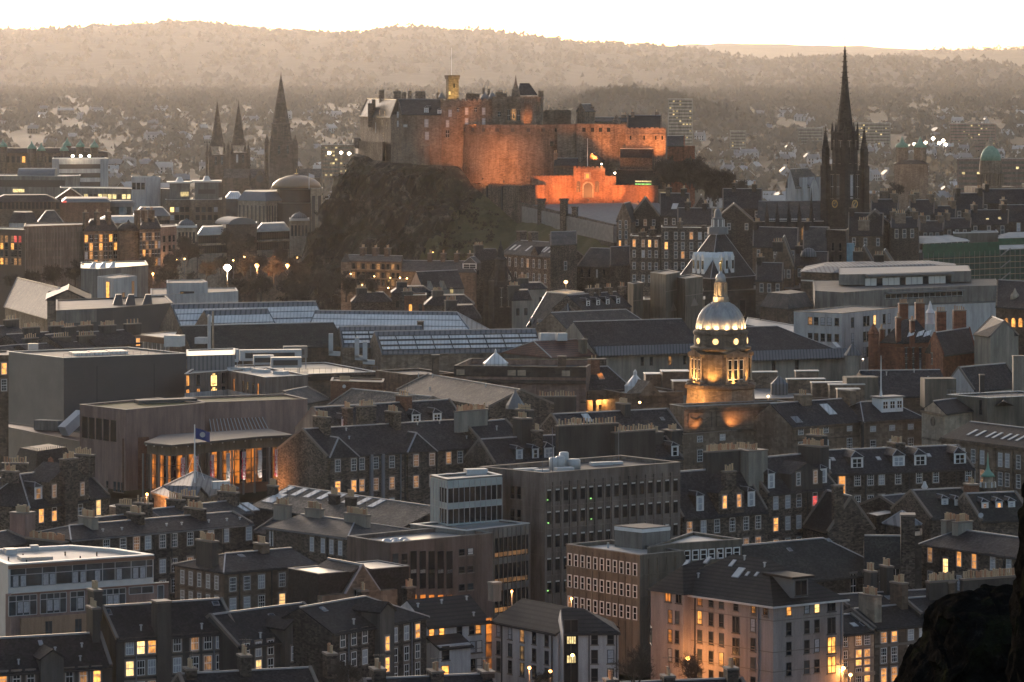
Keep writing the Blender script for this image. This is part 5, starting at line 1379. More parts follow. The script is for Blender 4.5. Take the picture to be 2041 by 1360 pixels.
for x0,x1,y,dd in ((1495,1548,742,862),(1568,1643,756,850),(1617,1682,763,838),(1652,1722,767,829),(1668,1712,776,820),(1585,1630,740,868)): b.part('stack_slab',MB().m('sandstone').box(XD((x0 + x1) / 2,dd),Vector((1,.1)),(x1 - x0) / 2 / FOC * dd,.9,88,ZD(y,dd))); b.part('slab_lid',MB().m('coping_pale').box(XD((x0 + x1) / 2,dd),Vector((1,.1)),(x1 - x0) / 2 / FOC * dd + .15,1.05,ZD(y,dd),ZD(y,dd) + .2))
b.part('lantern',MB().m('lead_seam').lathe(XD(1553,846),[(1.9,90.5),(1.9,ZD(765,846)),(.3,ZD(751,846)),(.05,ZD(749,846))],12)); b.fin()
p = XD(1531,806); lamp('golden lamp on a roof corner beyond the domed tower',(p.x,806,ZD(790,806)),160,(1,.55,.18),'bulb_warm',1.4,.25,'roof_lamp')
b = terrace('hall','wide dark hall roof with small domed vents below the red gables',(1735,792),(1900,790),89.5,w=22,zb=76,wall='sandstone_brown'); b.gable(ry=(1800,740),roof='slate',cope=None)
for x,h in ((1715,2.5),(1870,2.2)): b.part('plant_room',MB().m('concrete_olive').box(XD(x,832),Vector((1,.1)),3.4,2.4,89,93 + h))
for x,t in ((1767,.8),(1822,.9),(1850,.6)): b.vent(x,t,.7)
b.fin()
# --- right edge: corner church-like block and mansard wing
b = block('corner_block','tan ashlar corner block with a roundel pediment and blind arch',[(1837,818),(1883,826),(1955,817)],92.5,zb=76,wall='sandstone_pale')
b.gable(rh=2.0,axis='n',roof='slate_dark',cope=None)
f = b.F[0]; f.band('cornice','sandstone',92.0,92.5,.35); f.band('string_course','sandstone',86.8,87.2,.15); c = f.p(f.L / 2,f.z(1858,840),.02)
m = MB().m('sandstone'); lo = [[(*(V2(c) + f.u * rr * cos(q) + f.n * o),c.z + rr * sin(q)) for q in [2 * pi * j / 16 for j in range(16)]] for rr,o in ((.95,0),(.95,.15),(.62,.15),(.6,.02))]; m.loft(lo); m.build('roundel',b.root)
m = MB().m('sandstone'); pr = [(2.0 * cos(q),2.0 * sin(q)) for q in [pi * j / 14 for j in range(15)]]
for (a0,a1),(b0,b1) in zip(pr,pr[1:]): m.beam(f.p(f.L / 2 + a0,82.5 + a1,.1),f.p(f.L / 2 + b0,82.5 + b1,.1),.16)
m.build('blind_arch',b.root); b.fin()
b = terrace('office_wing','carved sandstone wing with seven bright slanting rooflights in its mansard',(1876,873),(2070,897),90.5,w=14,zb=76,wall='sandstone')
b.gable(ry=(1960,846),roof='slate_dark',cope=None); f = b.F[0]; f.band('cornice','sandstone_brown',89.9,90.45,.5); f.band('string_course','sandstone_brown',85.5,85.8,.2)
for x in (1938,1955,1975,1988,2006,2020,2035): b.skylight(x,.42,.75,2.6,'coping_pale')
f.rows([1920,1940,1958,1994,2008,2030],[(1958,912,'wdwwwd'),(1958,950,'dddddd')],1.2,2.6)
for x in (1949,1983,2018): f.band('pilaster','sandstone',77,89.9,.3,f.t(x) - .3,f.t(x) + .3)
b.fin()
b = block('laboratory','blank brown concrete block with roof railings behind the corner block',[(1888,790),(1968,797),(2110,790)],95,zb=76,wall='concrete_olive'); b.flat(.3,'steel_grey','flat_roof'); b.F[0].rows([1955],[(1955,812,'d')],.8,3,'none')
for q in b.F[:2]: q.grid('railing','pipe_grey',[q.L * k / 12 for k in range(13)],[96.3],.03,.03,95.3,96.4)
b.part('skylight_ridge',MB().m('slate_dark').loft([[(*XZ(1968,818,92.5).xy,92.5),(*XZ(2036,815,92.5).xy,92.5),(*XZ(2000,800,95).xy,95.0)],[(*XZ(1968,810,92.5).xy,92.5),(*XZ(2036,808,92.5).xy,92.5),(*XZ(2000,795,95).xy,95.0)]])); b.fin()
b = terrace('house','white gabled hall with a sheen on its big slate roof',(1941,779),(2036,770),91.5,cx=1880,zb=76,wall='harl_white'); b.gable(ry=(1960,730),roof='slate'); b.fin()
stack(b.root,XD(1957,830),Vector((1,0)),Vector((0,-1)),ZD(746,830),80,1.0,1.0,0,'harl_grey'); stack(b.root,XD(2030,828),Vector((1,0)),Vector((0,-1)),ZD(709,828),80,2.4,2.0,0,'harl_cream')
# --- school with green cupola
b = terrace('school','slate roofed school with tiny lead dormers under the green cupola',(1855,1035),(1960,1030),88.5,w=14,zb=76,wall='rubble'); b.gable(ry=(1910,976),roof='slate_church')
for x,t,ch in ((1883,.45,'w'),(1909,.4,'w'),(1940,.5,'d')): b.dormer(x,t,1.1,1.2,ch,'slate')
b.chim(1922,1.2,2.4,1.6,3,2.4,'brick_brown'); b.fin()
b = terrace('school','rear slate school wing with three lit dormers by the rock',(1955,1040),(2060,1036),88.5,w=13,zb=76,wall='rubble'); b.gable(ry=(2000,984),roof='slate_church')
for x,ch in ((1963,'m'),(1991,'l'),(2016,'w')): b.dormer(x,.45,1.1,1.2,ch,'slate')
b.fin()
b = terrace('school','low slate school roof with a white ventilator beside the stepped gable',(1800,1022),(1880,1014),88,w=11,zb=76,wall='rubble_dark'); b.gable(ry=(1840,984),roof='slate'); b.part('ridge_ventilator',MB().m('plant_white').lathe(b.ridge.p(b.ridge.t(1843),0).xy,[(.4,b.zr),(.4,b.zr + .9),(.6,b.zr + 1),(.3,b.zr + 1.6),(.2,b.zr + 2)],8)); b.fin()
b = terrace('stone_gable','stone gabled annex with a tall central stack in the shadowed court',(1650,1062),(1745,1058),86,w=10,zb=76,wall='rubble'); b.gable(rh=5.5,axis='n',roof='slate_dark'); stack(b.root,b.F[0].p(b.F[0].t(1672),0,-.5),b.F[0].u,b.F[0].n,ZD(968,b.F[0].A.y),80,1.6,1.2,0,'rubble'); b.fin()
b = block('flat_annex','pale wet flat roof shining between the dark terrace and the school',[(1725,1024),(1748,1030),(1803,1020)],88,zb=76,wall='rubble_dark'); b.flat(.1,None,'flat_roof_pale'); b.fin()
b = block('canopy_hall','low hall with a striped pyramid roof beside the church',[(1764,1045),(1800,1052),(1832,1047)],88,zb=76,wall='rubble_dark'); b.hiproof(2.2,'zinc_seam',.5,.05,None,None,'flashing'); b.fin()
c = XD(1969,668); zq = lambda y: ZD(y,668); cp = thing('cupola','slender green copper cupola with a white balustraded belfry on the school roof','cupola',(c.x,c.y,zq(985)))
MB().m('rubble_dark').box(c,Vector((1,.2)),1.15,1.15,80,zq(972)).build('tower_base',cp)
m = MB().m('sandstone_pale'); m.lathe(c,[(1.3,zq(972)),(1.3,zq(962)),(1.15,zq(961)),(.85,zq(960)),(.85,zq(951)),(1.15,zq(950))],8); m.build('belfry',cp)
for k in range(8): a = k * pi / 4 + .39; place('baluster',POTS.setdefault('bal',MB().m('white_paint').lathe((0,0),[(.12,0),(.09,.9)],6).mesh('baluster')),cp,(c.x + 1.36 * cos(a),c.y + 1.36 * sin(a),zq(971)))
MB().m('copper_green').lathe(c,[(1.25,zq(950)),(1.0,zq(945)),(.5,zq(939)),(.3,zq(934)),(.2,zq(928)),(.08,zq(906)),(.02,zq(902))],12).build('copper_dome',cp,True)
# ================================================================ near rock and bare trees
def rockmass(name,label,cat,outline,d,thick,seed,mat='crag_rock'):
 """weathered rock: rings pushed out of an outline that has its own size and depth"""
 pts = [X3(x,y,d) for x,y in outline]; c = sum(pts,Vector()) / len(pts)
 bm = bmesh.new(); rings = []
 n = len(pts); L = [(-1.0,.35),(-.8,.68),(-.4,.92),(0,1.0),(.5,.95),(.9,.6),(1.0,.3)]
 for t,k in L:
  rings.append([bm.verts.new(c + (p - c) * k + Vector((0,t * thick,0))) for p in pts])
 for r0,r1 in zip(rings,rings[1:]):
  for j in range(n): bm.faces.new((r0[j],r0[(j + 1) % n],r1[(j + 1) % n],r1[j]))
 bm.faces.new(rings[0]); bm.faces.new(list(reversed(rings[-1])))
 bmesh.ops.triangulate(bm,faces=bm.faces)
 bmesh.ops.subdivide_edges(bm,edges=bm.edges,cuts=3,use_grid_fill=True)
 bmesh.ops.subdivide_edges(bm,edges=bm.edges,cuts=1,use_grid_fill=True)
 bm.normal_update()
 for v in bm.verts:
  q = v.co * 1.0
  o = noise.fractal(q * 1.2 + Vector((seed,0,0)),.8,2.0,5) * .16 + abs(noise.noise(q * 3.1 + Vector((0,seed,0)))) * .10 - .04
  cellv = noise.cell(Vector((q.x * 1.6,q.y * 1.6,q.z * 2.2))) * .07
  v.co += v.normal * (o + cellv) * (thick / 2.2)
 me = bpy.data.meshes.new(name);
 for v in bm.verts: v.co -= c
 bmesh.ops.recalc_face_normals(bm,faces=bm.faces); bm.to_mesh(me); bm.free(); me.materials.append(M(mat))
 o = bpy.data.objects.new(name,me); o.location = c; COL.objects.link(o)
 return tag(o,label,cat)
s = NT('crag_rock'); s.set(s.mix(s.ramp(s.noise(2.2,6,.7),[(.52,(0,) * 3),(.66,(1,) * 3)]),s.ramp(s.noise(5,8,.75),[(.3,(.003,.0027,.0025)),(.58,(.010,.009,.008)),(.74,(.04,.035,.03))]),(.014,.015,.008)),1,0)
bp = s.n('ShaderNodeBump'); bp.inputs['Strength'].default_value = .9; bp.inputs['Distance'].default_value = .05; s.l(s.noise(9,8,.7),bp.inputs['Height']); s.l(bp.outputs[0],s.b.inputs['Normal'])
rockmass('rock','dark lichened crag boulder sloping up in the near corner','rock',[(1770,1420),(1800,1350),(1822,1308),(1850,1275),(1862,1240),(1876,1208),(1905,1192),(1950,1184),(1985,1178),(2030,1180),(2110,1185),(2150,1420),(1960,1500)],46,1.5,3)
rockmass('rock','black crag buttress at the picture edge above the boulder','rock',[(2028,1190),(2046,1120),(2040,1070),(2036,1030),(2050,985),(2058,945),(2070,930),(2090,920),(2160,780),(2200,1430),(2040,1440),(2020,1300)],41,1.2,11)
def tree_mesh(seed,h=8.0,spread=.62,depth=6,mat='bark',r0=.18,nsub=3,upb=.25,thin=.006):
 rnd = random.Random(seed); tr = MB().m(mat); cr = MB().m(mat)
 def seg(b,p,q,ra,rb,n):
  d = (q - p);
  if d.length < 1e-5: return
  d.normalize(); up = Vector((0,0,1)) if abs(d.z) < .9 else Vector((1,0,0)); x = d.cross(up).normalized(); y = x.cross(d)
  b.loft([[p + (x * cos(a) + y * sin(a)) * ra for a in [2 * pi * j / n for j in range(n)]],[q + (x * cos(a) + y * sin(a)) * rb for a in [2 * pi * j / n for j in range(n)]]],False)
 def grow(p,d,L,r,k):
  q = p
  st = 2 if k > 2 else 1
  for i in range(st):
   d = (d + Vector((rnd.uniform(-.2,.2),rnd.uniform(-.2,.2),rnd.uniform(-.05,.15)))).normalized()
   q2 = q + d * (L / st); r2 = max(thin,r * (.86 if i < st - 1 else .72))
   seg(tr if k >= depth - 1 else cr,q,q2,r,r2,6 if k >= depth - 1 else 3); q,r = q2,r2
  if k == 0: return
  for i in range(rnd.choice((nsub,nsub,nsub + 1)) + (k == depth)):
   a = rnd.uniform(0,2 * pi); s_ = spread * rnd.uniform(.6,1.25); ax = d.cross(Vector((cos(a),sin(a),.3))).normalized()
   nd = (d + ax * s_ * 1.1 + Vector((0,0,upb))).normalized(); grow(q - d * L * rnd.uniform(0,.8 if k > 1 else .4),nd,L * rnd.uniform(.62,.82),max(thin,r * .72),k - 1)
 grow(Vector((0,0,-.3)),Vector((0,0,1)),h * .26,r0,depth)
 return tr.mesh('trunk',fix=False),cr.mesh('crown',fix=False)
TREES = {'big': tree_mesh(3,9,.7,6,'bark',.17,3,.25,.011),'wide': tree_mesh(8,9,.85,6,'bark',.16,3,.3,.012),'bush': tree_mesh(5,7,1.0,5,'bark',.09,4,.35,.014)}
def tree(label,px,py,d,sc,kind,rz=0.0,group=None,cat='tree',name='bare_tree',keys=None):
 x,z = XD(px,d),ZD(py,d); T = (keys or TREES)[kind]
 t = thing(name,label,cat,(x.x,x.y,z),group); t.rotation_euler = (0,0,rz)
 for nme,me in zip(('trunk','crown'),T):
  o = bpy.data.objects.new(nme,me); COL.objects.link(o); o.parent = t; o.scale = (sc,) * 3
 return t
tree('bare tree with fine upright twigs before the white gable end',1268,1388,470,1.15,'wide',.4)
tree('bare tree glowing orange around the street lamp by the rosy flats',1390,1385,492,1.1,'big',1.9)
tree('leafless shrub crowding the stair tower of the dark terrace',690,1372,455,.95,'bush',2.2,None,'shrub','bare_shrub')
tree('leafless shrub lit from below by two garden lamps',1078,1376,468,.7,'bush',0,None,'shrub','bare_shrub')
def plamp(label,px,py,d,power,**k): return lamp(label,X3(px,py,d),power,**k)
plamp('orange street lamp glaring through the bare tree by the rosy flats',1371,1312,520,1500,pole=5.5,r=.3)
plamp('orange street lamp beside the small pale tenement',1681,1332,520,380,pole=3.5,r=.27,bulb='bulb_warm')
plamp('orange street lamp lower on the corner next to the pale shopfront',1695,1345,519,330,pole=3.5,r=.27,bulb='bulb_warm')
plamp('low orange garden lamp by the white lean-to',1055,1331,482,700,pole=3,r=.22)
plamp('low orange garden lamp in front of the white stair bay',1097,1338,479,500,pole=3,r=.22)
plamp('yellow lamp inside the open stair between the white flats',1141,1306,487,60,col=(1,.7,.25),bulb='bulb_warm',r=.22,name='stair_lamp')
plamp('orange lamp at the foot of the low concrete office',1139,1193,532,900,pole=8,r=.18)
plamp('orange lamp in the lane beside the glass wing',1020,1178,540,2200,pole=8,r=.16)
plamp('orange star lamp on a thin pole beside the classical hall',293,985,676,2200,pole=9,r=.26)
p = X3(600,965,660); flood('orange wall washer hidden in the lane below the glowing gable',(-47.5,713,81.5),(-39.5,720,87),4200,(1,.42,.14),130,.25)
plamp('white lamp on the corner of the white institute',1720,716,905,130,col=(1,.8,.5),bulb='bulb_white',pole=3,r=.2)
# ================================================================ lower left houses
b = terrace('tenement','rubble house with a great gable stack and three amber windows below the concert hall',(60,1012),(176,998),89,w=11,zb=76)
b.gable(ry=(130,938),hip=(3,0)); f = b.F[0]
f.rows([82,108,160],[(108,1025,'lld')],1.1,2.3); f.rows([],[])
gablet(b,98,176,962,930,[(108,979,'m'),(164,975,'m')],'rubble',0)
b.dormer(76,.2,1.6,2.2,'m'); stack(b.root,f.p(f.t(134),0,.3),f.u,f.n,ZD(921,f.A.y),78,2.9,1.4,6,'rubble'); b.chim(170,2.4,4.2,1.4,8,-.5); b.chim(20,1,3,1.2,6,0); b.fin()
b = terrace('tenement','rubble tenement bay with a blazing window and raking roof by the street lamp',(176,995),(218,989),88.6,w=9,zb=76)
b.gable(ry=(180,945),hip=(0,0)); b.F[0].rows([196],[(196,1012,'b',2.6)],1.2,2.6); b.fin()
b = block('tenement','hipped rubble house with two white windows at the picture edge',[(-30,980),(8,986),(60,979)],88.5,zb=76); b.hiproof(3,'slate',.3,.05,None,None,'flashing'); b.F[1].rows([12,42],[(12,994,'dd'),(12,1035,'md')],1.2,2.0)
stack(b.root,XD(30,660),Vector((1,0)),Vector((0,-1)),ZD(922,660),80,4.4,1.2,9,'rubble'); b.fin()
b = block('mansard_house','dark crested mansard roof with a carved stone dormer below the clad wall',[(22,940),(70,950),(150,938)],89.5,zb=76,wall='rubble_dark'); b.hiproof(4.2,'slate_dark',.2,.72,None)
P = [p for p in b.pts]; c = sum(P,Vector((0,0))) / 4; m = MB().m('pipe_dark')
for k in range(2):
 a,d_ = c + (P[k] - c) * .72,c + (P[k + 1] - c) * .72
 for j in range(14): q = a + (d_ - a) * (j / 13); m.beam((q.x,q.y,b.zr),(q.x,q.y,b.zr + .5),.04)
m.build('roof_cresting',b.root); q = b.F[1].p(b.F[1].t(100),0,.1); m = MB().m('brick_brown'); m.lathe(V2(q),[(.9,89.4),(.9,91),(.5,91.8),(.5,92.2),(.05,92.6)],8); m.build('carved_dormer',b.root); b.fin()
b = block('flat_annex','pale lit flat roofed annex tucked by the concert hall foot',[(215,1012),(262,1018),(285,1014)],82,zb=76,wall='sandstone_pale'); b.flat(.2,'coping_pale','flat_roof'); b.fin()
b = terrace('tenement','slate tenement with pots clumps in front of the classical hall',(215,1058),(330,1044),88,w=9,zb=76); b.gable(ry=(270,1026))
for x,p in ((250,6),(285,4),(350,6)): b.chim(x,1.8,3.4,1.0,p,0)
b.fin()
b = terrace('tenement','slate roof joining the classical hall to the long skylit workshop',(330,1044),(505,1024),88,w=9,zb=76); b.gable(ry=(430,1004),roof='slate_grey')
for x,p in ((375,6),(455,9)): b.chim(x,1.8,4.2,1.0,p,0)
b.skylight(492,.4,3.2,3,'roof_glass'); b.fin()
# ================================================================ fourth band: museum roofs, left
def glasshall(name,label,A,B,ze,w,ry,bands,roof='zinc_seam',wall='sandstone',grid=True,hip=(0,0),n=8,glass='roof_glass'):
 b = terrace(name,label,A,B,ze,w=w,zb=74,wall=wall); b.gable(ry=ry,roof=roof,hip=hip,cope=None,gut='lead')
 P = b.P4; u,nn = b.u4,b.n4
 L0 = (P[1] - P[0]).length
 for t0,t1 in bands:
  m = MB().m(glass)
  def q(s_,t,o):
   p0 = P[0] + (b.ridge.A - P[0]) * t; p1 = P[1] + (b.ridge.B - P[1]) * t
   h0 = hip[0] * t; h1 = hip[1] * t
   p = p0 + (p1 - p0).normalized() * (h0 + .5 + s_ * ((p1 - p0).length - h0 - h1 - 1.0)); return Vector((p.x,p.y,b.zt + b.rh * t + .24 + o))
  m.loft([[q(0,t0,0),q(1,t0,0),q(1,t1,0),q(0,t1,0)],[q(0,t0,.08),q(1,t0,.08),q(1,t1,.08),q(0,t1,.08)]]); m.build('roof_glazing',b.root)
  if grid:
   m = MB().m('dark_frame')
   for k in range(n + 1): m.beam(q(k / n,t0,.1),q(k / n,t1,.1),.12)
   m.beam(q(0,t0,.12),q(1,t0,.12),.12); m.beam(q(0,t1,.12),q(1,t1,.12),.12)
   m.build('glazing_bar',b.root)
 return b.fin()
glasshall('museum_hall','nearest museum hall with a long glazed roof of square lights',(760,706),(1085,700),89.5,17,(900,660),[(.12,.3),(.34,.54),(.58,.76)],n=9)
glasshall('museum_hall','second museum hall roof with three glazed bands behind the nearest one',(682,692),(850,690),90.5,15,(760,652),[(.1,.3),(.34,.54),(.58,.74)],n=6)
glasshall('museum_hall','third narrow museum hall roof behind the twin gables',(620,681),(760,678),91,13,(690,656),[(.2,.42),(.46,.66)],n=5)
b = terrace('museum_hall','long dark mossy museum roof behind the plant machines',(380,698),(690,690),90.5,w=20,zb=74,wall='sandstone_brown'); b.gable(ry=(600,646),roof='slate_church',cope=None); b.fin()
glasshall('museum_hall','great pale glass vault roof with a hipped far end',(607,668),(946,672),91.5,24,(760,622),[(.1,.36),(.4,.62),(.66,.84)],hip=(0,7),grid=False)
glasshall('museum_hall','long glazed museum roof farthest back below the trees',(362,662),(655,655),92,22,(500,605),[(.1,.34),(.4,.6),(.64,.8)],grid=False)
glasshall('museum_hall','short glazed museum roof with a bright gable end beside the stack',(430,668),(560,664),92,18,(500,618),[(.1,.4),(.45,.75)],grid=False)
for px,y,dd,w,lab in ((574,615,1120,3.2,'broad stone stack rising between the glazed museum roofs'),(838,640,1020,1.7,'short stone stack in front of the great glass vault')):
 a = XD(px,dd); r = thing('chimney_stack',lab,'chimney',(a.x,a.y,80)); stack(r,a,Vector((1,0)),Vector((0,-1)),ZD(y,dd),76,w,2,0,'rubble_dark')
for k,(px,py,dd) in enumerate(((712,672,968),(660,664,990),(728,680,966))):
 t = thing('ventilation_duct',('tall bent air duct against the nearest museum gable','tall bent air duct against the second museum gable','lower air duct elbow beside the nearest museum gable')[k],'duct',X3(px,py + 40,dd)); p = X3(px,py,dd); m = MB().m('steel_grey'); m.beam(p + Vector((0,-1.6,0)),p + Vector((0,-1.6,-5)),.55); m.beam(p + Vector((-.5,-1.6,-5)),p + Vector((2.4,-1.6,-5.2)),.55); m.build('duct',t)
b = terrace('museum_wing','museum service wing with a shining flat roof edged by railings',(520,752),(752,744),87.5,w=34,zb=74,wall='sandstone_brown'); b.flat(.3,'coping_pale','flat_roof_wet',.5); f = b.F[0]
f.grid('railing','pipe_grey',[f.L * k / 20 for k in range(21)],[89.1],.03,.03,87.9,89.2); f.band('cornice','sooty_stone',86.2,87.2,.5)
for k,(x0,x1,y,dd,hh,lab) in enumerate(((432,475,696,925,3,'plant_white'),(478,600,697,945,2.6,'plant_white'),(540,600,712,915,2.4,'steel_grey'),(505,545,708,930,2.2,'plant_white'),(565,612,690,960,2.8,'cladding_grey'))):
 a = XD((x0 + x1) / 2,dd); z = ZD(y,dd); r = thing('air_handler',('boxy pale air handler nearest the twin flues','long pale air handler on the service roof','louvred grey condenser on a steel frame','small pale air handler beside the condenser','grey air handler behind the condenser')[k],'air handler',(a.x,a.y,z - hh)); h = (x1 - x0) / 2 / FOC * dd
 MB().m(lab).box(a,Vector((1,.12)),h,1.5,z - hh,z).build('casing',r); MB().m('dark_frame').box(a - Vector((0,1.6)),Vector((1,.12)),h * .8,.12,z - hh * .75,z - hh * .25).build('louvre',r)
 m = MB().m('steel_grey')
 for q in (-1,1): m.box(a + Vector((q * h * .9,0)),Vector((1,0)),.1,.1,86,z - hh)
 m.build('support_frame',r)
b.fin()
b = block('office_block','flat roofed office with a rust fascia and white plant box left of the flues',[(270,668),(347,677),(460,668)],92,zb=74,wall='glass_seam_dark'); b.flat(.1,'brown_glazed','flat_roof_pale',.5)
for f in b.F[:2]: f.band('fascia','purlin_brown',90.6,92.1,.4); f.grid('window_frame','plant_white',[f.L * k / 9 for k in range(10)],[87.5],.12,.12,84,90.5)
b.part('plant_box',MB().m('coping_pale').box(XD(348,975),Vector((1,-.3)),2.0,1.8,92,94.8)); b.part('plant_box',MB().m('plant_white').box(XD(402,985),Vector((1,-.3)),1.3,1.4,92,93.6)); b.fin()
for k,(px,y,lab) in enumerate(((417,630,'thick steel flue of the twin flues'),(424.5,623,'thin brass coloured flue of the twin flues'))):
 a = XD(px,950); z = ZD(y,950); MB().m(('steel_grey','plank')[k]).lathe(a,[((.42,.26)[k],84),((.42,.26)[k],z),((.3,.2)[k],z + .3),(.02,z + .31)],12).solo('flue',lab,'flue')
b = dblock('truss_roof','pale flat canopy roof on exposed trusses behind the modern flats',[(372,880),(468,884),(468,905),(372,900)],712,76,wall='glass_seam_dark'); b.flat(.2,'coping_pale','flat_roof_wet'); b.fin()
# --- white gallery tower, black museum extension, kirk
b = dblock('gallery_tower','white tower room with a tall glowing window above the dark extension',[(194,1120),(228,1108),(273,1122),(240,1135)],553,74,wall='harl_white'); b.flat(.3,None,'flat_roof'); f = b.F[0]
f.rows([215],[(215,582,'l')],2.6,5.8,'twin'); b.F[1].rows([246],[(246,589,'m')],1.6,1.7,'plain'); b.F[1].rows([265],[(265,583,'m')],1.6,6.5,'none'); b.fin()
b = dblock('museum_extension','low black glass extension with raked roof vents under the white tower',[(112,1040),(225,1052),(345,1075),(330,1110),(112,1090)],622,74,wall='cladding_dark'); b.flat(.3,'sill_stone','flat_roof')
for x in (225,250,284): b.part('roof_vent',MB().m('cladding_dark').loft([[(*XD(x,1070),b.zt),(*XD(x + 20,1070),b.zt),(*XD(x + 20,1078),b.zt),(*XD(x,1078),b.zt)],[(*XD(x + 6,1072),b.zt + 2.8),(*XD(x + 17,1072),b.zt + 2.8),(*XD(x + 17,1076),b.zt + 2.8),(*XD(x + 6,1076),b.zt + 2.8)]]))
f = b.F[0]; f.band('streaked_wall','concrete_grey',b.zt - 3.2,b.zt + .2,.3,0,f.L * .7); b.fin()
b = dblock('museum_wing','white flat wing with a dark opening behind the extension',[(300,1145),(368,1150),(475,1165),(470,1185),(300,1180)],590,74,wall='harl_white'); b.flat(.3,None,'flat_roof'); b.fin()
b = dblock('museum_wing','upper white box with a lit recess on the white wing',[(332,1155),(402,1156),(414,1160),(404,1175),(332,1172)],566,84,wall='harl_white'); b.flat(.3,None,'flat_roof'); b.F[0].rows([373],[(373,587,'d')],4.2,1.8,'none'); b.F[0].rows([363],[(363,587,'b')],.8,1.3,'none'); b.fin()
b = dblock('office_block','wide pale flat roofed building with raised skylights in front of the hotel row',[(161,1240),(195,1235),(295,1260),(290,1290),(161,1280)],537,70,wall='concrete_grey'); b.flat(.3,'coping_pale','flat_roof_wet')
for x in (183,203,222): b.part('rooflight',MB().m('roof_glass').loft([[(*XD(x - 6,1250),b.zt),(*XD(x + 8,1250),b.zt),(*XD(x + 8,1256),b.zt),(*XD(x - 6,1256),b.zt)],[(*XD(x + 2,1253),b.zt + 1.6),(*XD(x + 8,1253),b.zt + 1.6),(*XD(x + 8,1254),b.zt + 1.6),(*XD(x + 2,1254),b.zt + 1.6)]]))
b.fin()
b = dblock('church','stone church with shining sunlit roof slopes and a dark pediment at its end',[(94,1120),(176,1116),(178,1150),(96,1154)],598,74,wall='sandstone'); b.gable(rh=2.6,axis='n',roof='slate',cope='sooty_stone',ov=.5); b.F[0].rows([134],[(134,603,'d')],.8,.8,'plain'); b.fin()
b = dblock('church','long church roof of mottled slates with a gleaming ridge',[(10,1190),(96,1130),(140,1165),(50,1225)],612,74,wall='sandstone'); b.gable(rh=8,axis='u',hip=(3,0),roof='slate_brown',cope='coping_pale'); b.fin()
# --- old roofs with rows of pots
GA = [((-20,675),(60,668),92,650,'slate tenement with an amber window at the far left of the pot rows',[(40,679,'l')],[(20,4)]),
      ((40,690),(130,684),91,664,'slate tenement under the longest battlement of pots',[(80,700,'d')],[(60,9),(112,10)]),
      ((125,694),(200,686),91,662,'dark tenement roof behind a thick pot stack',[(150,704,'d')],[(135,6),(168,8)]),
      ((190,690),(282,684),91,660,'dark slate tenement with a bare gable near the rust fascia office',[(275,682,'l')],[(212,9),(262,4)]),
      ((-20,714),(70,706),89.5,690,'low slate tenement just above the dark cube corner',[(7,735,'l')],[(58,6)]),
      ((60,706),(210,698),90,684,'low slate tenement row tucked along the cube roof edge',[(100,712,'d')],[(120,7),(170,8)])]
for A,B_,ze,ry,lab,ws,ch in GA:
 b = terrace('tenement',lab,A,B_,ze,w=11,zb=74,wall='rubble_dark'); b.gable(ry=((A[0] + B_[0]) / 2,ry),cope=None)
 for x,y,c_ in ws: b.F[0].win(x,b.F[0].z(x,y),1.3,2.0,c_)
 for x,p in ch: b.chim(x,1.8,1.2,5.0,p,.4,'harl_grey',None,None)
 b.fin()
b = dblock('tenement','brown lit wall beside the dark cube at the picture edge',[(-20,800),(17,802),(17,815),(-20,812)],712,74,wall='sandstone_brown'); b.flat(.2,'sill_stone'); b.F[0].rows([8],[(8,735,'l'),(8,768,'d')],1.2,2.4); b.fin()
# ================================================================ fourth band: centre and right
b = terrace('hall','huge dark leaded roof sweeping up towards the dome with a zinc eave',(1185,704),(1405,697),90,w=26,zb=74,wall='harl_cream'); b.gable(ry=(1260,640),roof='slate',cope=None,gut=None); f = b.F[0]
m = MB().m('lead_seam'); m.loft([[f.p(0,89.2,2.2),f.p(f.L,89.2,2.2),f.p(f.L,91.2,-.4),f.p(0,91.2,-.4)],[f.p(0,89.5,2.3),f.p(f.L,89.5,2.3),f.p(f.L,91.6,-.4),f.p(0,91.6,-.4)]]); m.build('zinc_eave',b.root); f.rows([1280,1298,1335,1365],[(1298,720,'ddmd')],.9,2.2,'plain'); b.fin()
b = terrace('hall','huge dark leaded roof falling away from the dome to a lead turret',(1490,713),(1688,707),90,w=30,zb=74,wall='harl_cream'); b.gable(ry=(1550,652),hip=(0,12),roof='slate',cope=None,gut=None); f = b.F[0]
m = MB().m('lead_seam'); m.loft([[f.p(0,89.2,2.2),f.p(f.L,89.2,2.2),f.p(f.L,91.2,-.4),f.p(0,91.2,-.4)],[f.p(0,89.5,2.3),f.p(f.L,89.5,2.3),f.p(f.L,91.6,-.4),f.p(0,91.6,-.4)]]); m.build('zinc_eave',b.root); f.rows([1542,1588],[(1542,728,'dd')],1.0,3,'plain')
c = XD(1700,965); b.part('turret',MB().m('harl_cream').lathe(c,[(1.9,74),(1.9,ZD(708,965))],8)); b.part('turret_roof',MB().m('lead_seam').lathe(c,[(2.4,ZD(708,965)),(.2,ZD(685,965)),(.05,ZD(681,965))],8))
b.skylight(1667,.3,1.2,3,'coping_pale'); b.fin()
b = dblock('ramp_roof','pale glazed strip roof glowing beside the dome',[(1485,1060),(1590,1020),(1600,1050),(1490,1090)],648,80,wall='cladding_grey'); b.flat(.2,'coping_pale','flat_roof_pale'); b.fin()
b = terrace('hall','maroon tiled hipped roof right of the nearest museum hall',(1100,714),(1262,706),89.3,w=22,zb=74,wall='concrete_olive'); b.gable(ry=(1150,678),hip=(2,8),roof='tile_red',cope=None)
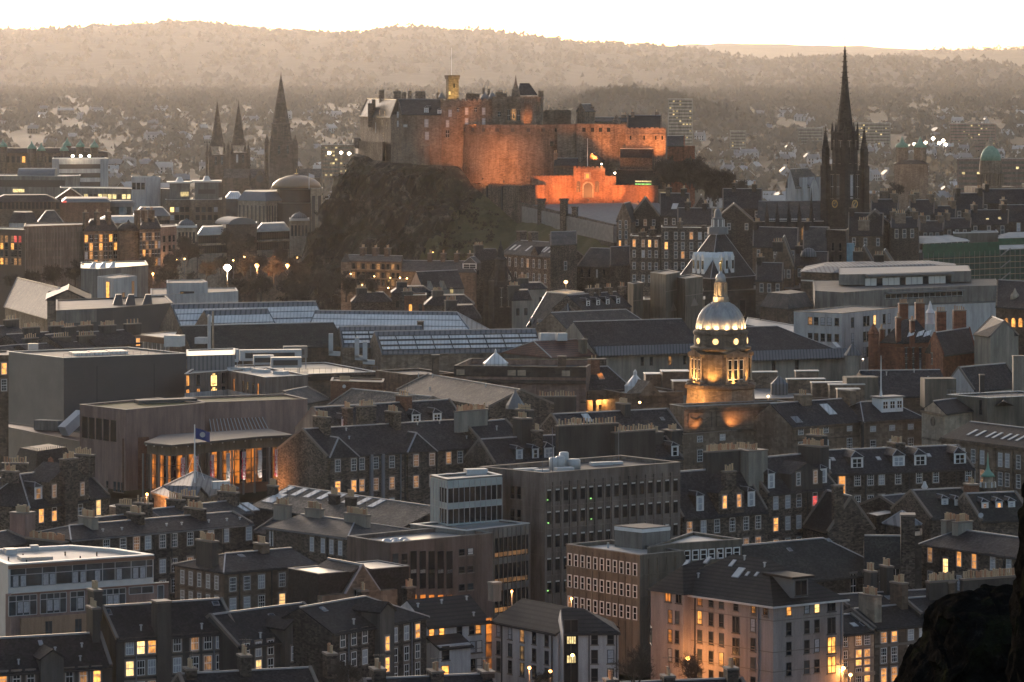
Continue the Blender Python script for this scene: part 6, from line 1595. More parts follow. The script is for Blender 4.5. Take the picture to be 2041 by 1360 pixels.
for x,dd,h in ((1085,985,2),(1101,990,1.6),(1119,985,1.4)): b.part('roof_plant',MB().m('plant_white').box(XD(x,dd),Vector((1,.3)),1.2,1.0,ZD(668,dd) - h,ZD(664,dd)))
b.chim(1121,1.0,1.6,1.6,0,9,'concrete_olive',6); b.fin()
# mansard court
b = dblock('court_house','steep grey mansard pavilion with lead arched dormers and a bright roof lamp',[(1052,1075),(1134,1055),(1200,1075),(1125,1100)],652,74,wall='sandstone'); b.hiproof(ZD(583,1075) - b.zt,'slate_grey',.3,.5,None,None,'flashing')
for k,f in enumerate(b.F[:2]):
 for x in ((1058,1072,1080,1093,1101,1113,1121) if k == 0 else (1143,1158,1181)):
  p = f.p(f.t(x),b.zt + 1.2,.1); m = MB().m('lead'); m.loft([[(*(V2(p) + f.u * .75 * cos(a) - f.n * o),b.zt + .4 + (1.3 if a else 0) * sin(a) * 1.3 + .4) for a in [pi * j / 8 for j in range(9)]] for o in (0,2.4)]); ob = m.build('dormer',b.root)
  window(ob,(p.x + f.n.x * .05,p.y + f.n.y * .05,b.zt + 1.1),f.rz,'none',.8,1.4,'d',False)
b.fin(); p = XD(1128,1080); lamp('blazing lantern on the flat top of the mansard pavilion',(p.x,p.y,ZD(562,1080)),400,(1,.6,.2),'bulb_warm',ZD(562,1080) - b.zr,.55,'roof_lantern')
b = terrace('court_house','long grey mansard range with round lead dormers right of the pavilion',(1134,663),(1302,655),93,w=16,zb=74,wall='sandstone'); b.gable(ry=(1210,620),hip=(0,3),roof='slate_grey',cope=None); f = b.F[0]
for x in (1144,1157,1180,1194,1218,1232,1256,1267,1292): p = b.slope_pt(x,.2); m = MB().m('lead'); m.loft([[(*(V2(p) + b.u4 * .75 * cos(a) + b.n4 * o),p.z + .8 * sin(a)) for a in [2 * pi * j / 10 for j in range(10)]] for o in (.5,-2)]); ob = m.build('dormer',b.root); m = MB().m('lit_dim' if x in (1194,1180) else 'glass'); m.loft([[(*(V2(p) + b.u4 * .5 * cos(a) + b.n4 * o),p.z + .55 * sin(a)) for a in [2 * pi * j / 10 for j in range(10)]] for o in (.53,.4)]); m.build('pane',ob)
b.fin()
b = terrace('tenement','small dormered terrace with stubby pots above the mansard range',(1160,618),(1258,610),96,w=10,zb=74); b.gable(ry=(1210,584),roof='slate',cope=None)
for x in (1172,1192,1211,1232): b.dormer(x,.2,1.5,1.6,'d','slate')
for x,p in ((1175,2),(1190,3),(1213,3),(1240,3)): b.chim(x,1.6,2.0,1.2,p,0)
b.fin()
for k,(cs,yt,lab) in enumerate((([(1296,1090),(1327,1078),(1356,1092),(1330,1106)],545,'taller of the two blank olive concrete towers'),([(1348,1090),(1366,1080),(1401,1092),(1378,1106)],554,'lower blank olive concrete tower with a carved wedge'),([(1251,1085),(1262,1080),(1282,1086),(1270,1094)],566,'slim olive concrete tower with a capped top'))):
 b = dblock('concrete_tower',lab,cs,yt,74,wall='concrete_olive'); b.flat(.2,'lead','flat_roof',.25); f = b.F[1]
 if k < 2: zc_ = ZD(615 if k == 0 else 605,1080); b.part('wedge_relief',MB().m('sill_stone').add([f.p(f.L * .3,zc_ - 1,.02),f.p(f.L * .75,zc_ - 1,.02),f.p(f.L * .5,zc_ + 1.4,.02),f.p(f.L * .5,zc_ - 1,.6)],[(0,1,3),(1,2,3),(2,0,3),(0,2,1)]))
 f.band('joint','sill_stone',b.zt - 4.6,b.zt - 4.4,.05); b.fin()
b = dblock('concrete_tower','low olive concrete link wall between the blank towers',[(1282,1092),(1405,1094),(1405,1110),(1282,1108)],600,74,wall='concrete_olive'); b.flat(.2,'lead'); b.fin()
# library tower
b = dblock('library','stone library tower with tiered slate pyramid white dormers and slender cupola',[(1359,1205),(1417,1190),(1502,1208),(1445,1225)],551,72,wall='sooty_stone'); dl = 1200
b.hiproof(ZD(467,1207) - b.zt,'slate',.6,.2,'flashing',None,'flashing')
c = sum(b.pts,Vector((0,0))) / 4
for k,f in enumerate(b.F[:2]):
 for j,x in enumerate((1381,1390,1399) if k == 0 else (1438,1450,1462)):
  q = f.p(f.t(x),b.zt,-2.2); m = MB().m('white_paint'); z0,z1 = b.zt + .8,b.zt + 6.2; m.box(V2(q),f.u,.85,1.9,z0,z1)
  q2 = V2(q) + f.n * 1.95; m.loft([[(*(q2 - f.u * .95),z1),(*(q2 + f.u * .95),z1),(*q2,z1 + 1.6)],[(*(q2 - f.u * .95 - f.n * 4),z1),(*(q2 + f.u * .95 - f.n * 4),z1),(*(q2 - f.n * 4),z1 + 1.6)]]); ob = m.build('dormer',b.root); window(ob,(*(V2(q) + f.n * 1.93),z0 + 3.2),f.rz,'none',1.0,2.6,'d',False)
c2 = c; r0 = 2.4; m = MB().m('lead'); zt_ = ZD(467,1207); m.lathe(c2,[(3.3,zt_),(3.2,zt_ + 2.2),(2.5,zt_ + 2.3),(1.6,zt_ + 2.4),(1.5,zt_ + 4.6),(1.9,zt_ + 4.9),(1.2,zt_ + 5.2),(1.1,zt_ + 6.6),(.9,zt_ + 7.4),(.3,zt_ + 8),(.1,zt_ + 8.4),(.05,zt_ + 12)],12); m.build('cupola',b.root)
for k in range(8): a = k * pi / 4; place('column',POTS.setdefault('ccol',MB().m('white_paint').lathe((0,0),[(.16,0),(.14,2.3)],6).mesh('column')),b.root,(c2.x + 1.9 * cos(a),c2.y + 1.9 * sin(a),zt_ + 2.3))
b.fin()
b = dblock('library','dark unlit library body below the tiered pyramid',[(1400,1180),(1510,1188),(1595,1195),(1595,1230),(1400,1220)],585,72,wall='sooty_stone'); b.flat(.6,'sill_stone','flat_roof')
b.F[1].rows([1525,1545,1570],[(1525,610,'ddd')],2.2,6,'plain'); b.F[0].rows([1420,1450,1480],[(1450,615,'ddd')],2,5,'plain'); b.fin()
# tall tenements below the esplanade
def flats(name,label,cor,py,zb,cols,rows,wall='sandstone',h=1.9,w=1.1,roof='slate',chs=(),par=.5):
 b = dblock(name,label,cor,py,zb,wall=wall); b.flat(par,'sill_stone','flat_roof_wet'); b.F[0].rows(cols,rows,w,h,'sash2',False)
 for x,u,p in chs: f = b.F[0]; stack(b.root,f.p(f.t(x),0,-3),f.u,f.n,b.zt + u,b.zt - 1,1.2,3.4,p,wall)
 return b.fin()
flats('tenement','tall narrow stone tenement with lit stair lights below the esplanade wall',[(1256,1310),(1316,1304),(1322,1325),(1258,1330)],474,70,[1264,1282,1295,1308],[(1264,485,'lmlm'),(1264,506,'dddd'),(1264,530,'dddd'),(1264,555,'dddd')],'rubble',2.4,chs=((1272,2,3),(1292,3,4)))
flats('tenement','tall stone tenement with scattered amber windows beside the library pyramid',[(1318,1302),(1416,1298),(1420,1320),(1318,1322)],457,70,[1328,1347,1361,1378,1395,1408],[(1328,470,'dddldd'),(1328,490,'lddddd'),(1328,508,'ddlddd'),(1328,530,'dddddd'),(1328,552,'dddddd')],'rubble',2.4,chs=((1352,2.6,12),(1400,1.4,0)))
b = terrace('tenement','stone tenement with six slanting rooflights below the grass slope',(1000,506),(1097,513),96,w=14,zb=70); b.gable(ry=(1050,481),roof='slate_grey'); f = b.F[0]
f.rows([1008,1016,1028,1041,1052,1064,1075,1087],[(1041,524,'ddddmddd'),(1041,552,'dddmdddd')],1.2,3.0,'sash2',False)
for x in (1022,1031,1054,1084,1090,1100): b.skylight(x,.45,1.2,3.2,'coping_pale')
for x,u,p in ((1035,3.5,0),(1058,3.5,0),(1100,3,0)): b.chim(x,u,3,2.2,p,-1)
b.fin(); gablet(b,1058,1072,506,492,[],'rubble',0)
b = dblock('tenement','dark stone gable block joining the rooflit tenement and the church hall',[(1097,1335),(1150,1345),(1150,1365),(1097,1360)],490,70); b.gable(rh=4,roof='slate_grey'); b.F[0].rows([1127],[(1127,530,'d')],1.4,3,'sash2',False); b.fin()
b = terrace('church_hall','plain hall with a broad grey slate roof and lancets under the grass slope',(1150,531),(1216,533),93,w=18,zb=70,wall='rubble_dark'); b.gable(ry=(1200,496),roof='slate_grey'); b.F[0].rows([1160,1175,1190,1204],[(1175,545,'dddd')],.9,3,'plain',False); b.fin()
b = dblock('church_hall','smaller side roof of the hall beside the tall tenement',[(1216,1350),(1256,1358),(1256,1372),(1216,1366)],530,70,wall='rubble_dark'); b.gable(rh=6,roof='slate'); b.fin()
b = dblock('tower_house','gabled stone tower house with lit lower windows at the esplanade corner',[(1229,1400),(1257,1396),(1270,1416),(1240,1420)],440,70,wall='sandstone'); b.gable(rh=6,axis='n',roof='slate',cope='sandstone'); b.F[0].rows([1236,1248],[(1236,448,'dd'),(1236,468,'dd'),(1236,488,'lm')],1.0,3,'sash2',False); stack(b.root,XD(1247,1412),Vector((1,0)),Vector((0,-1)),ZD(412,1412),90,2.6,1.6,4,'sooty_stone'); b.fin()
for k,(x0,x1,y,dd,rf) in enumerate(((1258,1315,432,1412,12),(1315,1375,430,1405,14),(1375,1420,428,1400,12),(1350,1420,446,1345,9),(1425,1500,440,1345,10),(1440,1520,415,1405,12))):
 b = dblock('tenement',('dark stone roofs right of the gabled tower house','gabled hall with a bright rooflight below the castle trees','dark gables left of the slender cupola','low roofs with pot rows behind the tall amber tenement','low roofs behind the slender cupola','dark clustered gables beneath the black church')[k],[(x0,dd),(x1,dd - 4),(x1,dd + 14),(x0,dd + 18)],y,70,wall='rubble_dark'); b.gable(rh=rf * .55,axis='u' if k % 2 else 'n',roof='slate',cope='sill_stone')
 b.chim((x0 * .7 + x1 * .3),2.4,3,1.4,5,0,'rubble_dark'); b.chim((x0 * .2 + x1 * .8),2,3,1.4,5,0,'sooty_stone')
 if k == 1: b.skylight(1345,.4,2.2,3,'coping_pale')
 b.F[0].rows([x0 + 12,x0 + 28,x1 - 12],[((x0 + x1) / 2,y + 12,'dmd' if k == 0 else 'ddd')],1.1,2.2,'sash2',False); b.fin()
# white institute with grey crown
b = block('institute','white rendered institute with small square windows under grey clad storeys',[(1582,623),(1678,627),(1790,615)],98,zb=72,wall='harl_white'); b.flat(.2,'sill_stone','flat_roof')
b.F[0].rows([1615,1627,1640,1653,1668],[(1627,640,'ydddd'.replace('y','m')),(1627,672,'ddddd'),(1627,704,'ddddd')],1.3,2.0,'plain'); b.F[1].rows([1699,1723,1730,1743,1762,1772],[(1699,643,'dddbdd'),(1699,674,'dddddd'),(1699,705,'dddddd')],1.5,2.6,'plain'); b.fin()
b = dblock('institute','rear white wall of the institute running behind the red gothic stacks',[(1788,1085),(2005,1105),(2005,1125),(1788,1105)],612,72,wall='harl_white'); b.flat(.2,'sill_stone'); b.fin()
b = dblock('institute_storey','grey stone clad middle storey of the institute with a long dark glass front',[(1624,1085),(1682,1076),(1764,1092),(1918,1108),(1990,1112),(1985,1150),(1620,1140)],581,95,wall='concrete_grey'); b.flat(.2,None,'flat_roof'); f = b.F[2]
f.band('glazing','glass',97,b.zt - 1.2,.06); f.grid('window_frame','steel_grey',[f.L * k / 14 for k in range(15)],[b.zt - 1.2,97.2],.06,.12,97,b.zt - 1.2); f.band('canopy','lead',b.zt - 1.0,b.zt - .7,1.6); b.fin()
b = dblock('institute_storey','upper institute storey with a strip of curtained windows under a lead roof',[(1672,1110),(1724,1112),(1896,1128),(1936,1130),(1930,1165),(1672,1150)],548,100,wall='concrete_grey'); b.flat(.1,None,'lead'); f = b.F[1]
f.band('canopy','lead',b.zt - .6,b.zt,1.5)
for k in range(15): f.band('pane',('blind','blind','glass','blind')[k % 4],b.zt - 3.4,b.zt - 1.2,.05,f.L * k / 15 + .1,f.L * (k + 1) / 15 - .1)
b.fin()
b = dblock('institute','brown ribbed stone block with a gleaming striped lead roof behind the institute',[(1597,1165),(1657,1158),(1906,1185),(1900,1215),(1610,1200)],543,72,wall='sandstone_brown'); b.hiproof(1.6,'zinc_seam',.6,.7,'dark_frame'); b.F[0].band('string_course','coping_pale',b.zt - 2.6,b.zt - 2.2,.2); b.fin()
b = dblock('mansard_house','brown stone block with a grey mansard left of the white institute',[(1515,1080),(1570,1068),(1620,1082),(1580,1100)],612,72,wall='sandstone_brown'); b.hiproof(4,'slate_grey',.2,.7); b.fin()
# red gothic
b = dblock('gothic_hall','red sandstone gothic hall with tall brick stacks and a glazed roof',[(1736,985),(1800,972),(1945,990),(1930,1025),(1740,1015)],690,72,wall='red_sandstone'); b.pts = b.pts[:4]; f = b.F[1]
b2 = dblock('gothic_hall','steep roofed red sandstone range with crow stepped turret',[(1755,980),(1800,976),(1862,984),(1840,1010)],684,72,wall='red_sandstone'); b2.hiproof(5.5,'slate',.2,.25); b2.fin()
for x in (1808,1826,1840): b2.part('rooflight',MB().m('roof_glass').loft([[(*XD(x,974),ZD(672,974)),(*XD(x + 13,974),ZD(668,974)),(*XD(x + 17,976),ZD(658,976)),(*XD(x + 4,976),ZD(662,976))],[(*XD(x,974.4),ZD(672,974)),(*XD(x + 13,974.4),ZD(668,974)),(*XD(x + 17,976.4),ZD(658,976)),(*XD(x + 4,976.4),ZD(662,976))]]))
b.flat(.3,'red_sandstone','flat_roof')
for x,y,w,dd in ((1800,604,2.3,990),(1833,603,2.3,995),(1875,620,2.5,990),(1912,618,3.2,988),(1790,632,1.2,978),(1818,638,1.1,976),(1757,655,1.1,982)): stack(b.root,XD(x,dd),Vector((1,.1)),Vector((.1,-1)),ZD(y,dd),80,w,1.8,5,'red_sandstone',None,'terracotta')
for x in range(1806,1940,14): f.rows([x],[(x,705,'d'),(x,725,'d')],.8,2.8,'stone')
m = MB().m('red_sandstone'); c = XD(1741,976); m.lathe(c,[(1.3,72),(1.3,ZD(668,976)),(1.5,ZD(666,976)),(.9,ZD(656,976)),(.1,ZD(645,976))],8); m.build('turret',b.root)
c = XD(1854,1000); q = lambda y: ZD(y,1000); b.part('ventilator',MB().m('white_paint').lathe(c,[(1.3,q(646)),(1.1,q(640)),(1.0,q(625)),(1.3,q(624)),(.6,q(616)),(.5,q(610)),(.1,q(600))],8)); b.fin()
b = dblock('gothic_hall','lower red gothic wing with a blue slate gable right of the tall stacks',[(1845,962),(1880,950),(1945,965),(1920,985)],702,72,wall='red_sandstone'); b.gable(rh=5,axis='n',roof='slate',cope='red_sandstone'); b.F[0].rows([1858],[(1858,715,'d')],1,2.6,'stone'); b.fin()
b = dblock('house','blank tan gabled house beside the red gothic hall',[(1942,948),(1974,940),(2030,945),(2010,975)],668,72,wall='harl_cream'); b.gable(rh=3.5,axis='u',roof='slate',cope='sill_stone'); b.fin()
b = dblock('hall','dark classical hall with three glowing arched windows at the right edge',[(1985,985),(2075,972),(2080,1000),(1990,1010)],612,72,wall='sandstone_brown'); b.gable(rh=6,roof='slate',cope='sandstone'); f = b.F[0]
for x in (2006,2020,2034):
 t = f.t(x); m = MB().m('lit_warm'); z = f.z(x,652); pts = [(-.65,0),(.65,0)] + [(.65 * cos(a),1.6 + .65 * sin(a)) for a in [pi * j / 8 for j in range(9)]]; m.loft([[f.p(t + a,z + c_,o) for a,c_ in pts] for o in (.0,.06)]); m.build('arched_window',b.root)
b.fin(); c = XD(2023,985); MB().m('sandstone_pale').lathe(c,[(1.2,ZD(597,985)),(1.1,ZD(588,985)),(.5,ZD(582,985)),(.05,ZD(574,985))],12).solo('finial_dome','pale pinnacled dome on the roof at the right edge','dome',smooth=True)
# scaffolded green block
b = dblock('scaffolded_block','big block wrapped in green netting and scaffold with a pale tent roof',[(1779,1345),(1832,1335),(2075,1372),(2060,1420),(1790,1400)],502,70,wall='sandstone'); b.hiproof(1.0,'flat_roof_pale',.2,.8)
f = b.F[1]; z1 = b.zt
m = MB().m('net_dark'); m.prism([V2(f.p(0,0,1.8)),V2(f.p(f.L,0,1.8)),V2(f.p(f.L,0,1.7)),V2(f.p(0,0,1.7))],72,z1); m.build('netting',b.root)
m = MB().m('net_green'); m.prism([V2(f.p(0,0,1.85)),V2(f.p(f.L * .62,0,1.85)),V2(f.p(f.L * .62,0,1.55)),V2(f.p(0,0,1.55))],z1 - 1.5,z1 + 3.0); m.build('netting',b.root)
f.grid('scaffold','scaffold_tube',[f.L * k / 24 for k in range(25)],[],.08,1.95,72,z1); f.grid('scaffold_board','plank',[],[z1 - 2.1 * k for k in range(1,10)],.1,2.0)
for k in range(4): b.part('scaffold_stair',MB().m('scaffold_tube').beam(f.p(f.t(1985),z1 - 2 - 4.2 * k,2.2),f.p(f.t(2005),z1 + .6 - 4.2 * k,2.2),.16))
b.F[0].rows([1793,1808],[(1793,520,'dd'),(1793,545,'dd')],1.6,4,'plain'); b.fin()
b = dblock('scaffolded_block','glazed attic with a pale hipped roof on the netted block',[(1788,1352),(1840,1342),(1930,1362),(1920,1395),(1800,1385)],484,98,wall='glass_blue'); b.hiproof(1.6,'flat_roof_pale',.6,.5)
for f in b.F[:2]: f.grid('window_frame','steel_grey',[f.L * k / 8 for k in range(9)],[],.12,.1)
b.fin()
b = dblock('scaffolded_block','flat plant storey with a bright rim on the netted block',[(1900,1375),(1990,1385),(1985,1410),(1900,1405)],467,98,wall='concrete_olive'); b.flat(.2,'coping_pale','flat_roof_pale'); b.fin()
b = dblock('scaffolded_block','far shining attic roof at the right end of the netted block',[(1990,1375),(2070,1385),(2070,1410),(1990,1400)],476,98,wall='net_green'); b.hiproof(1.4,'flat_roof_pale',.4,.5); b.fin()
# assorted stone buildings between the black church and institute
AS = [((1500,1265),(1590,1255),492,6,'u','slate','slate roofs with a glint left of the striped roof dome'),((1600,1275),(1652,1272),498,7,'u','slate_grey','church hall with a plain grey slate roof beside the dark turret'),((1540,1215),(1582,1212),532,9,'n','slate','steep grey mansard gable right of the library'),((1582,1225),(1650,1222),530,4,'u','slate','low roofs below the white striped dome'),((1700,1265),(1742,1262),530,6,'n','slate','twin gabled stone house beside the blue sheeted turret'),((1742,1262),(1782,1260),532,5,'n','slate','dormered stone gables left of the netted block'),((1690,1330),(1760,1325),468,7,'u','slate_dark','dark church hall roofs below the black tower'),((1506,1185),(1560,1182),560,5,'u','slate','dim stone roofs behind the domed tower statue')]
for A,B_,y,rh,ax,rf,lab in AS:
 b = dblock('stone_house',lab,[(A[0],A[1]),(B_[0],B_[1]),(B_[0] + 3,B_[1] + 16),(A[0] + 2,A[1] + 18)],y,70,wall='sandstone_brown'); b.gable(rh=rh,axis=ax,roof=rf,cope='sill_stone'); b.F[0].rows([A[0] + 12,(A[0] + B_[0]) / 2,B_[0] - 10],[(A[0] + 12,y + 14,'ddm' if 'slanting' in lab else 'ddd')],1.1,2.6,'sash2',False); b.chim(A[0] + 10,2,3,1.4,4,0,'sooty_stone'); b.fin()
b = dblock('turret_house','tall sooty turreted house with a strip of blue sheeting',[(1648,1235),(1686,1230),(1692,1252),(1652,1255)],462,70,wall='sooty_stone'); b.flat(.4,'sooty_stone'); b.F[0].band('corbel','sooty_stone',b.zt - 2,b.zt + .6,.6); b.F[0].rows([1660,1675],[(1660,492,'dd'),(1660,515,'dd')],1,2.6,'plain',False)
b.part('blue_sheeting',MB().m('sheet_blue').box(XD(1694,1238),Vector((1,0)),1.3,2,ZD(538,1238),ZD(485,1238))); b.fin()
c = XD(1612,1228); m = MB().m('lead_seam'); m.lathe(c,[(2.6,ZD(512,1228)),(2.6,ZD(508,1228)),(2.3,ZD(502,1228)),(1.3,ZD(496,1228)),(.3,ZD(494,1228)),(.05,ZD(491,1228))],16); m.solo('striped_dome','small ribbed lead dome light shining among dark roofs','dome',smooth=False)
p = XD(1700,1236); MB().m('steel_grey').lathe(p,[(.12,ZD(545,1236)),(.05,ZD(480,1236)),(.02,ZD(479,1236))],6).solo('mast','thin grey mast in front of the sooty turret','mast')
# ================================================================ castle rock, castle
s = NT('cliff_rock'); s.set(s.mix(s.ramp(s.noise(.03,6,.7),[(.47,(0,) * 3),(.6,(1,) * 3)]),s.ramp(s.noise(.16,10,.78,(1,1,.45)),[(.3,(.006,.005,.0045)),(.5,(.026,.022,.019)),(.62,(.15,.125,.10))]),s.ramp(s.noise(.5,6,.7),[(.3,(.014,.014,.008)),(.7,(.05,.044,.022))])),.95,.1)  # pale ledges and dark cracks put relief shading into the colour; moss patches too
bp = s.n('ShaderNodeBump'); bp.inputs['Strength'].default_value = 1.0; bp.inputs['Distance'].default_value = 1.2; s.l(s.noise(.5,9,.75,(1,1,.4)),bp.inputs['Height']); s.l(bp.outputs[0],s.b.inputs['Normal'])
s = NT('slope_grass'); s.set(s.ramp(s.noise(.06,8,.7),[(.3,(.04,.036,.018)),(.5,(.085,.074,.036)),(.7,(.11,.09,.05))]),.95,.1)
TOPY = [(712,306),(745,318),(780,322),(860,328),(915,332),(930,352),(945,372),(1000,418),(1030,446),(1080,432),(1130,442),(1225,468),(1340,470)]
TOPD = [(712,1612),(780,1596),(915,1588),(945,1572),(1030,1541),(1080,1520),(1225,1447),(1340,1440)]
nu,nv = 110,46; P = []
for j in range(nv + 7):
 v = j / nv
 for k in range(nu + 1):
  u = k / nu; xt = 712 + (1340 - 712) * u; xb = 555 + (1340 - 555) * (u ** 1.02)
  yt,dt = lerp_tab(TOPY,xt),lerp_tab(TOPD,xt); db = 1512 - 120 * u
  if v <= 1:
   cl = max(0,min(1,(1000 - xt) / 130))            # crag on the seaward side, grass bank further along
   sh = v ** (1.0 * cl + 1.05 * (1 - cl)); px = xb + (xt - xb) * v; d = db + (dt - db) * (v ** (1.5 if cl > .5 else 1.0))
   zb_,zt_ = 68.0,ZD(yt,dt); z = zb_ + (zt_ - zb_) * sh; p = Vector(((px - CX) / FOC * d,d,z))
   w = min(1,v * 5) * min(1,(1 - v) * 9 + .1)
   n1 = noise.ridged_multi_fractal(Vector((p.x / 22,p.y / 22,p.z / 34)),.9,2.1,5,1.0,2.0) - 1.1
   n2 = noise.fractal(Vector((p.x / 7,p.y / 7,p.z / 11)),.9,2.0,4)
   p.y -= w * (cl * (n1 * 11 + n2 * 4) + (1 - cl) * n2 * .7); p.z += w * (cl * (n2 * 3.0 + 2.2 * sin(z * .55 + 3 * n1)) + (1 - cl) * n2 * .6); p.x += w * cl * (n2 * 2.5 + n1 * 4.5 - 3); p.z += w * cl * n1 * 4
  else:
   t = (v - 1) * nv / 6; d = dt + 150 * t; p = Vector(((xt - CX) / FOC * dt * (1 + .02 * t) + (40 * t * t if k < 6 else 0),d,ZD(yt,dt) - (4 if t < .9 else 60)))
  P.append(p)
b = MB().m('cliff_rock'); mm = nu + 1
for j in range(nv + 6):
 for k in range(nu):
  xt = 712 + (1340 - 712) * (k + .5) / nu; v = j / nv; b.m('slope_grass' if xt + 26 * noise.noise(Vector((k * .23,j * .2,1))) - 70 * v > 890 else 'cliff_rock')
  b.f.append((j * mm + k,j * mm + k + 1,(j + 1) * mm + k + 1,(j + 1) * mm + k)); b.i.append(b.mi)
b.v = [tuple(p) for p in P]
CRAG = P
b.solo('castle_hill',None,None,kind='structure',smooth=False)
def merlons(b,f,w=1.2,gap=1.0,h=1.0,z=None,mat=None,t0=0,t1=None,name='battlement',root=None):
 m = MB().m(mat or b.wm); t1 = f.L if t1 is None else t1; n = max(1,int((t1 - t0) / (w + gap))); st = (t1 - t0) / n; z = b.zt if z is None else z
 for k in range(n): a = t0 + k * st; m.prism([V2(f.p(a,0,.05)),V2(f.p(a + st * .55,0,.05)),V2(f.p(a + st * .55,0,-.5)),V2(f.p(a,0,-.5))],z - .01,z + h)
 return m.build(name,root or b.root)
CS = 'castle_stone'
def cwin(b,fi,lst,w=1.5,h=3.0,ch='w'):
 for x,y in lst: f = b.F[fi]; f.win(x,f.z(x,y),w,h,ch,'stone',False)
b = dblock('castle_hall','pale flank of the castle great hall with stepped gable above the crag',[(718,1662),(779,1606),(803,1614),(745,1672)],231,112,wall=CS); b.gable(ry=(760,199),axis='u',roof='slate',cope=CS)
f = b.F[0]
for x,y in ((735,250),(742,252),(749,255),(757,226),(766,228),(762,246),(771,250),(764,270)): f.win(x,f.z(x,y),1.2,4.4 if x < 752 else 2.6,'d','stone',False)
for x,y,w in ((761,180,2.1),(739,206,2.4),(745,199,1.5)): stack(b.root,XD(x,1640),Vector((1,0)),Vector((0,-1)),ZD(y,1640),138,w,2,2,CS)
f.band('string_course',CS,f.z(760,243),f.z(760,242),.3); b.fin()
b = dblock('castle_wall','lower pale bastion wall on the sheer end of the crag',[(709,1664),(714,1640),(762,1603),(770,1620),(720,1675)],283,100,wall=CS); b.flat(.8,CS,'flat_roof')
b.part('turret',MB().m(CS).lathe(XD(712,1640),[(.8,ZD(296,1640)),(1.6,ZD(290,1640)),(1.6,ZD(278,1640)),(1.2,ZD(275,1640))],10)); b.fin()
b = dblock('castle_palace','dark slate roofed palace front with tall sash windows above the floodlit wall',[(779,1603),(800,1598),(880,1595),(880,1625),(785,1632)],229,112,wall=CS)
b.pts = [b.pts[1],b.pts[2],b.pts[3],b.pts[4]]; b.gable(ry=(840,199),roof='slate',cope=CS,hip=(0,0)); f = b.F[1]
for x,y,ch in ((850,246,'w'),(851,271,'w'),(808,251,'w')): f.win(x,f.z(x,y),1.8,3.4 if x > 820 else 1.2,ch,'stone',False)
g = b.F[0]; g.rows([793],[(793,229,'w'),(793,247,'w')],1.3,2.6,'stone',False); b.dormer(850,.12,1.8,2.2,'w'); b.dormer(876,.05,1.6,1.8,'w')
for x,y,w,p in ((792,182,3.0,5),(805,184,1.9,4),(817,181,1.5,2),(838,182,4.2,4),(875,185,1.9,1)): stack(b.root,XD(x,1618),Vector((1,0)),Vector((0,-1)),ZD(y,1618),140,w,2.2,p,CS)
stack(b.root,f.p(f.t(851),0,.8),f.u,f.n,ZD(290,1596),ZD(330,1596),2.2,1.6,0,CS); b.fin()
b = dblock('castle_palace','battlemented palace wall with two rows of bright sashes in orange light',[(878,1596),(985,1604),(985,1640),(878,1630)],202,112,wall=CS); b.flat(.2,None,'flat_roof'); merlons(b,b.F[0])
cwin(b,0,[(897,226),(930,222),(964,222),(892,247),(930,243),(964,243)],1.6,3.0); b.F[0].rows([913,948],[(913,219,'dd')],1.2,1.8,'stone',False); b.F[0].band('string_course',CS,b.zt - 2.4,b.zt - 2.0,.4); b.F[0].rows([892],[(892,267,'d')],1.6,3,'stone',False)
for k,(x,y0,r) in enumerate(((881,197,1.5),(966,199,1.8),(981,197,1.5))): c = XD(x,1608); h = ZD(y0,1608); b.part('cap_dome',MB().m('lead').lathe(c,[(r,h),(r * .9,h + 1),(r * .55,h + 2),(.15,h + 2.7),(.05,h + 3.6)],12),True)
for x,y,w,p in ((936,186,3.0,0),(948,187,3.2,0),(964,176,1.0,2),(974,177,1.0,2),(995,184,3.0,6),(1002,186,3.4,4)): stack(b.root,XD(x,1625),Vector((1,0)),Vector((0,-1)),ZD(y,1625),140,w,2,p,CS)
b.fin()
c = XD(901.5,1612); q = lambda y: ZD(y,1612); t = thing('clock_tower','slim square castle tower glowing yellow with a corbelled flat top','tower',(c.x,c.y,q(215)))
MB().m(CS).box(c,Vector((.96,.28)),2.15,2.15,q(215),q(158)).build('wall',t); m = MB().m(CS); m.box(c,Vector((.96,.28)),2.5,2.5,q(158.5),q(154)); m.box(c,Vector((.96,.28)),2.65,2.65,q(154),q(150)); m.build('parapet',t)
f = Fac(t,c - Vector((.96,.28)) * 2.15 + Vector((.28,-.96)) * 2.15,c + Vector((.96,.28)) * 2.15 + Vector((.28,-.96)) * 2.15,0,0)
f.rows([905],[(905,171,'d')],.7,1.8,'none',False); f.rows([896],[(896,186,'y')],.9,1.4,'none',False)
MB().m('white_paint').lathe(XD(900,1640),[(.12,ZD(200,1640)),(.05,ZD(96,1640)),(.01,ZD(95,1640))],6).solo('flagpole','hair thin white mast rising high above the yellow castle tower','flagpole')
b = dblock('war_memorial','dark castle memorial hall with a lit statue niche and gabled crown',[(981,1602),(1078,1597),(1083,1604),(1080,1640),(985,1640)],196,112,wall=CS); b.flat(.4,CS,'flat_roof'); merlons(b,b.F[0],1,1,.7)
f = b.F[0]; m = MB().m(CS)
for x in (1003,1043,1066): tt = f.t(x); m.prism([V2(f.p(tt - .8,0,1.2)),V2(f.p(tt + .8,0,1.2)),V2(f.p(tt + .8,0,0)),V2(f.p(tt - .8,0,0))],120,f.z(x,200))
m.build('buttress',b.root); f.band('string_course',CS,f.z(1020,207),f.z(1020,205),.7); f.band('string_course',CS,f.z(1020,246),f.z(1020,244),.7)
f.win(1024,f.z(1024,229),1.8,4.8,'m','stone',False); f.win(1014,f.z(1014,230),1.2,4.4,'d','stone',False); f.win(1034,f.z(1034,230),1.2,4.4,'d','stone',False); f.win(995,f.z(995,228),1.3,2,'d','stone',False)
